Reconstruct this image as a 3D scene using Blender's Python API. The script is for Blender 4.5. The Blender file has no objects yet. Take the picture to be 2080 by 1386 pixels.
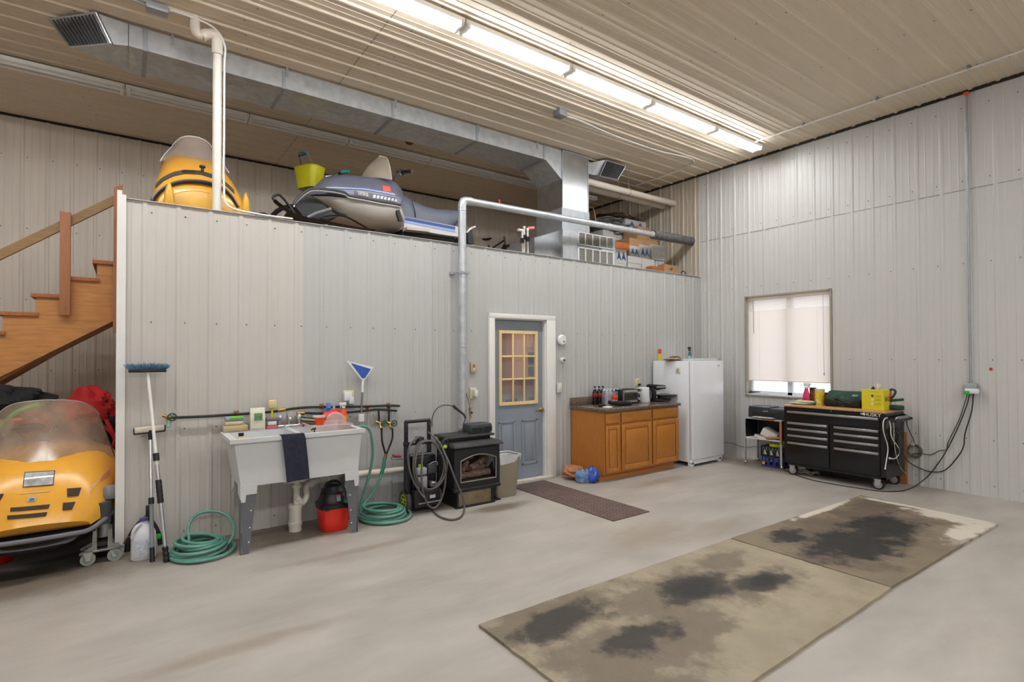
import bpy, bmesh, math, random
from mathutils import Vector, Matrix, Euler
from mathutils.bvhtree import BVHTree
from math import pi, sin, cos, radians as R
random.seed(7)
SC = bpy.context.scene
COL = SC.collection

# ------------------------------------------------------------ camera
F_PX, YAW, PIT, SHY, ROLL = 1086.105, R(35.8828), R(0.79069), 13.36, R(-0.19359)
CAM = Vector((-7.4055, -5.1095, 1.52))
FW = Vector((sin(YAW)*cos(PIT), cos(YAW)*cos(PIT), sin(PIT)))
RT = FW.cross(Vector((0, 0, 1))).normalized()
UP = RT.cross(FW)
RT, UP = RT*cos(ROLL)+UP*sin(ROLL), UP*cos(ROLL)-RT*sin(ROLL)
cd = bpy.data.cameras.new('camera')
cam = bpy.data.objects.new('camera', cd)
COL.objects.link(cam)
cd.sensor_width = 36
cd.lens = F_PX/2080*36
cd.shift_y = SHY/2080
cd.clip_start = 0.05
cam.matrix_world = Matrix(((RT.x, UP.x, -FW.x, CAM.x), (RT.y, UP.y, -FW.y, CAM.y), (RT.z, UP.z, -FW.z, CAM.z), (0, 0, 0, 1)))
SC.camera = cam


def at(p, ax, v):
    """the place on a real plane (ax = v, metres) that stands at photo point p"""
    i = 'XYZ'.index(ax)
    d = FW + RT*((p[0]-1040)/F_PX) - UP*((p[1]-693-SHY)/F_PX)
    return CAM + d*((v-CAM[i])/d[i])


def zr(x0, y0, s):
    return lambda x, y: (x0+x/s, y0+y/s)


# ------------------------------------------------------------ world and exposure
w = bpy.data.worlds.new('sky')
SC.world = w
w.use_nodes = True
bg = w.node_tree.nodes['Background']
bg.inputs[0].default_value = (0.86, 0.92, 1.0, 1)
bg.inputs[1].default_value = 1.8
SC.view_settings.view_transform = 'Standard'
SC.view_settings.look = 'None'
SC.view_settings.gamma = 1
SC.view_settings.exposure = 0.2
SC.view_settings.use_curve_mapping = False
SC.cycles.use_denoising = True
SC.cycles.max_bounces = 10
SC.cycles.diffuse_bounces = 6
SC.cycles.transparent_max_bounces = 16
LAMP_W = 11.0      # watts of one lit pair of tubes
BACK_W = 46.0
TUBE_E = 28.0


# ------------------------------------------------------------ materials
def lin(h):
    h = h.lstrip('#')
    return tuple(((int(h[i:i+2], 16)/255+0.055)/1.055)**2.4 if int(h[i:i+2], 16) > 10 else int(h[i:i+2], 16)/255/12.92 for i in (0, 2, 4))


MC = {}


def mat(name, col, rough=0.5, metal=0.0, var=0.06, scale=8.0, bump=0.0, bscale=60.0, spec=0.5, stretch=None, emis=None, trans=0.0, dirt=None, dscale=3.0, damt=0.5):
    if name in MC:
        return MC[name]
    if isinstance(col, str):
        col = lin(col)
    m = bpy.data.materials.new(name)
    m.use_nodes = True
    nt = m.node_tree
    N, L = nt.nodes, nt.links
    p = N['Principled BSDF']
    tc = N.new('ShaderNodeTexCoord')
    mp = N.new('ShaderNodeMapping')
    L.new(tc.outputs['Object'], mp.inputs[0])
    if stretch:
        mp.inputs['Scale'].default_value = stretch
    n = N.new('ShaderNodeTexNoise')
    n.inputs['Scale'].default_value = scale
    n.inputs['Detail'].default_value = 5
    L.new(mp.outputs[0], n.inputs['Vector'])
    r = N.new('ShaderNodeMapRange')
    r.inputs['From Min'].default_value = 0.3
    r.inputs['From Max'].default_value = 0.7
    r.inputs['To Min'].default_value = 1-var
    r.inputs['To Max'].default_value = 1+var
    L.new(n.outputs[0], r.inputs[0])
    mx = N.new('ShaderNodeVectorMath')
    mx.operation = 'SCALE'
    mx.inputs[0].default_value = col
    L.new(r.outputs[0], mx.inputs['Scale'])
    out = mx.outputs[0]
    if dirt:
        n2 = N.new('ShaderNodeTexNoise')
        n2.inputs['Scale'].default_value = dscale
        n2.inputs['Detail'].default_value = 8
        n2.inputs['Roughness'].default_value = 0.65
        L.new(mp.outputs[0], n2.inputs['Vector'])
        r2 = N.new('ShaderNodeMapRange')
        r2.inputs['From Min'].default_value = 0.5
        r2.inputs['From Max'].default_value = 0.75
        r2.inputs['To Max'].default_value = damt
        L.new(n2.outputs[0], r2.inputs[0])
        m2 = N.new('ShaderNodeMix')
        m2.data_type = 'RGBA'
        L.new(r2.outputs[0], m2.inputs[0])
        L.new(out, m2.inputs[6])
        m2.inputs[7].default_value = (*(lin(dirt) if isinstance(dirt, str) else dirt), 1)
        out = m2.outputs[2]
    L.new(out, p.inputs['Base Color'])
    p.inputs['Roughness'].default_value = rough
    p.inputs['Metallic'].default_value = metal
    p.inputs['Specular IOR Level'].default_value = spec
    if trans:
        p.inputs['Transmission Weight'].default_value = trans
    if emis:
        p.inputs['Emission Color'].default_value = (*col, 1)
        p.inputs['Emission Strength'].default_value = emis
    if bump:
        nb = N.new('ShaderNodeTexNoise')
        nb.inputs['Scale'].default_value = bscale
        nb.inputs['Detail'].default_value = 4
        L.new(mp.outputs[0], nb.inputs['Vector'])
        b = N.new('ShaderNodeBump')
        b.inputs['Strength'].default_value = bump
        b.inputs['Distance'].default_value = 0.01
        L.new(nb.outputs[0], b.inputs['Height'])
        L.new(b.outputs[0], p.inputs['Normal'])
    m.diffuse_color = (*col, 1)
    MC[name] = m
    return m


def see_through(name, col, alpha, rough=0.15, var=0.2, scale=6):
    """clear or smoked plastic: part of the light passes straight through"""
    m = mat(name, col, rough, var=var, scale=scale)
    nt = m.node_tree
    N, L = nt.nodes, nt.links
    t = N.new('ShaderNodeBsdfTransparent')
    x = N.new('ShaderNodeMixShader')
    x.inputs[0].default_value = alpha
    L.new(t.outputs[0], x.inputs[1])
    L.new(N['Principled BSDF'].outputs[0], x.inputs[2])
    L.new(x.outputs[0], N['Material Output'].inputs[0])
    return m


def add_blobs(m, blobs, col, soft=0.35, nscale=2.2, namt=0.55, strength=1.0, edge=1.0):
    """stains with a shape of their own: ellipses on the floor (x, y, rx, ry) broken up by noise"""
    nt = m.node_tree
    N, L = nt.nodes, nt.links
    p = N['Principled BSDF']
    src = p.inputs['Base Color'].links[0].from_socket
    g = N.new('ShaderNodeNewGeometry')
    s = N.new('ShaderNodeSeparateXYZ')
    L.new(g.outputs['Position'], s.inputs[0])
    n = N.new('ShaderNodeTexNoise')
    n.inputs['Scale'].default_value = nscale
    n.inputs['Detail'].default_value = 9
    n.inputs['Roughness'].default_value = 0.68
    L.new(g.outputs['Position'], n.inputs['Vector'])

    def ma(op, a, b):
        q = N.new('ShaderNodeMath')
        q.operation = op
        for i, v in enumerate((a, b)):
            if isinstance(v, (int, float)):
                q.inputs[i].default_value = v
            else:
                L.new(v, q.inputs[i])
        return q.outputs[0]
    best = None
    for (x, y, rx, ry) in blobs:
        dx = ma('DIVIDE', ma('SUBTRACT', s.outputs[0], x), rx)
        dy = ma('DIVIDE', ma('SUBTRACT', s.outputs[1], y), ry)
        d = ma('SQRT', ma('ADD', ma('MULTIPLY', dx, dx), ma('MULTIPLY', dy, dy)), 0)
        best = d if best is None else ma('MINIMUM', best, d)
    d = ma('ADD', best, ma('MULTIPLY', ma('SUBTRACT', n.outputs[0], 0.5), -2*namt))
    r = N.new('ShaderNodeMapRange')
    r.interpolation_type = 'SMOOTHSTEP'
    r.inputs['From Min'].default_value = edge+soft
    r.inputs['From Max'].default_value = edge-soft
    r.inputs['To Max'].default_value = strength
    L.new(d, r.inputs[0])
    x = N.new('ShaderNodeMix')
    x.data_type = 'RGBA'
    L.new(r.outputs[0], x.inputs[0])
    L.new(src, x.inputs[6])
    x.inputs[7].default_value = (*lin(col), 1)
    L.new(x.outputs[2], p.inputs['Base Color'])


WALL = mat('painted_sheet_metal', (0.44, 0.437, 0.425), 0.42, var=0.02, scale=1.5, stretch=(1, 1, 0.3), dirt=(0.41, 0.40, 0.38), dscale=0.7, damt=0.5)  # colour toned down to offset the stronger light on the partition
WALLS = mat('brightened_side_sheet_metal', (0.53, 0.52, 0.505), 0.42, var=0.02, scale=1.5, stretch=(1, 1, 0.3), dirt=(0.50, 0.485, 0.46), dscale=0.7, damt=0.5)  # same sheet as WALL, colour lightened to make up for weaker light
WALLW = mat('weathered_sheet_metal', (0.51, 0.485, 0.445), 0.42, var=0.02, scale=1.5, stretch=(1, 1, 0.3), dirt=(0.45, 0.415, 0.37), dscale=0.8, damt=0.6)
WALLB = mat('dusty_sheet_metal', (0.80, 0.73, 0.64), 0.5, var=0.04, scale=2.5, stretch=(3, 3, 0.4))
CEIL = mat('ceiling_sheet_metal', (0.70, 0.60, 0.465), 0.52, var=0.03, scale=1.0, stretch=(0.3, 1, 1), dirt=(0.63, 0.54, 0.42), dscale=1, damt=0.4)
SCREW = mat('screw_head', '#6d675e', 0.5, 0.3)
WHITE = mat('white_paint', '#dcdad6', 0.4, var=0.02)
WPLAS = mat('white_plastic', '#d9dadb', 0.35, var=0.02)
ENAM = mat('white_enamel', '#e2e4e8', 0.22, var=0.015)
BLACK = mat('black_plastic', '#17171a', 0.45, var=0.15)
BLKP = mat('black_powder_coat', '#0e0e10', 0.3, var=0.1)
RUB = mat('black_rubber', '#1b1b1c', 0.75, var=0.2)
DGREY = mat('dark_grey_plastic', '#3a3c40', 0.5, var=0.1)
MGREY = mat('mid_grey_plastic', '#7e8084', 0.5, var=0.08)
LEGG = mat('grey_painted_steel', '#66686c', 0.45, 0.2, var=0.06, scale=14)
CHROME = mat('chrome', '#d8d8da', 0.12, 1.0, var=0.03)
ALU = mat('aluminium', '#c9cacd', 0.3, 0.9, var=0.04)
GALV = mat('galvanised_steel', '#c0c4c8', 0.36, 0.55, var=0.12, scale=14, dirt='#989ca0', dscale=9, damt=0.4)
GALVD = mat('dull_galvanised_steel', '#a0a4a8', 0.45, 0.45, var=0.10, scale=10)
STEEL = mat('bare_steel', '#8d8b88', 0.4, 0.8, var=0.2, scale=20, dirt='#6b5744', dscale=12, damt=0.6)
BRASS = mat('brass', '#ad8f55', 0.28, 0.9, var=0.1)
COPPER = mat('copper', '#a06a52', 0.35, 0.8, var=0.2)
PVC = mat('pvc_pipe', '#d8cec2', 0.4, var=0.04, dirt='#b9a48f', dscale=5, damt=0.4)
PVCW = mat('white_pvc_pipe', '#d9d4ca', 0.38, var=0.04, dirt='#b8a98e', dscale=6, damt=0.45)
IVORY = mat('ivory_plastic', '#d3c9a4', 0.45, var=0.04)
HOSE = mat('green_hose', '#5d9283', 0.4, var=0.06, scale=20)
YEL = mat('yellow_gelcoat', '#e2a43a', 0.22, var=0.05, scale=5, dirt='#b98a45', dscale=5, damt=0.45)
YELD = mat('dull_yellow_plastic', '#cf9c28', 0.35, var=0.08, scale=6, dirt='#a87a20', dscale=4, damt=0.5)
WOOD = mat('fir_lumber', '#c08448', 0.55, var=0.16, scale=5, stretch=(1, 8, 8), dirt='#8e5a30', dscale=3.0, damt=0.35)
WOODP = mat('cedar_post', '#a8704c', 0.6, var=0.18, scale=6, stretch=(8, 8, 1), dirt='#6f4026', dscale=6, damt=0.5)
WOODR = mat('treated_rail', '#94744a', 0.6, var=0.15, scale=6, stretch=(1, 8, 8))
OAK = mat('honey_oak', '#b0702c', 0.38, var=0.13, scale=9, stretch=(9, 9, 1), dirt='#8a4f1c', dscale=7, damt=0.35)
OAKH = mat('honey_oak_rail', '#b57430', 0.38, var=0.13, scale=9, stretch=(1, 9, 9), dirt='#8a4f1c', dscale=7, damt=0.3)
RED = mat('red_plastic', '#cf2a1e', 0.4, var=0.05)
ORANGE = mat('orange_plastic', '#dd4e1c', 0.35, var=0.05)
LIME = mat('lime_plastic', '#a2c624', 0.4, var=0.05)
LYEL = mat('lemon_plastic', '#d3c81c', 0.45, var=0.05)
GREEN = mat('bright_green_plastic', '#1fae3c', 0.4, var=0.05)
TEAL = mat('teal_rubber', '#3fa3ac', 0.5, var=0.05)
BLUE = mat('blue_plastic', '#2c52a4', 0.4, var=0.06)
CARD = mat('cardboard', '#a07c56', 0.8, var=0.07)
PAPER = mat('white_paper', '#d5d2cc', 0.7, var=0.03)
TAN = mat('tan_plastic', '#a39a88', 0.5, var=0.04)


# ------------------------------------------------------------ geometry helpers
class B:
    def __init__(s):
        s.bm = bmesh.new()
        s.mats = []

    def mi(s, m):
        if m not in s.mats:
            s.mats.append(m)
        return s.mats.index(m)

    def raw(s, vs, fs, m):
        k = s.mi(m)
        v = [s.bm.verts.new(p) for p in vs]
        for f in fs:
            try:
                s.bm.faces.new([v[i] for i in f]).material_index = k
            except ValueError:
                pass
        return s

    def box(s, c, d, m, rot=None, bev=0.0, seg=2):
        t = bmesh.new()
        bmesh.ops.create_cube(t, size=1)
        bmesh.ops.scale(t, vec=d, verts=t.verts)
        if bev:
            bmesh.ops.bevel(t, geom=t.edges[:], offset=min(bev, min(d)*0.49), segments=seg, profile=0.5, affect='EDGES')
        M = Matrix.Translation(c) @ (Euler(rot).to_matrix().to_4x4() if rot else Matrix())
        t.transform(M)
        t.verts.index_update()
        vs = [v.co.copy() for v in t.verts]
        fs = [[v.index for v in f.verts] for f in t.faces]
        t.free()
        return s.raw(vs, fs, m)

    def bb(s, x0, x1, y0, y1, z0, z1, m, bev=0.0):
        return s.box(((x0+x1)/2, (y0+y1)/2, (z0+z1)/2), (abs(x1-x0), abs(y1-y0), abs(z1-z0)), m, None, bev)

    def cyl(s, p0, p1, r, m, r1=None, seg=16):
        p0, p1 = Vector(p0), Vector(p1)
        r1 = r if r1 is None else r1
        d = (p1-p0).normalized()
        a = d.orthogonal().normalized()
        b = d.cross(a)
        vs = []
        for p, q in ((p0, r), (p1, r1)):
            for i in range(seg):
                t = 2*pi*i/seg
                vs.append(p+(a*cos(t)+b*sin(t))*q)
        fs = [[i, (i+1) % seg, seg+(i+1) % seg, seg+i] for i in range(seg)]
        fs += [list(range(seg))[::-1], list(range(seg, 2*seg))]
        return s.raw(vs, fs, m)

    def tube(s, pts, r, m, seg=8, closed=False, sm=0, flat=1.0):
        P = [Vector(p) for p in pts]
        if sm:
            P = spline(P, sm, closed)
        n = len(P)
        vs = []
        prev = None
        for i in range(n):
            if closed:
                d = (P[(i+1) % n]-P[i-1]).normalized()
            else:
                d = (P[min(i+1, n-1)]-P[max(i-1, 0)]).normalized()
            if prev is None:
                a = d.orthogonal().normalized()
                if abs(d.z) < 0.9:
                    a = d.cross(Vector((0, 0, 1))).normalized()
            else:
                a = (prev-d*prev.dot(d)).normalized()
            prev = a
            b = d.cross(a)
            rr = r(i/(n-1)) if callable(r) else r
            for k in range(seg):
                t = 2*pi*k/seg
                vs.append(P[i]+a*cos(t)*rr+b*sin(t)*rr*flat)
        fs = []
        for i in range(n if closed else n-1):
            j = (i+1) % n
            for k in range(seg):
                fs.append([i*seg+k, i*seg+(k+1) % seg, j*seg+(k+1) % seg, j*seg+k])
        if not closed:
            fs += [list(range(seg))[::-1], list(range((n-1)*seg, n*seg))]
        return s.raw(vs, fs, m)

    def lathe(s, c, prof, m, seg=20, axis='Z', sx=1.0, sy=1.0):
        c = Vector(c)
        vs = []
        for (r, h) in prof:
            for k in range(seg):
                t = 2*pi*k/seg
                v = (r*cos(t)*sx, r*sin(t)*sy, h)
                if axis == 'Y':
                    v = (v[0], v[2], v[1])
                elif axis == 'X':
                    v = (v[2], v[0], v[1])
                vs.append(c+Vector(v))
        n = len(prof)
        fs = [[i*seg+k, i*seg+(k+1) % seg, (i+1)*seg+(k+1) % seg, (i+1)*seg+k] for i in range(n-1) for k in range(seg)]
        fs += [list(range(seg))[::-1], list(range((n-1)*seg, n*seg))]
        return s.raw(vs, fs, m)

    def prism(s, poly, pl, a, b, m):
        def P(u, v, t):
            return {'XZ': (u, t, v), 'XY': (u, v, t), 'YZ': (t, u, v)}[pl]
        n = len(poly)
        vs = [P(u, v, a) for u, v in poly]+[P(u, v, b) for u, v in poly]
        fs = [list(range(n)), list(range(n, 2*n))[::-1]]+[[i, i+n, (i+1) % n+n, (i+1) % n] for i in range(n)]
        return s.raw(vs, fs, m)

    def grid(s, fn, nu, nv, m, thick=0.0, wrap=False):
        pts = [[Vector(fn(i/nu, j/nv)) for j in range(nv+1)] for i in range(nu+1)]
        vs = [p for row in pts for p in row]
        W = nv+1
        fs = [[i*W+j, (i+1)*W+j, (i+1)*W+j+1, i*W+j+1] for i in range(nu) for j in range(nv)]
        if not thick:
            return s.raw(vs, fs, m)
        nr = [Vector() for _ in vs]
        for f in fs:
            q = (vs[f[1]]-vs[f[0]]).cross(vs[f[3]]-vs[f[0]])+(vs[f[3]]-vs[f[2]]).cross(vs[f[1]]-vs[f[2]])
            for i in f:
                nr[i] += q
        n = len(vs)
        v2 = [v+q.normalized()*thick for v, q in zip(vs, nr)]
        f2 = [[i+n for i in f][::-1] for f in fs]
        rim = [i*W for i in range(nu+1)]+[nu*W+j for j in range(1, W)]+[i*W+nv for i in range(nu-1, -1, -1)]+[j for j in range(nv-1, 0, -1)]
        sd = [[rim[k], rim[(k+1) % len(rim)], rim[(k+1) % len(rim)]+n, rim[k]+n] for k in range(len(rim))]
        return s.raw(vs+v2, fs+f2+sd, m)

    def rings(s, rs, m, cap=True, closed=True):
        n = len(rs[0])
        vs = [Vector(p) for r in rs for p in r]
        fs = []
        for i in range(len(rs)-1):
            for k in range(n if closed else n-1):
                fs.append([i*n+k, i*n+(k+1) % n, (i+1)*n+(k+1) % n, (i+1)*n+k])
        if cap:
            fs += [list(range(n))[::-1], list(range((len(rs)-1)*n, len(rs)*n))]
        return s.raw(vs, fs, m)

    def ell(s, c, r, m, seg=14, rg=8):
        if isinstance(r, (int, float)):
            r = (r, r, r)
        pr = [(max(1e-4, sin(pi*i/rg)), -cos(pi*i/rg)) for i in range(rg+1)]
        c = Vector(c)
        vs = [c+Vector((a*cos(2*pi*k/seg)*r[0], a*sin(2*pi*k/seg)*r[1], h*r[2])) for a, h in pr for k in range(seg)]
        fs = [[i*seg+k, i*seg+(k+1) % seg, (i+1)*seg+(k+1) % seg, (i+1)*seg+k] for i in range(rg) for k in range(seg)]
        return s.raw(vs, fs, m)

    def torus(s, c, Rr, r, m, axis='X', seg=28, rs=8, sz=1.0):
        c = Vector(c)
        P = []
        for i in range(seg):
            t = 2*pi*i/seg
            u, v = Rr*cos(t), Rr*sin(t)*sz
            P.append(c+Vector({'X': (0, u, v), 'Y': (u, 0, v), 'Z': (u, v, 0)}[axis]))
        return s.tube(P, r, m, rs, True)

    def turn(s, loc=(0, 0, 0), rot=(0, 0, 0)):
        s.bm.transform(Matrix.Translation(loc) @ Euler(rot).to_matrix().to_4x4())
        return s

    def warp(s, fn):
        for v in s.bm.verts:
            v.co = Vector(fn(v.co))
        return s

    def obj(s, name, parent=None, smooth=True, ang=38):
        me = bpy.data.meshes.new(name)
        bmesh.ops.remove_doubles(s.bm, verts=s.bm.verts, dist=1e-6)
        bmesh.ops.recalc_face_normals(s.bm, faces=s.bm.faces)
        s.bm.to_mesh(me)
        s.bm.free()
        for m in s.mats:
            me.materials.append(m)
        if smooth:
            me.polygons.foreach_set('use_smooth', [True]*len(me.polygons))
            me.set_sharp_from_angle(angle=R(ang))
        o = bpy.data.objects.new(name, me)
        COL.objects.link(o)
        if parent:
            o.parent = parent
        return o


def spline(P, n, closed=False):
    out = []
    N = len(P)
    rng = range(N) if closed else range(N-1)
    for i in rng:
        if closed:
            a, b, c, d = P[i-1], P[i], P[(i+1) % N], P[(i+2) % N]
        else:
            b, c = P[i], P[i+1]
            a = P[i-1] if i else b*2-c
            d = P[i+2] if i+2 < N else c*2-b
        for k in range(n):
            t = k/n
            out.append(0.5*((2*b)+(c-a)*t+(2*a-5*b+4*c-d)*t*t+(3*b-a-3*c+d)*t**3))
    if not closed:
        out.append(P[-1])
    return out


def thing(name, label, cat, group=None, loc=(0, 0, 0), rz=0):
    o = bpy.data.objects.new(name, None)
    COL.objects.link(o)
    o.empty_display_size = 0.1
    o.location = loc
    o.rotation_euler = (0, 0, rz)
    return tag(o, label, cat, group)


def tag(o, label, cat, group=None):
    o['label'] = label
    o['category'] = cat
    if group:
        o['group'] = group
    return o


def struct(o):
    o['kind'] = 'structure'
    return o


def lab(o, label):
    o['label'] = label
    return o


def copy_tree(o, parent=None, loc=None, rz=None, label=None):
    c = o.copy()
    COL.objects.link(c)
    c.parent = parent
    if loc is not None:
        c.location = loc
    if rz is not None:
        c.rotation_euler = (0, 0, rz)
    if label:
        c['label'] = label
    for ch in list(o.children):
        copy_tree(ch, c)
    return c


def text(name, s, size, loc, rot, m, parent, depth=0.0015, sx=1.0, shear=0.0):
    cu = bpy.data.curves.new(name, 'FONT')
    cu.body = s
    cu.size = size
    cu.extrude = depth
    cu.shear = shear
    cu.align_x = 'CENTER'
    cu.align_y = 'CENTER'
    cu.resolution_u = 3
    t = bpy.data.objects.new(name, cu)
    COL.objects.link(t)
    me = bpy.data.meshes.new_from_object(t.evaluated_get(bpy.context.evaluated_depsgraph_get()))
    bpy.data.objects.remove(t)
    me.name = name
    me.materials.clear()
    me.materials.append(m)
    o = bpy.data.objects.new(name, me)
    COL.objects.link(o)
    o.location = loc
    o.rotation_euler = rot
    o.scale = (sx, 1, 1)
    if parent:
        o.parent = parent
    return o


def patch(b, src, c4, m, off=0.004, d=(0, 1, 0), nx=8, ny=6, start=-2.0, th=0.004):
    """a thin piece lying on the surface of mesh object src: c4 are (x, z) corners, cast along d"""
    me = src.data
    bv = BVHTree.FromPolygons([v.co for v in me.vertices], [p.vertices for p in me.polygons])
    d = Vector(d)

    def fn(u, v):
        x = (c4[0][0]*(1-u)+c4[1][0]*u)*(1-v)+(c4[3][0]*(1-u)+c4[2][0]*u)*v
        z = (c4[0][1]*(1-u)+c4[1][1]*u)*(1-v)+(c4[3][1]*(1-u)+c4[2][1]*u)*v
        o = Vector((x, start, z))
        h = bv.ray_cast(o, d)
        if h[0] is None:
            h = bv.find_nearest(Vector((x, (c4[0][2] if len(c4[0]) > 2 else 0), z)))
            return h[0]-d*off
        return h[0]-d*off
    b.grid(fn, nx, ny, m, th)
    return b
# ============================================================ THE SETTING
CZ, ZT, LOFT, YB = 4.38, 2.744, 2.65, 3.43
PITCH = 0.2286


def profile(u0, u1, off=0.0, hs=1.0):
    """(u, height) points of ribbed steel siding: one tall rib and two low ones per nine inches"""
    pts = []
    k0 = math.floor((u0-off)/PITCH)-1
    k = k0
    while off+k*PITCH < u1+PITCH:
        b = off+k*PITCH
        for du, h in ((-0.024, 0), (-0.010, 0.013), (0.010, 0.013), (0.024, 0), (0.068, 0), (0.074, 0.0035), (0.082, 0.0035), (0.088, 0), (0.140, 0), (0.146, 0.0035), (0.154, 0.0035), (0.160, 0)):
            pts.append((b+du, h*hs))
        k += 1
    out = [(u0, 0)]+[p for p in pts if u0 < p[0] < u1]+[(u1, 0)]
    return out


def siding(b, u0, u1, z0, z1, place, back, m, off=0.0):
    """place(u, h, z) gives the point; back is the depth of the flat rear face (negative h)"""
    pr = profile(u0, u1, off, 0.62 if m in (WALL, WALLW, WALLS) else 1.0)
    n = len(pr)
    vs = [place(u, h, z) for z in (z0, z1) for u, h in pr]
    vs += [place(u, -back, z) for z in (z0, z1) for u in (u0, u1)]
    fs = [[i, i+1, n+i+1, n+i] for i in range(n-1)]
    q = 2*n
    fs += [[q, q+1, q+3, q+2], [0, q, q+2, n], [n-1, q+1, q+3, 2*n-1]]
    fs += [list(range(n))+[q+1, q], list(range(n, 2*n))+[q+3, q+2]]
    b.raw(vs, fs, m)


def screws(b, rows, u0, u1, place, off=0.0, skip=None):
    k = math.ceil((u0-off)/PITCH)
    while off+k*PITCH+0.045 < u1:
        u = off+k*PITCH+0.045
        for z in rows:
            if skip and skip(u, z):
                continue
            c = [place(u+0.007*cos(t*pi/3), 0.0045, z+0.007*sin(t*pi/3)) for t in range(6)]
            b.raw(c+[place(u, 0.008, z)], [[i, (i+1) % 6, 6] for i in range(6)], SCREW)
        k += 1


P_PL = lambda u, h, z: (u, -h, z)          # partition, faces -Y
S_PL = lambda u, h, z: (-h, u, z)          # side wall, faces -X
K_PL = lambda u, h, z: (u, YB-h, z)        # back wall, faces -Y

# floor
FLOOR = mat('concrete_floor', '#a6a098', 0.5, var=0.13, scale=2.6, bump=0.25, bscale=14, dirt='#928a7e', dscale=0.9, damt=0.7, stretch=(0.6, 1.6, 1))
add_blobs(FLOOR, [(-6.2, -0.15, 0.85, 0.38), (-5.6, -0.2, 0.5, 0.2), (-7.9, -0.25, 0.7, 0.3), (-7.0, -0.25, 0.6, 0.2), (-5.0, -0.2, 0.9, 0.16), (-0.3, -1.3, 0.3, 0.9), (-4.4, -0.7, 0.3, 0.1)], '#6d6153', soft=0.6, namt=0.8, strength=0.9)
add_blobs(FLOOR, [(-3.3, -2.35, 0.5, 0.12), (-3.8, -2.1, 0.4, 0.2), (-2.2, -0.95, 0.6, 0.1), (-6.9, -2.0, 0.5, 0.06), (-5.9, -1.0, 0.5, 0.05)], '#84745f', soft=0.7, namt=0.9, nscale=4, strength=0.45)
b = B()
b.bb(-12.2, 0.2, -9.2, 3.6, -0.12, 0, FLOOR)
struct(b.obj('floor'))

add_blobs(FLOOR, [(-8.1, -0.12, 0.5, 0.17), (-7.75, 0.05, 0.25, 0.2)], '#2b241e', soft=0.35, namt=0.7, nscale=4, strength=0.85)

# ceiling: ribs run along X
b = B()
pr = profile(-9.0, YB, 0.06)
n = len(pr)
vs = [(x, u, CZ-h) for x in (-12.0, 0.0) for u, h in pr]+[(x, y, CZ+0.1) for x in (-12.0, 0.0) for y in (-9.0, YB)]
q = 2*n
b.raw(vs, [[i, i+1, n+i+1, n+i] for i in range(n-1)]+[[q, q+1, q+3, q+2], list(range(n))+[q+1, q], list(range(n, 2*n))+[q+3, q+2]], CEIL)
k = -30
while 0.06+k*PITCH < YB-0.1:
    y = 0.06+k*PITCH+0.045
    if y > -8.5:
        for x in (-10.2, -9.0, -7.75, -6.55, -5.35, -4.15, -2.95, -1.75, -0.55):
            xx = x+0.05*sin(k*1.7)
            b.raw([(xx+0.008*cos(t*pi/3), y+0.008*sin(t*pi/3), CZ-0.004) for t in range(6)]+[(xx, y, CZ-0.008)], [[i, (i+1) % 6, 6] for i in range(6)], SCREW)
    k += 1
for x in (-5.6,):      # end lap of the sheets
    b.bb(x-0.002, x+0.002, -9, YB, CZ-0.0035, CZ+0.01, SCREW)
struct(b.obj('ceiling', smooth=False))

# back wall, left wall, rear wall
b = B()
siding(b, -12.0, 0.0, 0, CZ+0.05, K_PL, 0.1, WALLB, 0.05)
screws(b, (0.5, 1.35, 2.2, 3.05, 3.9), -11.9, -0.1, K_PL, 0.05)
struct(b.obj('wall_back', smooth=False))
b = B()
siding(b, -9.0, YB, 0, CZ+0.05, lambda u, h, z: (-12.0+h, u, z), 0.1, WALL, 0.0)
struct(b.obj('wall_left', smooth=False))
b = B()
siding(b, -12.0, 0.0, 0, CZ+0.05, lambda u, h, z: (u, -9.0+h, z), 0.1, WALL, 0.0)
struct(b.obj('wall_rear', smooth=False))

# side wall on the right with its window opening
WY0, WY1, WZ0, WZ1 = -1.93, -0.755, 0.925, 2.355
b = B()
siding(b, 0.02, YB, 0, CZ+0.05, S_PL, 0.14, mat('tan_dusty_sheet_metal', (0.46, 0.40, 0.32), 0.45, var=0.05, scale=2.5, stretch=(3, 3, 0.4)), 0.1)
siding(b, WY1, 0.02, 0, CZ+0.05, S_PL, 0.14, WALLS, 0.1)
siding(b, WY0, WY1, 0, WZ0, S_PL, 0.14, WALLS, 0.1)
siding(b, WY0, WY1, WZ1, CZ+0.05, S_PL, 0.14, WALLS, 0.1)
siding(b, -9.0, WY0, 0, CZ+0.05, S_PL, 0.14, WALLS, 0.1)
inwin = lambda u, z: WY0-0.05 < u < WY1+0.05 and WZ0-0.05 < z < WZ1+0.05
screws(b, (0.12, 0.6, 1.45, 2.5, 3.4, 4.2), -8.9, YB-0.1, S_PL, 0.1, inwin)
b.bb(-0.006, 0.0, -9, -0.0, 3.302, 3.306, MGREY)      # lap seam
struct(b.obj('wall_right', smooth=False))

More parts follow.
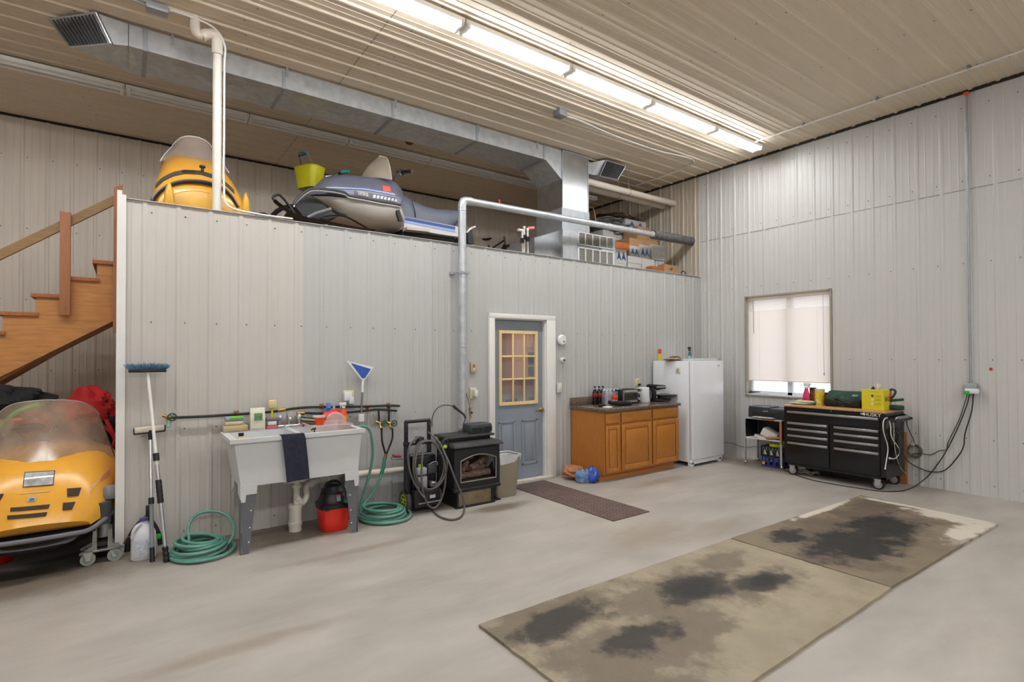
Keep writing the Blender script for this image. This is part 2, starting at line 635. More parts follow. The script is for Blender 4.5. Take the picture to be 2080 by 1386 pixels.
# partition under the loft with its door opening
DX0, DX1, DZ = -3.985, -3.19, 1.955
b = B()
XS = at((615, 600), 'Y', 0).x
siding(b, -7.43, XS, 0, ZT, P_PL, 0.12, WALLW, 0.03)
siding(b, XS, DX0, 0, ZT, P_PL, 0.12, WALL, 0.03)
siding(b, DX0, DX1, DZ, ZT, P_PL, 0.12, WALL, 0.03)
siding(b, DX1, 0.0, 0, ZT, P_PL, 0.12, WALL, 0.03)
indoor = lambda u, z: DX0-0.07 < u < DX1+0.07 and z < DZ+0.06
screws(b, (0.1, 0.93, 1.79, 2.66), -7.38, -0.05, P_PL, 0.03, indoor)
struct(b.obj('wall_partition', smooth=False))
b = B()
b.bb(-7.43, -7.36, 0.12, YB-0.02, 0, LOFT-0.1, WALLB)
struct(b.obj('wall_side', smooth=False))
b = B()
b.bb(-7.43, -0.02, 0.12, YB-0.02, LOFT-0.1, LOFT, mat('loft_plywood', '#a98f6c', 0.7, var=0.1))
struct(b.obj('floor_loft'))
b = B()
b.bb(-7.462, -7.43, -0.022, 0.13, 0, 2.80, WHITE)
b.bb(-7.43, -7.405, -0.022, -0.018, 0, 2.77, WHITE)
struct(b.obj('trim_1'))
b = B()
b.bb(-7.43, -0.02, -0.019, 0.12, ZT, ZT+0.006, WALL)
struct(b.obj('trim_2'))
b = B()      # dark eave gap above the side wall
b.bb(-0.03, 0.0, -9, YB, CZ-0.028, CZ, mat('dark_gap', '#2a241c', 0.8))
b.bb(-12, 0.0, YB-0.03, YB, CZ-0.022, CZ, mat('dark_gap', '#2a241c', 0.8))
struct(b.obj('trim_3'))

# ---- door
SLATE = mat('slate_blue_paint', '#828b95', 0.38, var=0.02, scale=4)
BIRCH = mat('unpainted_wood', '#dcc290', 0.45, var=0.05, scale=20, stretch=(1, 1, 0.2))
door = struct(thing('door_1', 'grey-blue door with a nine-pane yellow-framed window in the partition', 'door'))
del door['category']
b = B()
b.bb(DX0-0.065, DX0+0.012, -0.034, 0.10, 0, DZ+0.045, WHITE, 0.003)
b.bb(DX1-0.012, DX1+0.128, -0.034, -0.012, 0, DZ+0.045, WHITE, 0.003)
b.bb(DX1-0.03, DX1+0.01, -0.012, 0.10, 0, DZ, WHITE)
b.bb(DX0-0.065, DX1+0.128, -0.036, -0.012, DZ-0.008, DZ+0.047, WHITE, 0.003)
b.bb(DX0, DX1, -0.012, 0.10, DZ-0.02, DZ, WHITE)
b.obj('door_frame', door)
b = B()
b.bb(DX0-0.02, DX1+0.06, -0.06, 0.10, 0, 0.035, mat('worn_white_sill', '#c9c2b6', 0.5, dirt='#8a7a66', dscale=9, damt=0.6), 0.004)
b.obj('threshold', door)
GL, GR, GT, GB = at((1013, 670), 'Y', 0.03).x, at((1091, 676), 'Y', 0.03).x, at((1013, 671), 'Y', 0.03).z, at((1013, 825), 'Y', 0.03).z
dx0, dx1 = DX0+0.014, DX1-0.032
b = B()
Y0, Y1 = 0.035, 0.075
b.bb(dx0, GL+0.02, Y0, Y1, 0.04, DZ-0.022, SLATE)
b.bb(GR-0.02, dx1, Y0, Y1, 0.04, DZ-0.022, SLATE)
b.bb(GL+0.02, GR-0.02, Y0, Y1, GT-0.02, DZ-0.022, SLATE)
b.bb(GL+0.02, GR-0.02, Y0, Y1, 0.04, GB+0.02, SLATE)
for xa, xb in ((dx0+0.085, dx0+0.325), (dx1-0.325, dx1-0.085)):     # two pressed lower panels
    za, zb = 0.2, 0.74
    g = 0.022
    for (p, q) in (((xa, za), (xb, za+g)), ((xa, zb-g), (xb, zb)), ((xa, za), (xa+g, zb)), ((xb-g, za), (xb, zb))):
        b.bb(p[0], q[0], Y0-0.007, Y0+0.001, p[1], q[1], SLATE, 0.006)
    b.bb(xa+0.05, xb-0.05, Y0-0.006, Y0+0.001, za+0.05, zb-0.05, SLATE, 0.006)
slab = b.obj('door_slab', door)
b = B()
fw = 0.036
b.bb(GL, GR, 0.018, 0.04, GT-fw, GT, BIRCH)
b.bb(GL, GR, 0.018, 0.04, GB, GB+fw, BIRCH)
b.bb(GL, GL+fw, 0.018, 0.04, GB+fw, GT-fw, BIRCH)
b.bb(GR-fw, GR, 0.018, 0.04, GB+fw, GT-fw, BIRCH)
for i in (1, 2):
    x = GL+fw+(GR-GL-2*fw)*i/3
    b.bb(x-0.011, x+0.011, 0.022, 0.04, GB+fw, GT-fw, BIRCH, 0.003)
    z = GB+fw+(GT-GB-2*fw)*i/3
    b.bb(GL+fw, GR-fw, 0.024, 0.04, z-0.011, z+0.011, BIRCH, 0.003)
lab(b.obj('window_grille', slab), 'yellow wooden nine-pane grille')
GLASS = see_through('clear_glass', (0.9, 0.92, 0.95), 0.10, 0.03, var=0.0)
b = B()
b.bb(GL+0.02, GR-0.02, 0.05, 0.055, GB+0.02, GT-0.02, GLASS)
b.obj('glass', slab)
b = B()
hx, hy, hz = at((1100, 832), 'Y', 0.0)
b.lathe((hx+0.02, 0.035, hz), [(0.03, 0), (0.032, -0.008), (0.02, -0.016), (0.012, -0.02), (0.012, -0.045)], BRASS, 20, 'Y')
b.tube([(hx+0.02, -0.01, hz), (hx-0.01, -0.014, hz-0.002), (hx-0.05, -0.012, hz+0.004), (hx-0.085, -0.008, hz-0.006)], lambda t: 0.010-0.003*t, BRASS, 10, sm=4)
lab(b.obj('door_handle', slab), 'brass lever handle')

# ---- the lit room seen through the door glass
BRNW = mat('brown_panelling', '#8e5b47', 0.5, var=0.12, scale=4, stretch=(6, 6, 0.4))
b = B()
b.bb(-6.0, -1.2, 2.3, 2.34, 0, LOFT-0.1, BRNW)
b.bb(-6.0, -5.96, 0.14, 2.3, 0, LOFT-0.1, BRNW)
b.bb(-1.24, -1.2, 0.14, 2.3, 0, LOFT-0.1, BRNW)
struct(b.obj('wall_room'))
t = thing('wall_cabinet', 'pinkish panelled cupboard with open shelves seen through the door glass', 'cupboard')
PINKW = mat('pinkish_wood', '#b58f80', 0.45, var=0.06)
cx = at((1065, 700), 'Y', 2.0).x+0.30
b = B()
b.bb(cx-0.30, cx+0.30, 2.0, 2.3, 1.12, 2.25, PINKW)
for z0_, z1_ in ((1.16, 1.32), (1.36, 1.56)):
    b.bb(cx-0.22, cx+0.22, 1.985, 2.02, z0_, z1_, mat('painted_shelf_shade', '#2b2a2c', 0.6))  # solid blocks, their dark colour stands for shade inside the shelves
b.obj('cabinet_body', t)
b = B()
b.bb(cx-0.24, cx+0.24, 1.975, 2.0, 1.64, 2.2, PINKW, 0.006)
b.bb(cx-0.17, cx+0.17, 1.962, 1.976, 1.72, 2.12, PINKW, 0.008)
b.obj('cabinet_door', t)
t = thing('curtain', 'pinkish gathered curtain seen through the left panes of the door', 'curtain')
c0 = at((1016, 700), 'Y', 1.6).x
b = B()
b.grid(lambda u, v: (c0-0.5+u*0.72, 2.0+0.03*sin(u*48), 0.9+v*1.55), 60, 2, mat('pink_cloth', '#b89488', 0.8), 0.004)
b.obj('curtain_cloth', t)
t = thing('table', 'low table under a dark blue cloth seen through the bottom panes of the door', 'table')
b = B()
NAVY = mat('navy_cloth', '#303c50', 0.7, var=0.3, scale=9)
b.bb(-4.8, -2.2, 0.9, 1.75, 0.86, 0.92, NAVY, 0.02)
b.grid(lambda u, v: (-4.8+2.6*u, 0.9+0.02*sin(u*40), 0.91-0.35*v), 60, 2, mat('pale_blue_cloth', '#7f8ca3', 0.7, var=0.2, scale=9), 0.004)
b.obj('tabletop', t)
for x in (-4.6, -2.4):
    for y in (1.0, 1.6):
        B().bb(x-0.03, x+0.03, y, y+0.06, 0, 0.87, WOOD).obj('leg', t)
t = thing('added_room_lamp', 'added unseen ceiling lamp for the room behind the door', 'lamp')  # no lamp seen in there, added to light the room
b = B()
b.lathe((-3.4, 1.3, LOFT-0.1), [(0.001, 0), (0.15, 0), (0.15, -0.04), (0.1, -0.07), (0.001, -0.08)], WPLAS, 24)
b.obj('lamp_dome', t)
ld = bpy.data.lights.new('added_bulb', 'POINT')
ld.energy = 60
ld.color = (1, 0.86, 0.7)
ld.shadow_soft_size = 0.1
lo = bpy.data.objects.new('added_bulb', ld)
COL.objects.link(lo)
lo.location = (-3.4, 1.3, LOFT-0.35)
lo.parent = t

# ---- window in the side wall
BEIGE = mat('beige_window_trim', '#9a9384', 0.45, var=0.03)
win = struct(thing('window_1', 'window in the side wall', 'window'))
del win['category'], win['label']
b = B()
for (ya, yb, za, zb) in ((WY0-0.012, WY0+0.012, WZ0-0.01, WZ1+0.012), (WY1-0.012, WY1+0.012, WZ0-0.01, WZ1+0.012), (WY0, WY1, WZ1-0.01, WZ1+0.012), (WY0, WY1, WZ0-0.012, WZ0+0.008)):
    b.bb(-0.022, 0.13, ya, yb, za, zb, BEIGE)
b.obj('window_trim', win)
b = B()
SASH = mat('white_vinyl_sash', '#d8dce2', 0.35, var=0.01)
b.bb(0.0, 0.13, WY0, WY1, WZ0, WZ0+0.02, SASH)
f = 0.045
for (ya, yb, za, zb) in ((WY0, WY0+f, WZ0, WZ1), (WY1-f, WY1, WZ0, WZ1), (WY0, WY1, WZ0, WZ0+0.06), (WY0, WY1, WZ1-f, WZ1), (-1.38, -1.31, WZ0, WZ1)):
    b.bb(0.085, 0.14, ya, yb, za, zb, SASH, 0.004)
b.obj('window_frame', win)
b = B()
b.bb(0.11, 0.114, WY0+f, WY1-f, WZ0+0.05, WZ1-f, GLASS)
b.obj('glass', win)

bl = thing('window_blind', 'white horizontal mini blind lowered over most of the window', 'blind')
SLAT = mat('blind_slat', '#efe4da', 0.45, var=0.01)
nt = SLAT.node_tree
tr = nt.nodes.new('ShaderNodeBsdfTranslucent')
tr.inputs[0].default_value = (0.95, 0.87, 0.80, 1)
mxs = nt.nodes.new('ShaderNodeMixShader')
mxs.inputs[0].default_value = 0.55
nt.links.new(nt.nodes['Principled BSDF'].outputs[0], mxs.inputs[1])
nt.links.new(tr.outputs[0], mxs.inputs[2])
nt.links.new(mxs.outputs[0], nt.nodes['Material Output'].inputs[0])
b = B()
b.bb(0.005, 0.045, WY0+0.02, WY1-0.02, WZ1-0.05, WZ1-0.012, SLAT, 0.003)
b.obj('headrail', bl)
zb0 = 1.135
ns = 62
for seg_ in (0,):
    b = B()
    for i in range(ns):
        z = WZ1-0.06-(WZ1-0.06-zb0-0.03)*i/(ns-1)
        tilt = 0.6 if i < 9 else 1.25
        dx, dz = 0.0125*cos(tilt), 0.0125*sin(tilt)
        b.raw([(0.025-dx, WY0+0.025, z+dz), (0.025-dx, WY1-0.025, z+dz), (0.025, WY1-0.025, z+0.001), (0.025, WY0+0.025, z+0.001), (0.025+dx, WY0+0.025, z-dz), (0.025+dx, WY1-0.025, z-dz)], [[0, 1, 2, 3], [3, 2, 5, 4]], SLAT)
    s_ = b.obj('slats', bl)
b = B()
b.bb(0.012, 0.038, WY0+0.025, WY1-0.025, zb0, zb0+0.018, SLAT, 0.004)
b.obj('bottom_rail', bl)
b = B()
b.cyl((-0.004, -0.87, WZ1-0.05), (-0.004, -0.875, 1.82), 0.004, MGREY, seg=8)
b.obj('tilt_wand', bl)
b = B()
b.cyl((-0.004, -1.83, WZ1-0.05), (-0.004, -1.835, 1.28), 0.0018, MGREY, seg=6)
b.cyl((-0.004, -1.835, 1.28), (-0.004, -1.835, 1.24), 0.004, MGREY, r1=0.008, seg=8)
for y in (-0.95, -1.34, -1.75):
    b.cyl((0.008, y, WZ1-0.05), (0.008, y, zb0), 0.0012, SLAT, seg=5)
b.obj('lift_cord', bl)

# outside: snowy yard and a bare tree
b = B()
b.bb(0.4, 40, -30, 30, -0.4, -0.15, mat('snow', '#e8ebee', 0.7, var=0.03))
struct(b.obj('ground_outside'))
t = thing('bare_tree', 'leafless tree outside seen below the window blind', 'tree')
b = B()
BARK = mat('bark', '#8b8378', 0.9, var=0.2)
b.tube([(6, -0.2, -0.2), (6.02, -0.17, 1.5), (5.98, -0.2, 4), (6.0, -0.15, 6)], lambda t_: 0.09-0.07*t_, BARK, 8, sm=4)
b.obj('trunk', t)
b = B()
rg = random.Random(3)
for i in range(26):
    z = 0.9+i*0.17
    a = rg.uniform(0, 6.28)
    l = rg.uniform(0.5, 1.3)
    p0 = Vector((6, -0.18, z))
    p1 = p0+Vector((cos(a)*l*0.5, sin(a)*l*0.5, l*0.35))
    p2 = p0+Vector((cos(a)*l, sin(a)*l, l*0.9))
    b.tube([p0, p1, p2], lambda t_: 0.022-0.017*t_, BARK, 5, sm=3)
b.obj('branches', t)

# ============================================================ LAMPS ON THE CEILING
GLOW = mat('lit_tube', (0.97, 0.985, 1.0), 0.4, var=0, emis=TUBE_E)
DARKT = mat('unlit_tube', '#e9e7e2', 0.25, var=0.02)
FIXW = mat('lamp_housing', '#efedea', 0.4, var=0.03)


def strip_lamp(x1, y, length, lit, label, group, z=CZ-0.022, watts=LAMP_W):
    """twin-tube strip light, its right end at x1"""
    t = thing('strip_light', label, 'lamp', group, loc=(x1, y, z))
    L_ = length
    b = B()
    b.prism([(-0.072, 0), (0.072, 0), (0.066, -0.035), (0.022, -0.05), (-0.022, -0.05), (-0.066, -0.035)], 'YZ', -L_+0.004, -0.004, FIXW)
    b.obj('housing', t, smooth=False)
    for s in (-1, 1):
        b = B()
        b.cyl((-L_+0.045, s*0.048, -0.062), (-0.045, s*0.048, -0.062), 0.0145, GLOW if lit else DARKT, seg=12)
        b.obj('tube', t)
    for xx in (-L_+0.03, -0.03):
        b = B()
        b.box((xx, 0, -0.045), (0.03, 0.15, 0.05), FIXW, bev=0.005)
        b.obj('end_bracket', t)
    if lit:
        ld = bpy.data.lights.new('tube_glow', 'AREA')
        ld.shape = 'RECTANGLE'
        ld.size = L_-0.1
        ld.size_y = 0.07
        ld.energy = watts
        ld.color = (0.97, 0.985, 1)
        o = bpy.data.objects.new('tube_glow', ld)
        COL.objects.link(o)
        o.location = (-L_/2, 0, -0.08)
        o.parent = t
    return t


ends = [-0.42, -1.49, -2.69, -3.89, -5.096, -6.315]
place_ = ['at the far right of the bright row beside the side wall', 'second from the far right end of the bright row', 'third from the right end of the bright row', 'fourth from the right end of the bright row', 'crossing the top edge of the photo', 'at the left end of the bright row']
for i, (x, pl) in enumerate(zip(ends, place_)):
    if i == 5:
        continue
    strip_lamp(x, -1.2, (1.07 if i == 0 else 1.2), True, 'lit strip light '+pl, 'lit strip lights in the bright row')
ends = [-0.55, -1.75, -2.75, -3.88, -5.06, -6.24, -7.42, -8.6]
place_ = ['behind the plenum duct at the far right of the unlit row', 'partly hidden by the duct, right side of the unlit row', 'just left of the duct in the unlit row', 'above the seat of the blue snowmobile', 'above the windshield of the blue snowmobile', 'just right of the white vent pipe', 'crossing behind the tall white vent pipe', 'at the left edge of the photo in the unlit row']
prv = None
for i, (x, pl) in enumerate(zip(ends, place_)):
    nx = ends[i+1] if i+1 < len(ends) else x-1.2
    strip_lamp(x, 1.8, x-nx, False, 'unlit strip light '+pl, 'unlit strip lights over the loft')
for i in range(4):       # the bright row runs on over the stairs, above the view
    strip_lamp(-6.315-1.2*i, -1.2, 1.2, True, 'lit strip light %s' % ('just above the photo, left of the visible bright row', 'second one left of the visible bright row', 'third one left of the visible bright row', 'farthest left in the bright row')[i], 'lit strip lights in the bright row')
wh = ('at its right end beside the side wall', 'second from the side wall', 'third from the side wall', 'farthest from the side wall')
for i in range(4):  # unseen row added for its light on the walls and floor
    strip_lamp(-1.0-2.6*i, -7.0, 2.4, True, 'added unseen strip light behind the camera, %s' % wh[i], 'added strip lights behind the camera', watts=BACK_W)

# ============================================================ DUCTS, PIPES AND CONDUITS
# ---- supply duct under the ceiling with its plenum and two registers
duct = thing('supply_duct', 'long galvanised sheet metal duct under the ceiling feeding from a vertical plenum', 'duct')
DY0, DY1, DZ0, DZ1 = 0.46, 0.98, 4.165, 4.352
xs = [-7.40, -7.28, -6.15, -5.0, -3.9, -2.83]
for i in range(len(xs)-1):
    b = B()
    b.bb(xs[i]+0.004, xs[i+1]-0.004, DY0, DY1, DZ0, DZ1, GALV, 0.003)
    b.bb(xs[i+1]-0.016, xs[i+1]+0.016, DY0-0.008, DY1+0.008, DZ0-0.008, DZ1+0.006, GALVD, 0.003)
    for (a, c) in (((xs[i]+0.02, DY0+0.02), (xs[i+1]-0.02, DY1-0.02)),):     # cross-broken underside
        b.raw([(a[0], a[1], DZ0), (c[0], a[1], DZ0), (c[0], c[1], DZ0), (a[0], c[1], DZ0), ((a[0]+c[0])/2, (a[1]+c[1])/2, DZ0-0.012)], [[0, 1, 4], [1, 2, 4], [2, 3, 4], [3, 0, 4]], GALV)
    b.obj('duct_section', duct, smooth=False)
for x in (-7.08, -6.12, -4.97, -3.88, -2.95):
    B().bb(x-0.012, x+0.012, DY0-0.006, DY0, DZ0+0.12, CZ, GALVD).obj('hanger_strap', duct)


def register(end, face, parent):
    """end boot from the duct's open end (TL, TR, BR, BL corners) to a turned louvred face"""
    E = [Vector(p) for p in end]
    Fc = [Vector(p) for p in face]
    mid = [e.lerp(f, 0.45)+Vector((0, 0, 0.0)) for e, f in zip(E, Fc)]
    b = B()
    b.rings([E, mid, Fc], GALV)
    o = b.obj('register_boot', parent, smooth=False)
    c = sum(Fc, Vector())/4
    n_ = (Fc[1]-Fc[0]).cross(Fc[3]-Fc[0]).normalized()
    if n_.dot(CAM-c) < 0:
        n_ = -n_
    g = [p+n_*0.022 for p in Fc]
    b = B()
    for k in range(13):
        u = (k+0.5)/13
        p0, p1 = g[0].lerp(g[1], u), g[3].lerp(g[2], u)
        w_ = (Fc[1]-Fc[0]).normalized()*0.004-n_*0.010
        t_ = w_.cross(p1-p0).normalized()*0.0015
        b.rings([[p-w_-t_, p+w_-t_, p+w_+t_, p-w_+t_] for p in (p0, p1)], ALU)
    for k in range(4):
        b.tube([g[k], g[(k+1) % 4]], 0.009, ALU, 6)
    b.obj('grille', o, smooth=False)
    b = B()
    b.raw([p+n_*0.004 for p in Fc], [[0, 1, 2, 3]], mat('painted_throat_shade', '#15151a', 0.9))  # flat sheet coloured dark as the shade inside the boot
    b.obj('grille_shade_sheet', o)


register([(-7.40, DY1, DZ1), (-7.40, DY0, DZ1), (-7.40, DY0, DZ0), (-7.40, DY1, DZ0)], [(-7.92, 0.78, 4.355), (-7.60, 0.44, 4.355), (-7.50, 0.455, 4.14), (-7.78, 0.70, 4.13)], duct)
b = B()
b.bb(-2.83, -2.80, DY0, DY1, DZ0, DZ1, GALV)
b.prism([(-2.80, DZ0), (-2.80, DZ1), (-2.52, DZ1), (-2.52, DZ0-0.21)], 'XZ', DY0, DY1, GALV)
b.obj('duct_elbow', duct, smooth=False)
PX0, PX1 = -2.52, -2.02
b = B()
b.bb(PX0, PX1, DY0-0.01, 1.0, 3.55, 4.365, mat('bright_galvanised_steel', '#c3c7cb', 0.24, 0.9, var=0.1, scale=8), 0.004)
for x in (PX0+0.006, PX1-0.006):
    b.bb(x-0.006, x+0.006, DY0-0.018, DY0-0.008, 3.55, 4.36, GALVD)
b.bb(PX0, PX1, DY0-0.018, DY0-0.008, 4.345, 4.365, GALVD)
b.obj('plenum', duct, smooth=False)
b = B()
b.bb(PX0-0.012, PX1+0.012, DY0-0.022, 1.01, 3.22, 3.56, GALVD, 0.004)
b.obj('plenum_base', duct, smooth=False)
b = B()
b.bb(PX1, PX1+0.12, 0.5, 0.95, 4.15, 4.33, GALV, 0.003)
b.obj('duct_collar', duct, smooth=False)
register([(PX1+0.12, 0.5, 4.33), (PX1+0.12, 0.95, 4.33), (PX1+0.12, 0.95, 4.15), (PX1+0.12, 0.5, 4.15)], [(-1.76, 0.35, 4.355), (-1.40, 0.31, 4.33), (-1.47, 0.41, 4.14), (-1.75, 0.50, 4.17)], duct)

# ---- air handler lying on its side behind the partition top
ah = thing('air_handler', 'grey sheet metal air handler with white louvred grilles on the loft edge', 'furnace')
AX0, AX1, AY = -2.66, -1.66, 0.28
b = B()
b.bb(AX0, AX1, AY, 0.98, LOFT, 3.215, GALVD, 0.006)
b.bb(AX0-0.004, AX0+0.26, AY-0.006, AY+0.002, LOFT, 3.21, GALV)
b.bb(AX1-0.28, AX1+0.004, AY-0.006, AY+0.002, LOFT, 3.21, GALV)
b.obj('cabinet', ah, smooth=False)
gx0, gx1 = -2.40, -1.70
for z0_, z1_ in ((3.03, 3.205), (2.80, 2.995)):
    b = B()
    for (xa, xb, za, zb) in ((gx0, gx1, z1_-0.012, z1_), (gx0, gx1, z0_, z0_+0.012), (gx0, gx0+0.02, z0_, z1_), (gx1-0.02, gx1, z0_, z1_)):
        b.bb(xa, xb, AY-0.022, AY-0.006, za, zb, WPLAS, 0.002)
    for k in range(1, 5):
        x = gx0+(gx1-gx0)*k/5
        b.bb(x-0.007, x+0.007, AY-0.022, AY-0.006, z0_, z1_, WPLAS)
    g = b.obj('louvre_grille', ah, smooth=False)
    lab(g, 'white louvred grille')
    b = B()
    n_ = 11
    for k in range(n_):
        z = z0_+0.016+(z1_-z0_-0.032)*k/(n_-1)
        b.box(((gx0+gx1)/2, AY-0.012, z), (gx1-gx0-0.03, 0.011, 0.003), mat('grille_louvre', '#a8a296', 0.5), rot=(0.6, 0, 0))
    b.obj('louvres', g, smooth=False)
b = B()
b.prism([(AX0, LOFT), (AX0, 3.2), (AX0-0.42, 3.05), (AX0-0.42, LOFT)], 'XZ', 0.36, 0.92, GALVD)
b.obj('return_transition', ah, smooth=False)

t = thing('condensate_pipes', 'white condensate pipes with a pink valve cap beside the air handler', 'pipes')
zq = zr(880, 280, 3.714)
for i, (xa, ya) in enumerate(((672, 700), (686, 675), (712, 690))):
    p = at(zq(xa, ya), 'Y', 0.3)
    b = B()
    b.cyl((p.x, 0.3, LOFT), (p.x, 0.3, p.z), 0.013, PVCW)
    b.cyl((p.x, 0.3, p.z-0.02), (p.x, 0.3, p.z+0.012), 0.018, PVCW)
    if i == 0:
        b.cyl((p.x-0.07, 0.3, p.z), (p.x+0.01, 0.3, p.z), 0.018, PVCW)
    if i == 2:
        b.cyl((p.x, 0.3, p.z+0.012), (p.x+0.10, 0.3, p.z+0.03), 0.020, mat('pink_cap', '#d98484', 0.5))
    b.cyl((p.x, 0.3, p.z-0.16), (p.x, 0.3, p.z-0.10), 0.024, BLACK)
    b.obj('pipe', t)

# ---- vent pipe of the stove
fl = thing('flue_pipe', 'galvanised stove vent pipe climbing the partition and crossing to the side wall', 'pipe')
FY = -0.105
fx = at((939, 600), 'Y', FY).x
b = B()
fz0 = 0.69
for z0_, z1_ in ((fz0, 0.74), (0.74, 1.62), (1.62, 2.38), (2.38, 3.10)):
    b.cyl((fx, FY, z0_), (fx, FY, z1_-0.004), 0.044, GALV, seg=24)
    b.lathe((fx, FY, z1_), [(0.044, -0.02), (0.0475, -0.016), (0.0475, 0.004), (0.044, 0.008)], GALV, 24)
b.obj('vertical_run', fl)
ex = Vector((-0.02, 0.16, 3.345))
e0 = Vector((fx, FY, 3.10))
top = Vector((fx, FY, 3.205))
dr = (ex-top).normalized()
b = B()
b.tube([e0, (fx, FY, 3.15), top+dr*0.02+Vector((0, 0, -0.012)), top+dr*0.07, top+dr*0.12], 0.046, GALV, 20, sm=6)
b.obj('elbow', fl)
b = B()
prev_ = 0.11
for q_ in (1.25, 2.4, 3.45):
    b.cyl(top+dr*prev_, top+dr*q_, 0.040, GALV, seg=22)
    b.cyl(top+dr*(q_-0.014), top+dr*(q_+0.01), 0.043, GALV, seg=22)
    prev_ = q_
b.obj('horizontal_run', fl)
b = B()
FOIL = mat('grey_insulation', '#5f5f60', 0.6, 0.2, var=0.35, scale=16, bump=0.8, bscale=22)
L0, L1 = 3.42, (ex-top).length
b.tube([top+dr*(L0+(L1-L0)*k/14) for k in range(15)], lambda s: 0.068+0.004*sin(s*40), FOIL, 16)
lab(b.obj('insulation_sleeve', fl), 'dark grey insulation sleeve')
b = B()
b.bb(fx-0.075, fx+0.075, FY-0.05, FY-0.046, 2.40, 2.425, GALVD)
b.torus((fx, FY, 2.413), 0.048, 0.006, GALVD, 'Z')
b.bb(fx+0.05, fx+0.11, -0.03, -0.01, 2.40, 2.425, GALVD)
b.bb(fx-0.11, fx-0.05, -0.03, -0.01, 2.40, 2.425, GALVD)
b.cyl((fx+0.07, FY-0.045, 2.41), (fx+0.07, -0.01, 2.41), 0.008, GALVD, seg=8)
b.cyl((fx-0.07, FY-0.045, 2.41), (fx-0.07, -0.01, 2.41), 0.008, GALVD, seg=8)
b.obj('wall_strap', fl)
b = B()
for q_ in (2.42, 3.40):
    p = top+dr*q_
    b.torus(tuple(p), 0.042, 0.004, WHITE, 'X')
b.obj('pipe_clamp', fl)
p = at((983, 418), 'Y', 0.25)
b = B()
q = top+dr*((p.x-top.x)/dr.x)
b.cyl((q.x, q.y, q.z+0.03), (q.x, q.y, q.z+0.065), 0.008, RED)
b.ell((q.x, q.y, q.z+0.07), 0.014, RED)
lab(b.obj('valve', fl), 'small red valve')

# ---- pair of plastic pipes to the side wall
for i, (pe, y, nm) in enumerate((((1366, 408), 0.40, 'front one of two beige plastic pipes running level to the side wall'), ((1345, 416), 0.62, 'rear one of two beige plastic pipes running level to the side wall'))):
    pz = at((1368, 408), 'Y', 0.4).z if i == 0 else at((1346, 414), 'Y', 0.62).z
    t = thing('vent_pipe', nm, 'pipe', 'beige plastic pipes to the side wall')
    B().cyl((PX1+0.01, y+0.1, pz-0.005), (-0.005, y+0.1, pz), 0.048, PVC, seg=20).obj('pipe', t)
    b = B()
    hx_ = at((1287, 380), 'Y', y).x-0.25*i
    b.torus((hx_, y+0.1, pz), 0.052, 0.005, GALVD, 'X')
    b.cyl((hx_, y+0.1, pz+0.05), (hx_, y+0.1, CZ), 0.004, GALVD, seg=8)
    b.obj('hanger', t)

# ---- white vent pipe rising from the partition top
vp = thing('vent_stack', 'tall white plastic vent pipe with an elbow rising from the partition top', 'pipe')
vx, vy = at((441, 300), 'Y', 0.10).x, 0.06
vx = at((441, 300), 'Y', vy).x
b = B()
vt = at((441, 110), 'Y', vy).z
b.cyl((vx, vy, ZT), (vx, vy, vt), 0.036, PVCW, seg=22)
b.lathe((vx, vy, vt), [(0.036, -0.01), (0.045, -0.008), (0.045, 0.11), (0.036, 0.11)], PVCW, 22)
b.obj('pipe', vp)
b = B()
b.tube([(vx, vy, vt+0.08), (vx, vy, vt+0.12), (vx-0.02, vy+0.0, vt+0.155), (vx-0.08, vy+0.01, vt+0.15), (vx-0.12, vy+0.01, vt+0.12)], 0.043, PVC, 18, sm=6)
b.tube([(vx-0.115, vy+0.01, vt+0.13), (vx-0.145, vy+0.01, vt+0.125), (vx-0.165, vy+0.01, vt+0.17), (vx-0.165, vy+0.01, CZ+0.0)], 0.038, PVC, 18, sm=5)
b.obj('elbow', vp)
t = thing('conduit', 'thin white flexible conduit running beside the tall vent pipe to a ceiling box', 'conduit')
cx_ = at((455, 300), 'Y', 0.03).x
cpts = [at((452, 445), 'Y', -0.03), at((560, 448), 'Y', -0.03)]
b = B()
pl_ = [Vector((cx_+0.55, -0.02, ZT+0.02)), Vector((cx_+0.25, -0.02, ZT+0.02)), Vector((cx_+0.03, 0.0, ZT+0.06)), Vector((cx_, 0.03, ZT+0.25)), Vector((cx_, 0.03, 3.4)), Vector((cx_, 0.03, 4.0)), Vector((cx_+0.0, 0.03, 4.2)), Vector((cx_-0.10, 0.04, 4.33)), Vector((cx_-0.35, 0.05, CZ-0.02)), Vector((-7.13, 0.07, CZ-0.02))]
b.tube(pl_, 0.009, WHITE, 10, sm=5)
b.obj('conduit_tube', t)
b = B()
b.box((-7.21, 0.07, CZ-0.035), (0.15, 0.10, 0.06), GALVD, bev=0.004)
b.cyl((-7.28, 0.07, CZ-0.03), (-7.6, 0.02, CZ-0.03), 0.011, GALVD, seg=10)
b.obj('junction_box', t)

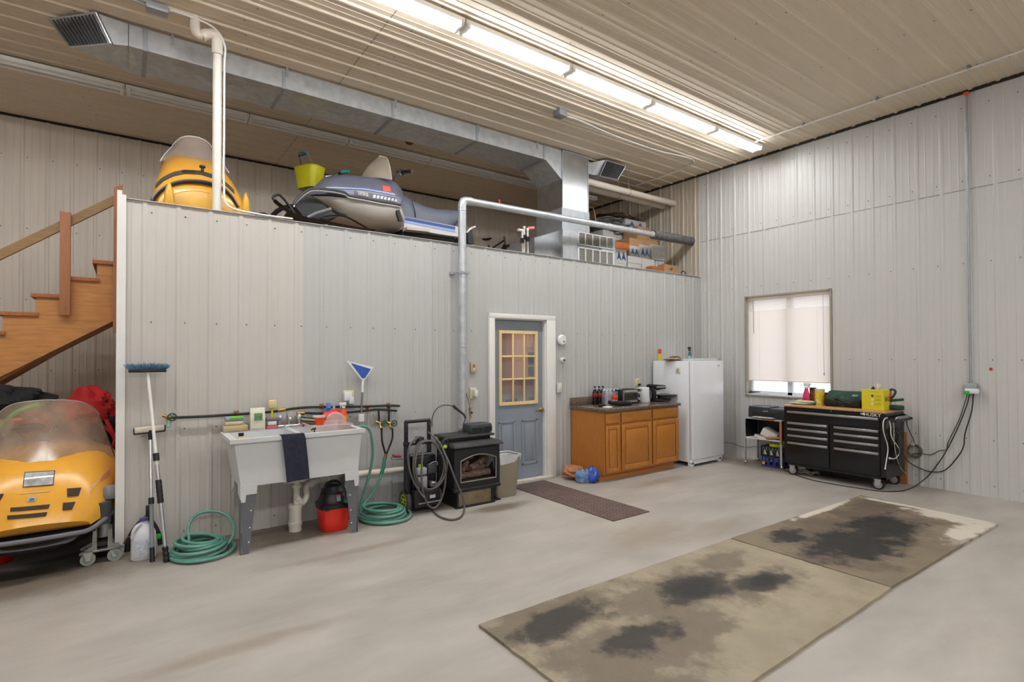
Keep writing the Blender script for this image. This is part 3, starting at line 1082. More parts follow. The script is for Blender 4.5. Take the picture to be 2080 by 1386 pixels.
t = thing('conduit', 'thin conduit from a grey box bending across the loft ceiling beside the duct', 'conduit')
b = B()
jb = at((1138, 232), 'Z', CZ-0.05)
b.box((jb.x, jb.y, CZ-0.045), (0.12, 0.12, 0.08), MGREY, bev=0.005)
b.obj('junction_box', t)
b = B()
pts = [at(p, 'Z', CZ-0.025) for p in ((1146, 235), (1165, 240), (1185, 248), (1250, 276), (1330, 304), (1395, 320), (1408, 326), (1405, 334), (1370, 350), (1290, 378))]
b.tube(pts, 0.010, WHITE, 8, sm=4)
b.obj('conduit_tube', t)
t = thing('conduit', 'straight white conduit fixed to the ceiling running beside the side wall', 'conduit')
a_, c_ = at((1535, 290), 'Z', CZ-0.03), at((2080, 97), 'Z', CZ-0.03)
a_.x = c_.x = -0.62
b = B()
b.cyl(a_, (-0.62, -5.2, CZ-0.03), 0.010, WHITE, seg=10)
b.obj('conduit_tube', t)
for y in (-1.9, -2.7, -3.5):
    B().bb(-0.655, -0.585, y-0.01, y+0.01, CZ-0.032, CZ-0.002, GALVD).obj('clip', t)
t = thing('conduit', 'grey conduit dropping down the side wall to an outlet box', 'conduit')
b = B()
for z0_, z1_ in ((1.22, 2.8), (2.8, 3.95), (3.95, CZ-0.04)):
    b.cyl((-0.025, -3.335, z0_), (-0.025, -3.335, z1_), 0.011, GALVD, seg=10)
    b.cyl((-0.025, -3.335, z0_-0.03), (-0.025, -3.335, z0_+0.03), 0.015, GALVD, seg=10)
b.obj('conduit_tube', t)
b = B()
b.ell((-0.03, -3.335, CZ-0.04), (0.03, 0.03, 0.02), ORANGE)
lab(b.obj('sealant', t), 'orange foam sealant at the ceiling')
b = B()
b.bb(-0.07, -0.01, -3.395, -3.285, 1.10, 1.20, GALVD, 0.006)
b.obj('outlet_box', t)
t = thing('power_tap', 'white three-way power adapter plugged into the side wall outlet box', 'adapter')
b = B()
b.bb(-0.115, -0.07, -3.42, -3.30, 1.09, 1.145, WPLAS, 0.012)
b.obj('adapter_body', t)
b = B()
b.bb(-0.13, -0.10, -3.345, -3.30, 1.08, 1.12, GREEN, 0.005)
b.obj('green_plug', t)

t = thing('ceiling_sensor', 'small rusty ceiling fitting above the blue snowmobile', 'fitting')
p = at((832, 291), 'Z', CZ-0.02)
B().lathe((p.x, p.y, CZ-0.004), [(0.001, 0), (0.06, 0), (0.05, -0.02), (0.02, -0.035), (0.001, -0.035)], mat('rusty_brown', '#7a5330', 0.6), 16).obj('fitting_body', t)
t = thing('copper_line', 'thin copper pipe curving up behind the air handler', 'pipe')
p0, p1, p2 = at((1195, 421), 'Y', 0.9), at((1207, 432), 'Y', 0.9), at((1214, 460), 'Y', 0.9)
B().tube([p0, (p1.x-0.03, .9, p0.z), p1, (p1.x+0.02, .9, p1.z-0.08), p2], 0.010, COPPER, 8, sm=5).obj('copper_pipe', t)

# ============================================================ STAIRS TO THE LOFT
st = thing('stairs', 'open wooden stairs with a handrail climbing left to right to the loft', 'stairs')
SX, SZ, RUN, RISE = -7.634, 2.461, 0.2236, 0.1773
SY0, SY1 = 1.5, 2.45
nst = 13
for i in range(nst):
    x, z = SX-RUN*i, SZ-RISE*i
    b = B()
    b.bb(x-0.035, x+RUN+(0.02 if i else -0.02), SY0-0.03, SY1+0.03, z-0.036, z, mat('stair_tread', '#a8683a', 0.6, var=0.15, scale=6, stretch=(8, 1, 8)), 0.003)
    b.obj('tread', st)
for y in (SY0, SY1-0.04):
    po = [(SX+RUN-0.02, SZ-0.036)]
    for i in range(nst):
        x, z = SX-RUN*i, SZ-RISE*i-0.036
        po += [(x, z), (x, z-RISE)] if i < nst-1 else [(x, z), (x, 0)]
    po += [(x+0.25, 0), (SX+RUN-0.02, SZ-0.036-0.46)]
    b = B()
    b.prism(po, 'XZ', y, y+0.04, WOOD)
    b.obj('stringer', st, smooth=False)
b = B()
b.prism([(SX+RUN-0.02, SZ-0.50), (SX+RUN-0.02, SZ-0.545), (SX-RUN*12.0, 0.02), (SX-RUN*12.0, 0.065)], 'XZ', SY0-0.05, SY1, WOOD)
b.obj('soffit_board', st, smooth=False)
p_t, p_b = at((136, 437), 'Y', 1.45), at((132, 641), 'Y', 1.45)
B().bb(p_b.x-0.04, p_b.x+0.04, 1.412, 1.452, p_b.z, p_t.z+0.02, WOODP, 0.003).obj('baluster', st)
p_t = at((250, 381), 'Y', 1.45)
b = B()
b.prism([(-7.505, 1.75), (-7.432, 1.75), (-7.432, p_t.z+0.02), (-7.505, p_t.z-0.02)], 'XZ', 1.412, 1.452, WOODP)
b.obj('baluster', st, smooth=False)
ra, rb_ = at((0, 507), 'Y', 1.46), at((243, 392), 'Y', 1.46)
rc, rd = at((0, 533), 'Y', 1.46), at((243, 411), 'Y', 1.46)
k_ = (rb_.z-ra.z)/(rb_.x-ra.x)
b = B()
xl = -10.4
b.prism([(rb_.x, rb_.z), (xl, rb_.z+(xl-rb_.x)*k_), (xl, rd.z+(xl-rb_.x)*k_), (rb_.x, rd.z)], 'XZ', 1.455, 1.495, WOODR)
b.obj('handrail', st, smooth=False)
for i in (8,):
    x = SX-RUN*i
    B().bb(x-0.04, x+0.04, 1.412, 1.452, SZ-RISE*i-0.2, SZ-RISE*i+0.85, WOODP, 0.003).obj('baluster', st)

# ============================================================ SNOWMOBILES AND LOFT STORAGE
def sup(x, hw, zb, zt, n=2.6, k=17, yy=0.0, zs=None, ax='Y', cx=0.0, lo=0.0):
    """an arched section: half width hw, from zb over zt and back"""
    out = []
    for i in range(k+1):
        t = pi*i/k
        c, s_ = cos(t), sin(t)
        u = -math.copysign(abs(c)**(2/n), c)*hw
        v = zb+(zt-zb)*abs(s_)**(2/n)
        out.append((u+cx, yy, v))
    return out


SMOKE = see_through('dusty_smoked_acrylic', '#a8927e', 0.56, 0.12, var=0.3, scale=5)
VENT = mat('vent_mesh', '#3b2d26', 0.8, var=0.5, scale=120)
PIPING = mat('grey_rub_rail', '#6c6c70', 0.35, var=0.08)

# ---- yellow snowmobile parked under the stairs, nose to the camera
sm = thing('snowmobile', 'yellow snowmobile with a smoked windshield on dolly wheels under the stairs', 'snowmobile')
C0 = -7.905
rs = []
for y, hw, zb, zt, n_ in ((-0.20, 0.30, 0.275, 0.36, 2.2), (-0.165, 0.39, 0.275, 0.45, 2.4), (-0.10, 0.435, 0.28, 0.56, 2.7), (-0.03, 0.455, 0.30, 0.66, 3.0), (0.06, 0.465, 0.33, 0.74, 3.0), (0.20, 0.47, 0.38, 0.82, 2.8), (0.40, 0.47, 0.42, 0.86, 2.5), (0.60, 0.44, 0.45, 0.84, 2.4), (0.75, 0.40, 0.47, 0.80, 2.4)):
    r = sup(0, hw, zb, zt, n_, 20, y, cx=C0)
    # the lower edge sweeps up toward the sides
    rs.append([(p[0], p[1]+0.28*(abs(p[0]-C0)/0.47)**3, p[2]+0.10*(abs(p[0]-C0)/0.47)**4*(1 if p[2] < zt else 0.3)) for p in r])
b = B()
b.rings(rs, YEL)
hood = b.obj('hood', sm, ang=60)
b = B()
pth = [Vector((rs[0][0][0], rs[0][0][1], rs[0][0][2]))]
front = [(-0.30, 0), (-0.2, -0.045), (0, -0.06), (0.2, -0.045), (0.30, 0)]
left = [Vector(r[0])+Vector((-0.012, -0.005, -0.012)) for r in rs[::-1]]
right = [Vector(r[-1])+Vector((0.012, -0.005, -0.012)) for r in rs]
mid = [Vector((C0+u, -0.145+v-0.0, 0.262)) for u, v in front]
path = left[:-1]+mid+right[1:]
b.tube(path, 0.017, PIPING, 8, sm=3)
b.obj('bumper_rail', sm)
b = B()
rs2 = []
for y, hw, z0_, z1_ in ((-0.19, 0.30, 0.18, 0.27), (-0.10, 0.41, 0.15, 0.28), (0.1, 0.45, 0.15, 0.36), (0.4, 0.46, 0.16, 0.44), (0.75, 0.40, 0.18, 0.47)):
    k2 = 14
    q_ = []
    for i in range(k2+1):
        t = pi*i/k2
        c, s_ = cos(t), sin(t)
        q_.append((C0-math.copysign(abs(c)**0.8, c)*hw, y+0.28*(abs(c)**3)*hw/0.47, z1_+0.06*abs(c)**4-(z1_-z0_)*abs(s_)**0.7))
    rs2.append(q_)
b.rings(rs2, BLACK)
b.obj('belly_pan', sm, ang=60)
# windshield
b = B()


def ws(u, v):
    s_ = u*2-1
    hw = 0.435*(1-v)+0.325*v
    z = 0.70+0.10*(1-abs(s_)**3)*0.35+v*(0.425-0.10*abs(s_)**5)-0.02*abs(s_)
    return (C0-0.0+s_*hw, 0.08+0.30*s_*s_*0.9+v*(0.34-0.06*s_*s_), z+0.02)


b.grid(ws, 24, 14, SMOKE)
wsh = b.obj('windshield', sm, ang=60)
b = B()
b.tube([ws(i/24, 1.0) for i in range(25)], 0.0055, mat('clear_edge', '#a9a49c', 0.2), 6)
b.tube([ws(0, 1-i/12) for i in range(13)], 0.004, BLACK, 6)
b.tube([ws(1, 1-i/12) for i in range(13)], 0.004, BLACK, 6)
b.obj('edge_trim', wsh)
HL = zr(0, 950, 6.027)


def fz(x, y, yy=-0.02):
    p = at(HL(x, y), 'Y', yy)
    return (p.x, p.z)


HEADL = mat('headlight_lens', '#b9bcbb', 0.12, 0.3, var=0.35, scale=26)
b = B()
patch(b, hood, [fz(290, 225), fz(665, 200), fz(672, 48), fz(296, 70)], DGREY, 0.002, th=0.006)
hl = b.obj('headlight', sm)
b = B()
patch(b, hood, [fz(304, 220), fz(655, 192), fz(660, 56), fz(306, 76)], HEADL, 0.008, th=0.006)
b.obj('headlight_lens', hl)
for c4 in ([(165, 488), (622, 448), (635, 403), (165, 448)], [(140, 572), (595, 530), (610, 485), (133, 530)], [(838, 325), (968, 322), (1000, 235), (832, 238)], [(788, 470), (898, 465), (936, 384), (790, 390)], [(-170, 455), (5, 420), (65, 305), (-150, 325)], [(-190, 500), (-5, 490), (5, 460), (-170, 480)]):
    b = B()
    patch(b, hood, [fz(*q) for q in c4], VENT, 0.003, th=0.004)
    b.obj('hood_vent', sm)
b = B()
patch(b, hood, [fz(362, 378), fz(470, 372), fz(470, 325), fz(362, 330)], mat('emblem_silver', '#b9bcc4', 0.3, 0.6), 0.004, th=0.004)
em = b.obj('emblem', sm)
b = B()
patch(b, hood, [fz(385, 366), fz(448, 358), fz(444, 338), fz(388, 345)], BLUE, 0.009, th=0.002)
b.obj('emblem_centre', em)
SILD = mat('silver_decal', '#c7ae95', 0.4)
for c4, m_, o_ in (([(1100, 290), (1210, 190), (1235, 150), (1130, 215)], SILD, 0.003), ([(1120, 262), (1200, 188), (1215, 165), (1140, 222)], YEL, 0.0055), ([(1225, 200), (1330, 150), (1350, 60), (1250, 130)], mat('faded_red_decal', '#c07a5a', 0.5), 0.003), ([(270, 300), (620, 268), (625, 258), (275, 290)], SILD, 0.003)):
    b = B()
    patch(b, hood, [fz(*q) for q in c4], m_, o_, th=0.002)
    b.obj('side_decal', sm)
b = B()
p = at(HL(1365, 310), 'Y', 0.02)
b.box((p.x+0.0, 0.05, p.z), (0.12, 0.10, 0.105), MGREY, bev=0.03, rot=(0, 0, 0.5))
b.obj('side_bumper', sm)
for s in (-1, 1):      # spindles and skis
    b = B()
    sx_ = C0+s*0.37
    b.cyl((sx_, 0.02, 0.42), (sx_+0.01, -0.02, 0.16), 0.04, STEEL, seg=16)
    b.cyl((sx_, 0.0, 0.42), (sx_, 0.0, 0.26), 0.052, DGREY, seg=16)
    b.obj('spindle', sm)
    b = B()
    b.tube([(sx_, -0.10, 0.13), (sx_, 0.05, 0.125), (sx_, 0.5, 0.125), (sx_, 0.9, 0.14)], 0.05, BLACK, 10, sm=3, flat=0.35)
    b.obj('ski', sm)
b = B()
b.bb(C0-0.19, C0+0.19, 0.75, 2.2, 0.09, 0.20, RUB, 0.04)
b.obj('track', sm)
b = B()
b.rings([sup(0, 0.2, 0.3, z, 3, 12, y, cx=C0) for y, z in ((0.75, 0.78), (0.95, 0.66), (1.5, 0.62), (2.1, 0.66), (2.2, 0.55))], BLACK)
b.obj('seat', sm)
b = B()
b.tube([(C0-0.34, 0.72, 0.93), (C0-0.14, 0.62, 0.95), (C0, 0.6, 0.90), (C0+0.14, 0.62, 0.95), (C0+0.34, 0.72, 0.93)], 0.014, BLACK, 8, sm=4)
b.obj('handlebar', sm)

# dollies below the skis
for i, (dx_, yy_, nm) in enumerate(((C0+0.37, -0.06, 'steel ski dolly on two grey casters beside the end of the partition'), (C0-0.37, -0.04, 'steel ski dolly under the left ski of the yellow snowmobile'))):
    t = thing('ski_dolly', nm, 'dolly', 'dollies under the yellow snowmobile')
    b = B()
    b.bb(dx_-0.10, dx_+0.10, yy_-0.08, yy_+0.10, 0.085, 0.10, STEEL, 0.004)
    for s in (-1, 1):
        b.prism([(dx_+s*0.03, 0.10), (dx_+s*0.13, 0.075), (dx_+s*0.135, 0.09), (dx_+s*0.06, 0.13), (dx_+s*0.055, 0.24), (dx_+s*0.035, 0.24)], 'XZ', yy_-0.07, yy_-0.06, STEEL)
        b.prism([(dx_+s*0.03, 0.10), (dx_+s*0.13, 0.075), (dx_+s*0.135, 0.09), (dx_+s*0.06, 0.13), (dx_+s*0.055, 0.24), (dx_+s*0.035, 0.24)], 'XZ', yy_+0.06, yy_+0.07, STEEL)
    b.obj('frame', t, smooth=False)
    for s in (-1, 1):
        q = at(HL(1078 if s < 0 else 1405, 1170 if s < 0 else 1120), 'Y', -0.1)
        wx = dx_+s*0.145 if i else q.x
        wy = -0.13
        b = B()
        b.cyl((wx-0.0, wy-0.014, 0.045), (wx, wy+0.014, 0.045), 0.045, mat('grey_caster_rubber', '#8f938d', 0.5), seg=24)
        b.cyl((wx, wy-0.017, 0.045), (wx, wy-0.013, 0.045), 0.026, mat('caster_hub', '#7c817e', 0.5), seg=20)
        w_ = b.obj('wheel', t)
        b = B()
        b.prism([(wx-0.01, 0.035), (wx+0.012, 0.035), (wx+0.03*(-s), 0.10), (wx-0.03, 0.10), (wx-0.02, 0.075)], 'XZ', wy-0.022, wy-0.018, mat('zinc_plate', '#b9bdb5', 0.4, 0.5))
        b.prism([(wx-0.01, 0.035), (wx+0.012, 0.035), (wx+0.03*(-s), 0.10), (wx-0.03, 0.10), (wx-0.02, 0.075)], 'XZ', wy+0.018, wy+0.022, mat('zinc_plate', '#b9bdb5', 0.4, 0.5))
        b.bb(wx-0.03, wx+0.03, wy-0.03, wy+0.03, 0.098, 0.106, STEEL)
        b.obj('caster_fork', w_, smooth=False)
    b = B()
    b.tube([(dx_+0.13, yy_-0.03, 0.10), (dx_+0.16, yy_-0.04, 0.15), (dx_+0.20, yy_-0.03, 0.10), (dx_+0.22, yy_-0.05, 0.04)] if i == 0 else [(dx_-0.13, yy_, 0.1), (dx_-0.2, yy_, 0.12), (dx_-0.22, yy_, 0.05)], 0.008, mat('rusty_iron', '#6b4c3a', 0.7, 0.3, var=0.3), 6, sm=4)
    b.obj('latch', t)

# ---- machines and clothing behind it
t = thing('snowmobile', 'white snowmobile with black louvres behind the yellow one at the left edge', 'snowmobile')
b = B()
b.rings([sup(0, hw, 0.35, zt, 2.6, 14, y, cx=-8.62) for y, hw, zt in ((0.92, 0.25, 0.62), (0.98, 0.34, 0.82), (1.1, 0.40, 1.05), (1.25, 0.41, 1.12), (1.38, 0.38, 1.08))], mat('white_gelcoat', '#c9c9cc', 0.25, var=0.04))
wh_ = b.obj('hood', t, ang=60)
b = B()
for z in (0.80, 0.83, 0.86, 0.66, 0.69, 0.72):
    patch(b, wh_, [(-8.42, z), (-8.16, z+0.012), (-8.16, z+0.026), (-8.42, z+0.014)], BLACK, 0.003, start=-1.0, nx=4, ny=1)
b.obj('louvre', t)
b = B()
b.bb(-8.85, -8.25, 0.95, 1.3, 0.0, 0.36, BLACK, 0.03)
b.obj('belly_pan', t)
t = thing('jacket', 'black jacket with red and bright green patches heaped behind the yellow snowmobile', 'jacket')


def cloth_heap(cx, cy, cz, rx, ry, rz_, m, seed, amp=0.25):
    rg_ = random.Random(seed)
    ph = [(rg_.uniform(0, 6.28), rg_.uniform(-2.6, 2.6), rg_.uniform(-2.6, 2.6)) for _ in range(7)]
    b_ = B()
    b_.ell((0, 0, 0), 1.0, m, 36, 20)

    def f(v):
        fold = sum(0.10*abs(sin(p*2+(a+3)*1.2*v.x+(c*1.5+4)*v.y*0.8+(a-4)*1.3*v.z)) for p, a, c in ph[:4])-0.2
        k_ = 1+fold*min(1.4, amp*4)+0.7*amp*sum(sin(p+a*v.x*1.7+c*v.z*1.1+(a-c)*v.y*1.2) for p, a, c in ph)/4
        return (cx+v.x*rx*k_, cy+v.y*ry*k_, cz+v.z*rz_*k_)
    return b_.warp(f)


cloth_heap(-8.30, 1.0, 1.14, 0.40, 0.25, 0.13, mat('black_cloth', '#16161a', 0.85, var=0.3), 3).obj('jacket_body', t)
cloth_heap(-8.45, 0.86, 1.16, 0.16, 0.16, 0.07, mat('red_cloth', '#b0181c', 0.8, var=0.2), 5).obj('red_panel', t)
p = at((50, 838), 'Y', 0.7)
b = B()
b.tube([p+Vector((-0.13, 0, -0.10)), p+Vector((-0.05, 0, 0.0)), p+Vector((0.09, 0.02, 0.06))], lambda q: 0.028+0.012*q, GREEN, 10, sm=4, flat=0.6)
lab(b.obj('sleeve_cuff', t), 'bright green cuff')
b = B()
p = at((27, 854), 'Y', 0.7)
b.ell(p, (0.07, 0.03, 0.022), ORANGE)
b.obj('orange_patch', t)
t = thing('jacket', 'red and black riding jacket draped between the windshield and the partition end', 'jacket')
cloth_heap(-7.66, 1.06, 1.02, 0.17, 0.22, 0.19, mat('red_cloth', '#b0181c', 0.8, var=0.2), 11, 0.35).obj('jacket_body', t)
cloth_heap(-7.60, 0.98, 0.80, 0.13, 0.16, 0.30, mat('black_cloth', '#16161a', 0.85, var=0.3), 13, 0.3).obj('jacket_lining', t)
b = B()
for q0, q1 in (((215, 852), (236, 905)), ((205, 862), (228, 884)), ((238, 880), (214, 935))):
    a0, a1 = at(q0, 'Y', 0.80), at(q1, 'Y', 0.80)
    b.tube([a0, (a0+a1)/2+Vector((0.01, -0.02, 0)), a1], 0.018, mat('red_cloth', '#b0181c', 0.8), 8, sm=4, flat=0.5)
b.obj('red_strap', t)
t = thing('helmet', 'dull red riding helmet seen through the smoked windshield', 'helmet')
b = B()
b.ell((-8.02, 0.86, 0.955), (0.13, 0.15, 0.12), mat('dull_red_shell', '#a8463c', 0.3))
b.obj('shell', t)
b = B()
b.ell((-8.02, 0.77, 0.94), (0.09, 0.08, 0.05), BLACK)
b.obj('visor', t)
t = thing('gear_bag', 'dark red and black gear bag piled behind the smoked windshield', 'bag')
cloth_heap(-7.95, 1.35, 0.92, 0.22, 0.25, 0.17, mat('maroon_cloth', '#7c3430', 0.85, var=0.4, scale=4), 23, 0.3).obj('bag_body', t)
t = thing('storage_tote', 'red plastic tub on the floor under the yellow snowmobile, left edge', 'tub')
b = B()
p = at((0, 1112), 'Z', 0.0)
b.lathe((-8.18, 0.35, 0), [(0.001, 0), (0.10, 0), (0.13, 0.05), (0.13, 0.07), (0.11, 0.07), (0.09, 0.02), (0.001, 0.02)], RED, 20)
b.obj('tub_body', t)
t = thing('shelf_goods', 'yellow and blue package squeezed behind the partition end above the red jacket', 'package')
p = at((243, 848), 'Y', 1.0)
B().box((p.x, 1.02, p.z), (0.10, 0.08, 0.07), YEL, bev=0.01).obj('package_body', t)

# ---- yellow snowmobile in the loft, nose toward the edge
t = thing('snowmobile', 'older yellow snowmobile with a tall windshield and yellow ski tips at the loft edge', 'snowmobile')
CX = at((402, 400), 'Y', 0.5).x
b = B()
rs = []
for y, hw, zb, zt, n_ in ((0.20, 0.30, 2.72, 2.90, 2.4), (0.23, 0.34, 2.72, 3.02, 2.6), (0.30, 0.36, 2.74, 3.10, 2.8), (0.42, 0.345, 2.78, 3.22, 3.0), (0.58, 0.32, 2.84, 3.32, 3.2), (0.75, 0.30, 2.9, 3.42, 3.4), (0.85, 0.28, 2.9, 3.40, 3.4)):
    rs.append(sup(0, hw, zb, zt, n_, 18, y, cx=CX))
b.rings(rs, YEL)
h2 = b.obj('hood', t, ang=60)
LZ = zr(90, 0, 3.151)


def lz(x, y, yy=0.35):
    p_ = at(LZ(x, y), 'Y', yy)
    return (p_.x, p_.z)


BAND = mat('dark_grey_band', '#4a4a4c', 0.45, var=0.1)
b = B()
ptsA = [(712, 1195), (760, 1150), (830, 1115), (900, 1098), (1000, 1100), (1080, 1128), (1150, 1175), (1205, 1235)]
for i in range(len(ptsA)-1):
    (xa, ya), (xb, yb) = ptsA[i], ptsA[i+1]
    patch(b, h2, [lz(xa, ya+24), lz(xb, yb+24), lz(xb, yb-10), lz(xa, ya-10)], BAND, 0.004, nx=3, ny=2, start=-1)
b.obj('hood_strap', t)
b = B()
for k in range(8):
    patch(b, h2, [lz(880+k*11, 1112), lz(885+k*11, 1112), lz(885+k*11, 1090), lz(880+k*11, 1090)], BLACK, 0.010, nx=1, ny=1, start=-1, th=0.003)
b.obj('vent_slots', t)
b = B()
p = lz(1008, 1098)
b.lathe((p[0], 0.30, p[1]-0.01), [(0.012, 0), (0.012, 0.025), (0.024, 0.03), (0.024, 0.045), (0.001, 0.05)], BLACK, 14)
b.obj('fuel_cap', t)
b = B()
arc = [(690, 1290), (705, 1262), (760, 1210), (850, 1172), (950, 1163), (1050, 1175), (1140, 1210), (1200, 1262), (1240, 1330)]
b.tube([Vector((lz(*q, 0.22)[0], 0.215, lz(*q, 0.22)[1])) for q in arc], 0.016, BLACK, 8, sm=4)
b.tube([Vector((lz(q[0], q[1]-9, 0.22)[0], 0.205, lz(q[0], q[1]-9, 0.22)[1])) for q in arc], 0.008, PIPING, 8, sm=4)
b.obj('bumper', t)
b = B()
b.rings([[(CX+hw*cos(pi*i/12), y, 2.70+h*sin(pi*i/12)) for i in range(13)] for y, hw, h in ((0.16, 0.24, 0.13), (0.19, 0.31, 0.24), (0.24, 0.33, 0.27))], YELD)
b.obj('belly_pan', t)
b = B()
b.bb(lz(895, 0)[0], lz(925, 0)[0], 0.19, 0.21, lz(0, 1205)[1], lz(0, 1165)[1], MGREY, 0.003)
b.obj('latch', t)
b = B()


def ws2(u, v):
    s_ = u*2-1
    hw = 0.285*(1-v)+0.215*v*(1-0.12*v)
    return (CX+0.01+s_*hw, 0.66+0.14*s_*s_+0.16*v, 3.33+v*(0.30-0.10*abs(s_)**3.5))


b.grid(ws2, 22, 12, see_through('pale_smoked_acrylic', '#b9a79c', 0.62, 0.2, var=0.1))
w2 = b.obj('windshield', t, ang=60)
b = B()
b.tube([ws2(0, i/8) for i in range(8)]+[ws2(i/22, 1) for i in range(23)]+[ws2(1, 1-i/8) for i in range(1, 9)], 0.006, WHITE, 6)
b.obj('edge_trim', w2)
for xp, yp, w_, h_ in ((800, 1165, 0.07, 0.30), (1290, 1232, 0.06, 0.26)):
    p = at(LZ(xp, yp), 'Y', 0.10)
    b = B()
    b.rings([[(p.x+q*w_*cos(2*pi*i/12)*0.5+dx, 0.10+0.03*sin(2*pi*i/12)+dy, z) for i in range(12)] for q, dx, dy, z in ((1.2, -0.02, 0.02, p.z-h_), (1.15, 0, 0, p.z-h_*0.6), (0.9, 0.0, 0, p.z-h_*0.25), (0.5, 0.0, 0.02, p.z-0.02), (0.15, 0, 0.02, p.z))], YELD)
    b.obj('ski_tip', t, ang=60)
b = B()
b.bb(CX-0.2, CX+0.2, 0.85, 2.2, LOFT+0.1, LOFT+0.45, BLACK, 0.04)
b.obj('tunnel', t)
b = B()
b.bb(CX-0.19, CX+0.19, 0.5, 2.3, LOFT, LOFT+0.14, RUB, 0.05)
b.obj('track', t)

# ---- blue snowmobile in the loft, seen from its side
BS = thing('snowmobile', 'blue and white snowmobile with a long grey seat, side on at the loft edge', 'snowmobile')
bz = zr(540, 290, 4.5217)
NY, CYB = 0.42, 0.80       # near side and centre line


def P(x, y, yy=NY):
    p_ = at(bz(x, y), 'Y', yy)
    return (p_.x, p_.z)


BLU1 = mat('slate_blue_gelcoat', '#626473', 0.3, var=0.06)
SEATB = mat('blue_grey_vinyl', '#5d6270', 0.5, var=0.08, bump=0.1)
HULL = mat('dusty_white_hull', '#bdb8b0', 0.4, var=0.06, scale=4, dirt='#8d7a62', dscale=3, damt=0.5)


def loft_side(top, bot, hw, m, n=2.6, cy=CYB, k=16):
    """top, bot: matching side outline points (x, z); hw: half widths; rounded across"""
    b_ = B()
    rs_ = []
    for (xt, zt), (xb, zb), h in zip(top, bot, hw):
        r_ = []
        for i in range(k+1):
            t_ = pi*i/k
            c, s_ = cos(t_), sin(t_)
            f = abs(s_)**(2/n)
            r_.append((xb+(xt-xb)*f, cy-math.copysign(abs(c)**(2/n), c)*h, zb+(zt-zb)*f))
        rs_.append(r_)
    return b_.rings(rs_, m)


top = [P(435, 425, .7), P(500, 345, CYB), P(600, 322, CYB), P(750, 325, CYB), P(900, 340, CYB), P(1050, 350, CYB), P(1140, 385, CYB), P(1195, 450, CYB)]
bot = [P(430, 440), P(470, 455), P(600, 470), P(760, 500), P(900, 520), P(1050, 545), P(1150, 565), P(1235, 590)]
b = loft_side(top, bot, [.16, .30, .35, .37, .38, .38, .37, .33], BLU1)
hb = b.obj('hood', BS, ang=60)
STR1, STR2 = mat('light_blue_stripe', '#8fa3c8', 0.35), mat('deep_blue_stripe', '#35508e', 0.35)
b = B()
for c4, m_ in (([(560, 408), (900, 432), (900, 418), (570, 395)], STR1), ([(900, 432), (1195, 482), (1185, 462), (900, 418)], STR1), ([(740, 422), (1090, 452), (1075, 432), (740, 404)], STR2)):
    patch(b, hb, [P(*q) for q in c4], m_, 0.004 if m_ is STR1 else 0.002, start=-1, th=0.003)
b.obj('hood_stripe', BS)
b = B()
patch(b, hb, [P(820, 512), P(1225, 570), P(1190, 500), P(815, 440)], mat('silver_decal_panel', '#585c66', 0.4), 0.003, start=-1, th=0.002)
b.obj('decal_panel', BS)
for s_, x0_, x1_, yq, sz in (('YAMAHA', 833, 945, 473, 0.085), ('SRV', 975, 1215, 520, 0.13)):
    a0, a1 = at(bz(x0_, yq-9), 'Y', NY-0.02), at(bz(x1_, yq+12), 'Y', NY-0.02)
    if s_ == 'YAMAHA':
        text('lettering', s_, sz*0.85, (a0+a1)/2+Vector((0, -0.012, 0)), (pi/2, math.atan2(-(a1.z-a0.z), a1.x-a0.x), 0), WHITE, BS, 0.002, sx=0.9*(a1-a0).length/(sz*0.85*4.2))
b = B()
for k in range(7):
    xx = 980+k*34
    patch(b, hb, [P(xx, 507+k*5), P(xx+24, 511+k*5), P(xx+30, 482+k*6), P(xx+8, 478+k*6)], mat('white_decal', '#d5d5d8', 0.4), 0.007, start=-1, th=0.002, nx=2, ny=2)
b.obj('model_decal', BS)
b = B()
patch(b, hb, [P(1080, 445), P(1155, 450), P(1150, 398), P(1075, 388)], mat('red_orange_sticker', '#e2563c', 0.5), 0.008, start=-1, th=0.002)
b.obj('registration_sticker', BS)
# white lower hull
top = [P(465, 462), P(600, 482), P(760, 505), P(900, 525), P(1050, 550), P(1160, 570), P(1240, 590), P(1285, 690)]
bot = [P(520, 510), P(640, 590), P(740, 665), P(850, 705), P(950, 728), P(1060, 745), P(1180, 765), P(1290, 775)]
b = B()
rs_ = []
for (xt, zt), (xb, zb), h in zip(top, bot, (.26, .33, .36, .375, .38, .385, .38, .36)):
    r_ = []
    for i in range(17):
        t_ = pi*i/16
        c, s_ = cos(t_), sin(t_)
        f = abs(s_)**1.2
        r_.append((xt+(xb-xt)*f, CYB-math.copysign(abs(c)**0.75, c)*h, zt+(zb-zt)*f))
    rs_.append(r_)
b.rings(rs_, HULL)
b.obj('belly_pan', BS, ang=60)
b = B()
a_ = P(1195, 620)
b.prism([P(1195, 622), P(1225, 618), P(1258, 722), P(1225, 722)], 'XZ', NY-0.008, NY+0.03, BLACK)
b.obj('side_vent', BS, smooth=False)
b = B()
for dy, r_, m_ in ((0, 0.016, DGREY), (18, 0.010, mat('chrome_strip', '#b9b6b2', 0.3, 0.6))):
    rail = [(255, 575+dy), (270, 540+dy), (330, 480+dy), (400, 435+dy), (470, 426+dy), (600, 438+dy), (720, 462+dy), (760, 490+dy), (900, 515+dy), (1050, 545+dy), (1160, 562+dy), (1235, 578+dy)]
    b.tube([(P(*q, NY-0.0)[0], NY-0.012, P(*q, NY)[1]) for q in rail], r_, m_, 8, sm=3)
b.obj('bumper_rail', BS)
b = B()      # dark engine bay seen in the open nose
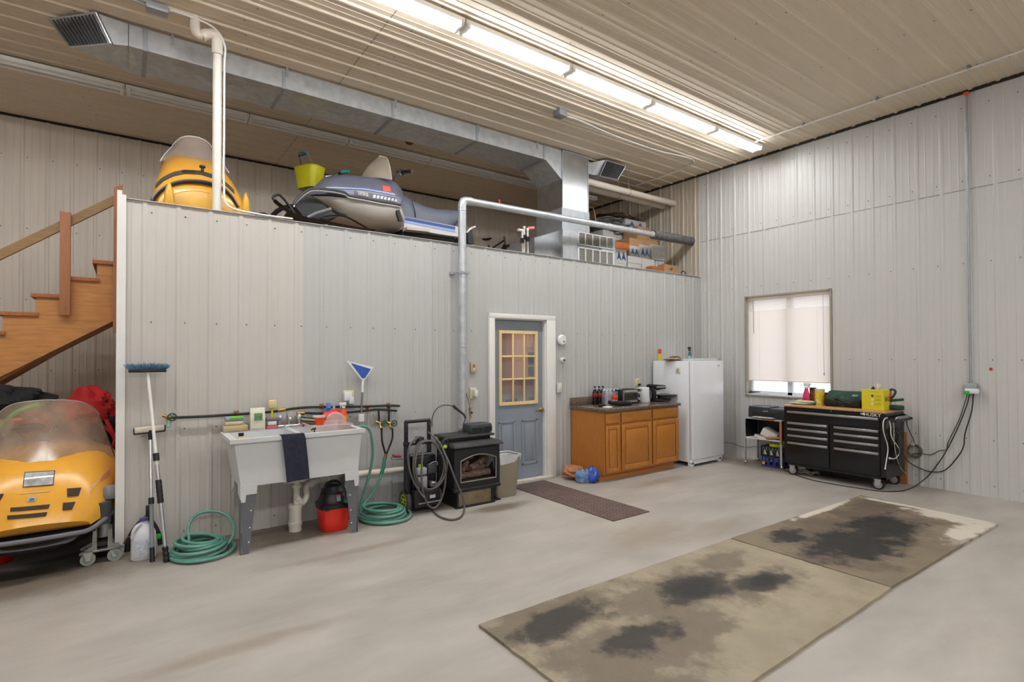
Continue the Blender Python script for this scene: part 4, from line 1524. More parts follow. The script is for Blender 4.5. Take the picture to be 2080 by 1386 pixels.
b.prism([P(300, 560), P(345, 500), P(430, 450), P(540, 520), P(620, 600), P(700, 650), P(600, 680), P(380, 660)], 'XZ', NY+0.12, CYB+0.3, BLACK)
b.obj('chassis', BS, smooth=False)
# windshield
b = B()
wo = [(858, 330), (880, 290), (905, 250), (940, 190), (985, 145), (1030, 124), (1070, 122), (1090, 145), (1103, 190), (1115, 260), (1128, 325), (1138, 352)]
GREYW = see_through('milky_smoked_acrylic', '#a89c8c', 0.85, 0.25, var=0.15, scale=3)


def ws3(u, v):
    s_ = u*2-1
    f = abs(s_)**1.6
    xb, zb3 = P(870, 332, CYB)
    xt, zt3 = P(1040, 124, CYB)
    xs, zs3 = P(1138, 352, NY+0.03)
    x1_, z1_ = P(1092, 150, CYB)
    x = (xb*(1-f)+xs*f)*(1-v)+(xt*(1-f)+x1_*f)*v
    z = (zb3*(1-f)+(zs3+0.0)*f)*(1-v)+(zt3*(1-f)+z1_*f)*v
    return (x-0.03*sin(pi*v)*(1-f), CYB+s_*(0.35*(1-v)**0.8+0.05), z)


b.grid(ws3, 22, 12, GREYW)
w3 = b.obj('windshield', BS, ang=60)
b = B()
b.tube([ws3(0, i/8) for i in range(8)]+[ws3(i/22, 1) for i in range(23)]+[ws3(1, 1-i/8) for i in range(1, 9)], 0.007, mat('pale_edge', '#cfc9bd', 0.4), 6)
b.obj('edge_trim', w3)
# handlebar
b = B()
q0, q1, q2, q3 = at(bz(1150, 375), 'Y', 0.70), at(bz(1185, 325), 'Y', 0.62), at(bz(1225, 275), 'Y', 0.55), at(bz(1252, 268), 'Y', 0.50)
b.tube([q0, q1, q2, q3], 0.014, CHROME, 8, sm=4)
b.obj('handlebar', BS)
b = B()
b.cyl(q3, at(bz(1340, 262), 'Y', 0.36), 0.019, BLACK)
b.obj('grip', BS)
b = B()
for q in ((1215, 265), (1245, 260), (1265, 290)):
    b.ell(at(bz(*q), 'Y', 0.58), 0.02, BLACK, 8, 6)
b.tube([q2, at(bz(1245, 300), 'Y', 0.55), at(bz(1275, 300), 'Y', 0.5)], 0.006, CHROME, 6)
b.obj('brake_lever', BS)
# seat
top = [P(1180, 430, .7), P(1240, 468, .7), P(1330, 530, .7), P(1450, 585, .7), P(1560, 612, .7), P(1680, 618, .7), P(1760, 625, .7), P(1800, 660, .7)]
bot = [P(1255, 600), P(1275, 670), P(1375, 688), P(1480, 705), P(1570, 720), P(1680, 742), P(1770, 756), P(1800, 750)]
b = loft_side(top, bot, [.14, .17, .18, .18, .18, .18, .17, .13], SEATB, 3.2, 0.75)
b.obj('seat', BS, ang=60)
b = B()
b.tube([(P(1340, 530, .57)[0], .57, P(1340, 530, .57)[1]), (P(1358, 590, .56)[0], .557, P(1358, 590, .56)[1]), (P(1378, 685, .56)[0], .56, P(1378, 685, .56)[1])], 0.006, BLACK, 6, sm=3)
b.obj('seat_strap', BS)
# tunnel with stripes
b = B()
pa = [P(1285, 668), P(1800, 765), P(1810, 858), P(1640, 835), P(1290, 775)]
b.prism(pa, 'XZ', NY+0.06, CYB+0.28, mat('white_gelcoat', '#c9c9cc', 0.25))
tn = b.obj('tunnel', BS, smooth=False)
b = B()
b.prism([P(1285, 672), P(1760, 765), P(1760, 790), P(1288, 700)], 'XZ', NY+0.055, NY+0.061, STR2)
b.prism([P(1288, 702), P(1760, 792), P(1760, 815), P(1290, 722)], 'XZ', NY+0.055, NY+0.061, STR1)
b.obj('tunnel_stripe', tn, smooth=False)
b = B()
b.prism([P(1290, 775), P(1500, 800), P(1500, 822), P(1290, 800)], 'XZ', NY-0.02, NY+0.1, HULL)
b.obj('running_board', tn, smooth=False)
b = B()
x0_, x1_ = P(1100, 800)[0], P(1830, 880)[0]
b.bb(x0_, x1_, NY+0.1, CYB+0.25, LOFT, LOFT+0.17, RUB, 0.06)
for k in range(10):
    xx = x0_+(x1_-x0_)*k/10+0.05
    b.bb(xx-0.012, xx+0.012, NY+0.09, CYB+0.26, LOFT-0.0, LOFT+0.185, RUB)
b.obj('track', BS, smooth=False)
b = B()
b.bb(P(1300, 760)[0], P(1790, 850)[0], NY+0.14, CYB+0.2, LOFT+0.14, LOFT+0.4, BLACK, 0.02)
b.obj('suspension', BS, smooth=False)
# ski with its loop and leaf spring
for yy in (NY-0.06, NY+0.72):
    b = B()
    ski = [(990, 805), (850, 790), (700, 762), (500, 722), (380, 700), (260, 660), (180, 610), (110, 560), (78, 530)]
    b.tube([(P(*q, yy)[0], yy, P(*q, yy)[1]) for q in ski], 0.05, BLACK, 10, sm=4, flat=0.22)
    sk = b.obj('ski', BS)
    b = B()
    loop = [(78, 530), (66, 510), (80, 487), (120, 478), (150, 500), (200, 560), (260, 650)]
    b.tube([(P(*q, yy)[0], yy, P(*q, yy)[1]) for q in loop], 0.013, BLACK, 8, sm=4)
    b.obj('ski_loop', sk)
    b = B()
    lf = [(460, 712), (530, 680), (640, 668), (740, 682), (850, 740), (950, 798)]
    b.tube([(P(*q, yy)[0], yy, P(*q, yy)[1]) for q in lf], 0.022, DGREY, 8, sm=4, flat=0.3)
    b.tube([(P(*q, yy)[0], yy+0.01, P(*q, yy)[1]) for q in ((610, 605), (660, 640), (740, 670))], 0.03, DGREY, 8, flat=0.6)
    b.tube([(P(*q, yy)[0], yy+0.0, P(*q, yy)[1]) for q in ((380, 690), (460, 650), (600, 608))], 0.018, PIPING, 8)
    b.obj('leaf_spring', sk)
b = B()
b.tube([(P(1845, 830, .5)[0], .5, P(1845, 830, .5)[1]), (P(1880, 790, .5)[0], .5, P(1880, 790, .5)[1]), (P(1925, 772, .5)[0], .5, P(1925, 772, .5)[1])], 0.012, WHITE, 8, sm=4)
b.prism([P(1845, 830, .5), P(1885, 800, .5), P(1905, 930, .5), P(1850, 930, .5)], 'XZ', .48, .9, BLACK)
b.obj('rear_grab_bar', BS)

# ---- bicycles in the loft
def bicycle(label, cx, cy, frame_m, grip_m, bar=True, tilt=0.0, heading=0.0):
    t_ = thing('bicycle', label, 'bicycle', loc=(cx, cy, LOFT), rz=heading)
    for xx in (-0.5, 0.5):
        b_ = B()
        b_.torus((xx, 0, 0.29), 0.27, 0.024, RUB, 'Y', 32, 8)
        for k_ in range(14):
            a = 2*pi*k_/14
            b_.cyl((xx, 0.015*(-1)**k_, 0.29), (xx+0.25*cos(a), 0, 0.29+0.25*sin(a)), 0.0016, ALU, seg=4)
        b_.cyl((xx, -0.03, 0.29), (xx, 0.03, 0.29), 0.02, ALU, seg=10)
        b_.obj('wheel', t_)
    b_ = B()
    for a, c in (((-0.5, 0, 0.29), (-0.38, 0, 0.75)), ((-0.39, 0, 0.68), (0.12, 0, 0.58)), ((-0.39, 0, 0.6), (0.0, 0, 0.28)), ((0.0, 0, 0.28), (0.16, 0, 0.68)), ((0.0, 0, 0.28), (0.5, 0, 0.29)), ((0.5, 0, 0.29), (0.13, 0, 0.6))):
        b_.cyl(a, c, 0.016, frame_m, seg=10)
    b_.obj('frame', t_)
    b_ = B()
    b_.cyl((0.15, 0, 0.65), (0.19, 0, 0.78), 0.013, ALU, seg=10)
    b_.rings([[(0.19+dx, w_*cos(2*pi*i/12), z+h_*sin(2*pi*i/12)) for i in range(12)] for dx, w_, z, h_ in ((-0.14, 0.012, 0.80, 0.012), (-0.08, 0.025, 0.805, 0.018), (0.0, 0.05, 0.80, 0.024), (0.07, 0.075, 0.81, 0.026), (0.11, 0.07, 0.82, 0.02))], BLACK)
    b_.obj('saddle', t_)
    if bar:
        b_ = B()
        b_.cyl((-0.38, 0, 0.74), (-0.36, 0, 0.86), 0.013, ALU, seg=10)
        b_.tube([(-0.26, -0.29, 0.97), (-0.30, -0.18, 0.96), (-0.36, -0.06, 0.88), (-0.36, 0.06, 0.88), (-0.30, 0.18, 0.96), (-0.26, 0.29, 0.97)], 0.011, ALU, 8, sm=4)
        hb_ = b_.obj('handlebar', t_)
        for s in (-1, 1):
            b_ = B()
            b_.cyl((-0.275, s*0.20, 0.965), (-0.26, s*0.32, 0.972), 0.017, grip_m, seg=12)
            b_.obj('grip', hb_)
            b_ = B()
            b_.tube([(-0.30, s*0.17, 0.955), (-0.35, s*0.19, 0.93), (-0.34, s*0.28, 0.92)], 0.006, ALU, 6, sm=3)
            b_.tube([(-0.33, s*0.15, 0.94), (-0.46, s*0.10, 0.92), (-0.45, s*0.02, 0.75)], 0.004, BLACK, 6, sm=4)
            b_.obj('brake_lever', hb_)
    return t_


bk = bicycle('adult bicycle with a lemon-yellow basket and teal grips behind the blue snowmobile', -5.30, 1.42, mat('teal_frame', '#3c93a0', 0.35), TEAL, bar=False, heading=R(-4))
for ch in bk.children:
    if ch.name.startswith('saddle'):
        bpy.data.objects.remove(ch)
        break
bk.scale = (1.12, 1.12, 1.12)
bk.location.x = at((602, 425), 'Y', 1.45).x+0.5*1.12
hA, hB = at((615, 313), 'Y', 1.62), at((705, 349), 'Y', 1.12)
hC = Vector(((hA.x+hB.x)/2-0.03, 1.36, min(hA.z, hB.z)-0.06))


def bl_(v):      # into the bicycle's own frame
    m_ = Matrix.LocRotScale(bk.location, Euler((0, 0, bk.rotation_euler.z)), bk.scale)
    return m_.inverted() @ Vector(v)


b = B()
ga, gb = hA.lerp(hC, 0.22), hB.lerp(hC, 0.22)
ga.z, gb.z = hA.z, hB.z
b.tube([bl_(v_) for v_ in (ga, hA.lerp(hC, 0.55)+Vector((0, 0, 0.02)), hC+Vector((-0.02, 0.08, 0)), hC+Vector((0.0, -0.08, 0)), hB.lerp(hC, 0.55)+Vector((0, 0, 0.0)), gb)], 0.011, ALU, 8, sm=4)
b.cyl(bl_(hC), bl_(hC+Vector((0.04, 0, -0.3))), 0.013, ALU)
hb_ = b.obj('handlebar', bk)
for h_, g_ in ((hA, ga), (hB, gb)):
    b = B()
    b.cyl(bl_(g_), bl_(h_+(h_-g_)*0.3), 0.017, TEAL, seg=12)
    lab(b.obj('grip', hb_), 'teal grip')
    b = B()
    b.tube([bl_(v_) for v_ in (g_, g_+Vector((-0.04, 0.0, -0.03)), h_+Vector((-0.05, 0, -0.035)))], 0.006, BLACK, 6, sm=3)
    b.tube([bl_(v_) for v_ in (g_+Vector((-0.02, 0, 0)), g_+Vector((-0.09, 0, -0.05)), hC+Vector((-0.12, 0.1*(1 if h_ is hA else -1), -0.12)), hC+Vector((-0.03, 0, -0.25)))], 0.004, BLACK, 6, sm=4)
    b.obj('brake_lever', hb_)
b = B()
BASK = see_through('lemon_basket', '#c9c416', 0.92, 0.4, var=0.12)
bq0, bq1 = at(bz(300, 215), 'Y', 1.45), at(bz(525, 270), 'Y', 1.15)
bcn = Vector((hC.x-0.12, 1.33, hC.z+0.02))
bcn = at(bz(405, 240), 'Y', 1.33)


def bask(u, v):
    a = 2*pi*u
    w_, d_ = 0.13+0.035*v, 0.085+0.03*v
    c, s_ = cos(a), sin(a)
    p_ = Vector((math.copysign(abs(c)**0.5, c)*d_, math.copysign(abs(s_)**0.5, s_)*w_, -0.24*(1-v)))
    p_.rotate(Euler((0, 0, 0.5)))
    return bl_(bcn+p_)


b.grid(bask, 32, 6, BASK, 0.004)
b.rings([[bask(i/20, 0.02) for i in range(20)], [bask(i/20, 0.0) for i in range(20)]], BASK)
b.tube([bask(i/24, 1.0) for i in range(24)], 0.007, BASK, 6, True)
lab(b.obj('basket', bk), 'lemon-yellow front basket')
kb = bicycle('black bicycle with only its saddle showing right of the vertical vent pipe', at((990, 480), 'Y', 1.6).x, 1.45, BLACK, BLACK, bar=False, heading=pi/2)
kb.scale = (0.76, 0.76, 0.76)
t = thing('cable_loop', 'black cord loop standing on the loft edge left of the bicycle', 'cord')
p = at((535, 436), 'Y', 0.15)
B().tube([(p.x+0.09*cos(a_), 0.15, LOFT+0.07+0.10*sin(a_)) for a_ in [pi*k/8-0.2 for k in range(10)]], 0.008, BLACK, 8, sm=3).obj('cord', t)
t = thing('cable_loop', 'small black cord loop on the loft edge at the far right', 'cord')
p = at((1388, 555), 'Y', 0.15)
B().tube([(p.x+0.05*cos(a_), 0.15, p.z-0.01+0.04*sin(a_)) for a_ in [pi*k/8-0.2 for k in range(10)]], 0.007, BLACK, 8, sm=3).obj('cord', t)

# ---- boxes at the right end of the loft
def carton(label, px, y, w_, d_, m_, group='boxes stored at the right end of the loft', rz=0.0, open_=False, band=None, lidded=False, base=None):
    """px: (left, right, top, bottom) on the photo, front face at depth y"""
    a0, a1 = at((px[0], px[3]), 'Y', y), at((px[1], px[2]), 'Y', y)
    tl = at((px[0], px[2]), 'Y', y)
    x0_, x1_ = a0.x, min(a1.x, -0.03)
    zt_ = (tl.z+a1.z)/2
    zb_ = a0.z if base is None else base
    t_ = thing('cardboard_box', label, 'box', group)
    b_ = B()
    b_.bb(x0_+0.003, x1_-0.003, y, y+d_, zb_, zt_, m_, 0.004)
    b_.obj('carton', t_, smooth=False)
    if lidded:
        b_ = B()
        b_.bb(x0_, x1_, y-0.006, y+d_+0.006, zt_-(zt_-zb_)*0.28, zt_+0.004, m_, 0.004)
        b_.obj('lid', t_, smooth=False)
    if band:
        b_ = B()
        xm = (x0_+x1_)/2
        hh = (zt_-zb_)
        for k_ in (-1, 1):
            xa = xm+k_*(x1_-x0_)*0.2
            b_.prism([(xa-(x1_-x0_)*0.17, zb_+hh*0.25), (xa, zb_+hh*0.85), (xa+(x1_-x0_)*0.17, zb_+hh*0.25), (xa, zb_+hh*0.42)], 'XZ', y-0.009, y-0.005, band)
        b_.obj('printed_mark', t_, smooth=False)
    return t_


GREYC = mat('pale_grey_card', '#b4b2b0', 0.7, var=0.05)
BLUI = mat('blue_print', '#41638f', 0.6)
bq = lambda *v: (880+v[0]/3.714, 880/1+0)
Bx = zr(880, 280, 3.714)


def pxr(x0_, x1_, y0_, y1_):
    a, c = Bx(x0_, y0_), Bx(x1_, y1_)
    return (a[0], c[0], a[1], c[1])


YBX = 0.40
lb = LOFT
z_of = lambda yy, d_=YBX: at(Bx(1500, yy), 'Y', d_).z
carton('white and navy printed box just right of the air handler', pxr(1374, 1460, 842, 945), YBX-0.05, .2, .25, GREYC, band=mat('navy_print', '#27395e', 0.6))
carton('plain pale box under the navy printed one, bottom of its stack', pxr(1374, 1460, 945, 985), YBX-0.05, .2, .25, GREYC, base=lb)
carton('pale office box with blue marks, right of the navy printed box', pxr(1480, 1555, 820, 900), YBX+0.02, .2, .25, GREYC, band=BLUI, lidded=True)
carton('pale office box with a large blue diamond on top of the middle stack', pxr(1556, 1635, 815, 915), YBX, .2, .25, GREYC, band=BLUI, lidded=True)
carton('plain grey lidded box at the top of the right stack', pxr(1648, 1745, 815, 915), YBX-0.02, .2, .22, GREYC, lidded=True)
carton('grey box with blue marks under the plain lidded one', pxr(1675, 1742, 917, 975), YBX-0.0, .2, .22, GREYC, band=BLUI, base=lb)
carton('plain grey box at the bottom left of the pale stacks', pxr(1468, 1572, 900, 985), YBX-0.04, .2, .26, GREYC, lidded=True, base=lb)
carton('plain grey box at the bottom of the middle stack', pxr(1575, 1672, 915, 1000), YBX-0.04, .2, .26, GREYC, base=lb)
carton('flat brown carton resting on the pale boxes below the dark sleeve', pxr(1480, 1700, 772, 818), YBX+0.02, .2, .3, CARD)
carton('orange-brown wooden box behind the navy printed box', pxr(1376, 1480, 790, 842), YBX+0.0, .2, .2, mat('orange_crate', '#a85c28', 0.6))
carton('brown carton on top of the pile above the dark sleeve', pxr(1540, 1690, 680, 770), YBX+0.25, .2, .3, CARD, base=z_of(812))
carton('pale printed carton leaning against the grey cushions', pxr(1450, 1605, 625, 688), YBX+0.55, .2, .2, GREYC, band=BLUI)
t = carton('front brown carton with black printing at the loft edge', pxr(1742, 1845, 960, 1045), 0.16, .2, .13, CARD, base=lb)
p = at(Bx(1795, 992), 'Y', 0.155)
text('print', 'C3F', 0.05, (p.x, 0.157, p.z), (pi/2, 0, 0), BLACK, t, 0.001)
carton('smaller brown carton left of the black-printed one at the loft edge', pxr(1650, 1740, 972, 1045), 0.19, .2, .12, mat('dark_cardboard', '#96602f', 0.8), base=lb)
t = thing('cushion_pile', 'heap of crumpled grey and brown cushions on top of the loft boxes', 'cushions')
GC = mat('grey_camo_cloth', '#6e6a64', 0.85, var=0.5, scale=12)
p = at(Bx(1330, 650), 'Y', 1.1)
cloth_heap(p.x+0.12, 1.15, p.z-0.08, 0.36, 0.26, 0.10, GC, 31, 0.3).obj('cushion', t)
cloth_heap(p.x+0.02, 1.18, p.z+0.04, 0.30, 0.24, 0.07, GC, 33, 0.3).obj('cushion', t)
p2 = at(Bx(1380, 585), 'Y', 1.1)
cloth_heap(p2.x+0.04, 1.15, p2.z-0.03, 0.36, 0.26, 0.05, mat('brown_cloth', '#5a4a3c', 0.85, var=0.5, scale=10), 37, 0.35).obj('cushion', t)
B().bb(p.x-0.25, p.x+0.4, 1.0, 1.4, LOFT, p.z-0.14, GREYC, 0.01).obj('storage_base', t)

# ============================================================ LAUNDRY SINK AND WHAT STANDS ROUND IT
sk = thing('laundry_sink', 'long white double laundry sink on four grey sheet metal legs', 'sink')
SX0, SX1, SYF, SYB, SZT = -6.765, -5.725, -0.625, -0.075, 0.888
GREYSK = mat('sink_white_resin', '#c9cacb', 0.4, var=0.025, scale=5)
b = B()
fx0, fx1, fy0, fy1 = SX0+0.03, SX1-0.02, SYF+0.03, SYB-0.03
zt_, zb_ = SZT-0.03, 0.515
o_top = [(fx0, fy0, zt_), (fx1, fy0, zt_), (fx1, fy1, zt_), (fx0, fy1, zt_)]
o_bot = [(fx0+0.05, fy0+0.012, zb_), (fx1-0.03, fy0+0.012, zb_), (fx1-0.03, fy1-0.06, zb_), (fx0+0.05, fy1-0.06, zb_)]
b.rings([o_bot, o_top], GREYSK, cap=False)
b.raw(o_bot, [[0, 1, 2, 3]], GREYSK)
# rim
for (xa, xb, ya, yb) in ((SX0, SX1, SYF, SYF+0.05), (SX0, SX1, SYB-0.09, SYB), (SX0, SX0+0.05, SYF+0.05, SYB-0.09), (SX1-0.05, SX1, SYF+0.05, SYB-0.09), (-6.27, -6.23, SYF+0.05, SYB-0.09)):
    b.bb(xa, xb, ya, yb, SZT-0.032, SZT, GREYSK)
for xa, xb in ((SX0+0.05, -6.27), (-6.23, SX1-0.05)):
    t4 = [(xa, SYF+0.05, SZT-0.01), (xb, SYF+0.05, SZT-0.01), (xb, SYB-0.09, SZT-0.01), (xa, SYB-0.09, SZT-0.01)]
    b4 = [(xa+0.04, SYF+0.07, zb_+0.02), (xb-0.04, SYF+0.07, zb_+0.02), (xb-0.04, SYB-0.14, zb_+0.02), (xa+0.04, SYB-0.14, zb_+0.02)]
    b.rings([b4, t4], GREYSK, cap=False)
    b.raw(b4, [[0, 1, 2, 3]], GREYSK)
b.obj('basin', sk, smooth=False)
for i, (x, s) in enumerate(((fx0+0.05, 1), (fx1-0.03, -1))):
    for yq, f_ in ((fy0+0.012, 1), (fy1-0.06, -1)):
        b = B()
        za = 0.45 if f_ == 1 else 0.5
        b.prism([(x, 0.53), (x+s*0.115, 0.53), (x+s*0.11, 0.455), (x+s*0.035, 0.455), (x+s*0.03, 0.40), (x, 0.40)], 'XZ', yq-0.008, yq-0.002, GREYSK)
        b.prism([(yq-0.008, 0.53), (yq+f_*0.11, 0.53), (yq+f_*0.10, 0.455), (yq-0.008, 0.42)], 'YZ', x-s*0.006, x, GREYSK)
        b.obj('leg_socket', sk, smooth=False)
        b = B()
        lm = LEGG if f_ == 1 else mat('pale_zinc', '#b3b2ae', 0.45, 0.3)
        sp = 0.012*s
        b.prism([(x-sp*0.2, 0.47), (x+s*0.112, 0.47), (x+s*0.055+0, 0.0), (x+s*0.012, 0.0)], 'XZ', yq-0.0, yq+0.004, lm)
        b.prism([(yq, 0.50), (yq+f_*0.11, 0.50), (yq+f_*0.045, 0.0), (yq, 0.0)], 'YZ', x-0.002, x+0.002, lm)
        for zz in (0.33, 0.20, 0.09):
            b.cyl((x+s*(0.07-0.06*(0.33-zz)), yq-0.002, zz), (x+s*(0.07-0.06*(0.33-zz)), yq+0.001, zz), 0.006, WHITE, seg=10)
        b.obj('leg', sk, smooth=False)

# faucet
t = thing('faucet', 'chrome two-handle faucet on the rear rim of the laundry sink', 'faucet')
fx_ = at((587, 865), 'Y', -0.12).x
b = B()
b.bb(fx_-0.10, fx_+0.11, -0.155, -0.095, SZT, SZT+0.03, CHROME, 0.012)
b.obj('base_plate', t)
b = B()
b.tube([(fx_, -0.12, SZT+0.02), (fx_-0.01, -0.125, SZT+0.10), (fx_-0.02, -0.17, SZT+0.125), (fx_-0.03, -0.27, SZT+0.10), (fx_-0.03, -0.28, SZT+0.08)], 0.013, CHROME, 12, sm=5)
b.obj('spout', t)
for dx in (-0.075, 0.085):
    b = B()
    b.cyl((fx_+dx, -0.125, SZT+0.02), (fx_+dx, -0.125, SZT+0.06), 0.014, CHROME)
    b.ell((fx_+dx, -0.125, SZT+0.085), (0.02, 0.02, 0.028), mat('clear_handle', '#c3c9cf', 0.1, 0.5))
    b.obj('handle', t)
# towel
t = thing('towel', 'dark navy towel hanging over the front rim of the laundry sink', 'towel')
NVT = mat('navy_terry_cloth', '#25293a', 0.95, var=0.25, scale=30, bump=0.6, bscale=140)
tx0, tx1 = at((572, 884), 'Y', SYF).x, at((619, 881), 'Y', SYF).x
b = B()


def tw(u, v):
    pathl = [(SYF+0.10, SZT-0.12), (SYF+0.055, SZT-0.02), (SYF+0.045, SZT+0.006), (SYF-0.004, SZT+0.006), (SYF-0.012, SZT-0.03), (SYF-0.008, 0.70), (SYF+0.0, 0.52)]
    k_ = v*(len(pathl)-1)
    i_ = min(int(k_), len(pathl)-2)
    f_ = k_-i_
    y = pathl[i_][0]*(1-f_)+pathl[i_+1][0]*f_
    z = pathl[i_][1]*(1-f_)+pathl[i_+1][1]*f_
    dn = max(0, (SZT-z))*(1 if v > 0.5 else 0)
    return (tx0+(tx1-tx0)*u+dn*0.09-0.006*sin(v*5), y-0.006*sin(u*9+1)*dn*2-0.004*dn, z+0.012*(u-0.5)*(v > 0.9))


b.grid(tw, 18, 36, NVT, 0.006)
b.obj('towel_cloth', t, ang=80)
# drain plumbing
dp = thing('drain_pipe', 'white plastic drain trap and standpipe under the laundry sink running right along the wall', 'pipe')
dx_ = at((600, 1000), 'Y', -0.22).x
b = B()
b.cyl((dx_, -0.22, 0.0), (dx_, -0.22, 0.22), 0.052, PVCW, seg=22)
b.cyl((dx_, -0.22, 0.05), (dx_, -0.22, 0.08), 0.058, PVCW, seg=22)
b.cyl((dx_, -0.22, 0.20), (dx_, -0.22, 0.23), 0.058, PVCW, seg=22)
b.obj('standpipe', dp)
b = B()
b.cyl((dx_+0.01, -0.22, 0.23), (dx_+0.01, -0.22, 0.44), 0.026, PVCW)
b.cyl((dx_+0.01, -0.22, 0.37), (dx_+0.01, -0.22, 0.40), 0.038, PVCW)
b.tube([(dx_-0.10, -0.22, 0.50), (dx_-0.10, -0.22, 0.45), (dx_-0.05, -0.22, 0.435), (dx_+0.06, -0.22, 0.435), (dx_+0.10, -0.22, 0.46), (dx_+0.10, -0.22, 0.50)], 0.022, PVCW, 12, sm=4)
b.obj('tailpiece', dp)
b = B()
b.tube([(dx_+0.0, -0.24, 0.30), (dx_+0.06, -0.22, 0.23), (dx_+0.10, -0.20, 0.28), (dx_+0.10, -0.19, 0.34), (dx_+0.13, -0.18, 0.375), (dx_+0.30, -0.12, 0.40)], 0.026, PVCW, 12, sm=5)
b.cyl((dx_+0.12, -0.18, 0.36), (dx_+0.17, -0.165, 0.385), 0.036, PVCW)
b.cyl((dx_+0.28, -0.13, 0.39), (dx_+0.34, -0.11, 0.40), 0.040, PVCW)
b.tube([(dx_+0.32, -0.115, 0.40), (dx_+0.42, -0.09, 0.46), (dx_+0.50, -0.06, 0.56)], 0.032, PVCW, 12, sm=3)
b.obj('trap', dp)
b = B()
b.cyl((dx_+0.34, -0.085, 0.395), (-4.95, -0.07, 0.36), 0.030, PVC, seg=16)
b.cyl((dx_+0.38, -0.085, 0.394), (dx_+0.46, -0.085, 0.392), 0.038, PVC, seg=16)
b.obj('branch_pipe', dp)

# ---- things on the sink's rear rim
TZ = SZT


def xy(px, py, y=-0.12):
    return at((px, py), 'Y', y)


t = thing('sponge_stack', 'stack of tan sponges with a green and blue pack at the sink left end', 'sponges')
xa, xb = xy(452, 870).x, xy(497, 868).x
b = B()
b.bb(xa, xb+0.02, -0.165, -0.085, TZ, TZ+0.055, mat('tan_sponge', '#b8a57c', 0.9, bump=0.4, bscale=80), 0.012)
b.obj('sponge', t)
b = B()
b.bb(xa+0.015, xb-0.015, -0.16, -0.09, TZ+0.056, TZ+0.09, mat('pale_sponge', '#c4b68d', 0.9, bump=0.4, bscale=80), 0.010)
b.obj('sponge', t)
b = B()
b.bb(xa+0.015, xb-0.01, -0.16, -0.09, TZ+0.091, TZ+0.125, mat('grey_blue_wrap', '#8592ac', 0.35, var=0.2), 0.012)
b.bb(xa+0.045, xb-0.02, -0.164, -0.10, TZ+0.103, TZ+0.128, mat('leaf_green_wrap', '#62b83a', 0.4), 0.010)
lab(b.obj('wrapped_sponge', t), 'sponge in a green and blue wrapper')
t = thing('paper_packet', 'cream paper packet with a small green picture standing on the sink rim', 'packet')
c_ = xy(523, 875, -0.14)
wx = (xy(538, 870, -0.14).x-xy(508, 872, -0.14).x)/2
b = B()
zt2 = xy(523, 829, -0.14).z
CRM = mat('cream_paper', '#d6d2be', 0.6, var=0.03, bump=0.3, bscale=15)
b.rings([[(c_.x+sx*w_, -0.13+sy*d_, z) for sx, sy in ((-1, -1), (0, -1.25), (1, -1), (1, 1), (0, 1.25), (-1, 1))] for z, w_, d_ in ((TZ+0.0, wx*1.0, 0.03), (TZ+0.02, wx, 0.034), ((TZ+zt2)/2, wx*0.98, 0.032), (zt2-0.035, wx*0.97, 0.02), (zt2, wx*0.98, 0.006))], CRM)
pk = b.obj('packet_body', t, smooth=False)
b = B()
b.raw([(c_.x-wx*0.55, -0.176, TZ+0.085), (c_.x+wx*0.55, -0.176, TZ+0.085), (c_.x+wx*0.55, -0.174, TZ+0.145), (c_.x-wx*0.55, -0.174, TZ+0.145)], [[0, 1, 2, 3]], mat('garden_print', '#5d8459', 0.6, var=0.5, scale=60))
b.obj('picture', pk)
t = thing('folded_cloths', 'small pile of white and pink folded cloths beside the cream packet', 'cloths')
xa, xb = xy(540, 868).x, xy(566, 866).x
b = B()
b.bb(xa, xb-0.01, -0.15, -0.08, TZ, TZ+0.028, mat('pink_cloth2', '#c96a78', 0.8, var=0.1), 0.01)
b.obj('pink_cloth', t)
b = B()
b.bb(xa+0.01, xb-0.02, -0.15, -0.085, TZ+0.029, TZ+0.065, PAPER, 0.01)
b.obj('white_cloth', t)
b = B()
b.bb(xa+0.0, xb+0.02, -0.145, -0.085, TZ+0.066, TZ+0.095, mat('grey_brush', '#6c6870', 0.7), 0.008)
b.obj('grey_pad', t)
t = thing('scrub_brush', 'yellow-handled white brush standing upright behind the sink', 'brush')
c_ = xy(553, 822, -0.05)
b = B()
b.cyl((c_.x-0.005, -0.06, TZ+0.07), (c_.x, -0.055, c_.z-0.0), 0.010, LYEL, seg=10)
b.obj('handle', t)
b = B()
b.bb(c_.x-0.035, c_.x+0.035, -0.08, -0.045, c_.z-0.035, c_.z+0.04, mat('cream_bristles', '#dccb98', 0.9, bump=0.8, bscale=150), 0.012)
b.obj('bristles', t)
t = thing('dirty_sponge', 'brown and green scouring pads beside the faucet', 'sponges')
c_ = xy(625, 872)
b = B()
b.box((c_.x, -0.12, TZ+0.02), (0.13, 0.06, 0.035), mat('brown_pad', '#544838', 0.9, var=0.3), rot=(0, 0.0, 0), bev=0.01)
b.obj('brown_pad', t)
b = B()
b.box((c_.x, -0.12, TZ+0.058), (0.13, 0.055, 0.018), mat('cream_pad', '#b5a484', 0.9, var=0.1), rot=(0, 0.18, 0), bev=0.006)
b.box((c_.x-0.01, -0.12, TZ+0.074), (0.12, 0.055, 0.012), mat('green_pad', '#1f4a38', 0.9), rot=(0, 0.18, 0), bev=0.004)
b.obj('scouring_pad', t)
t = thing('plastic_tub', 'small orange-red round tub with a pale lid on the sink rim', 'tub')
c_ = xy(648, 870)
b = B()
b.lathe((c_.x, -0.12, TZ), [(0.001, 0), (0.045, 0), (0.052, 0.07), (0.001, 0.07)], ORANGE, 24)
b.obj('tub_body', t)
b = B()
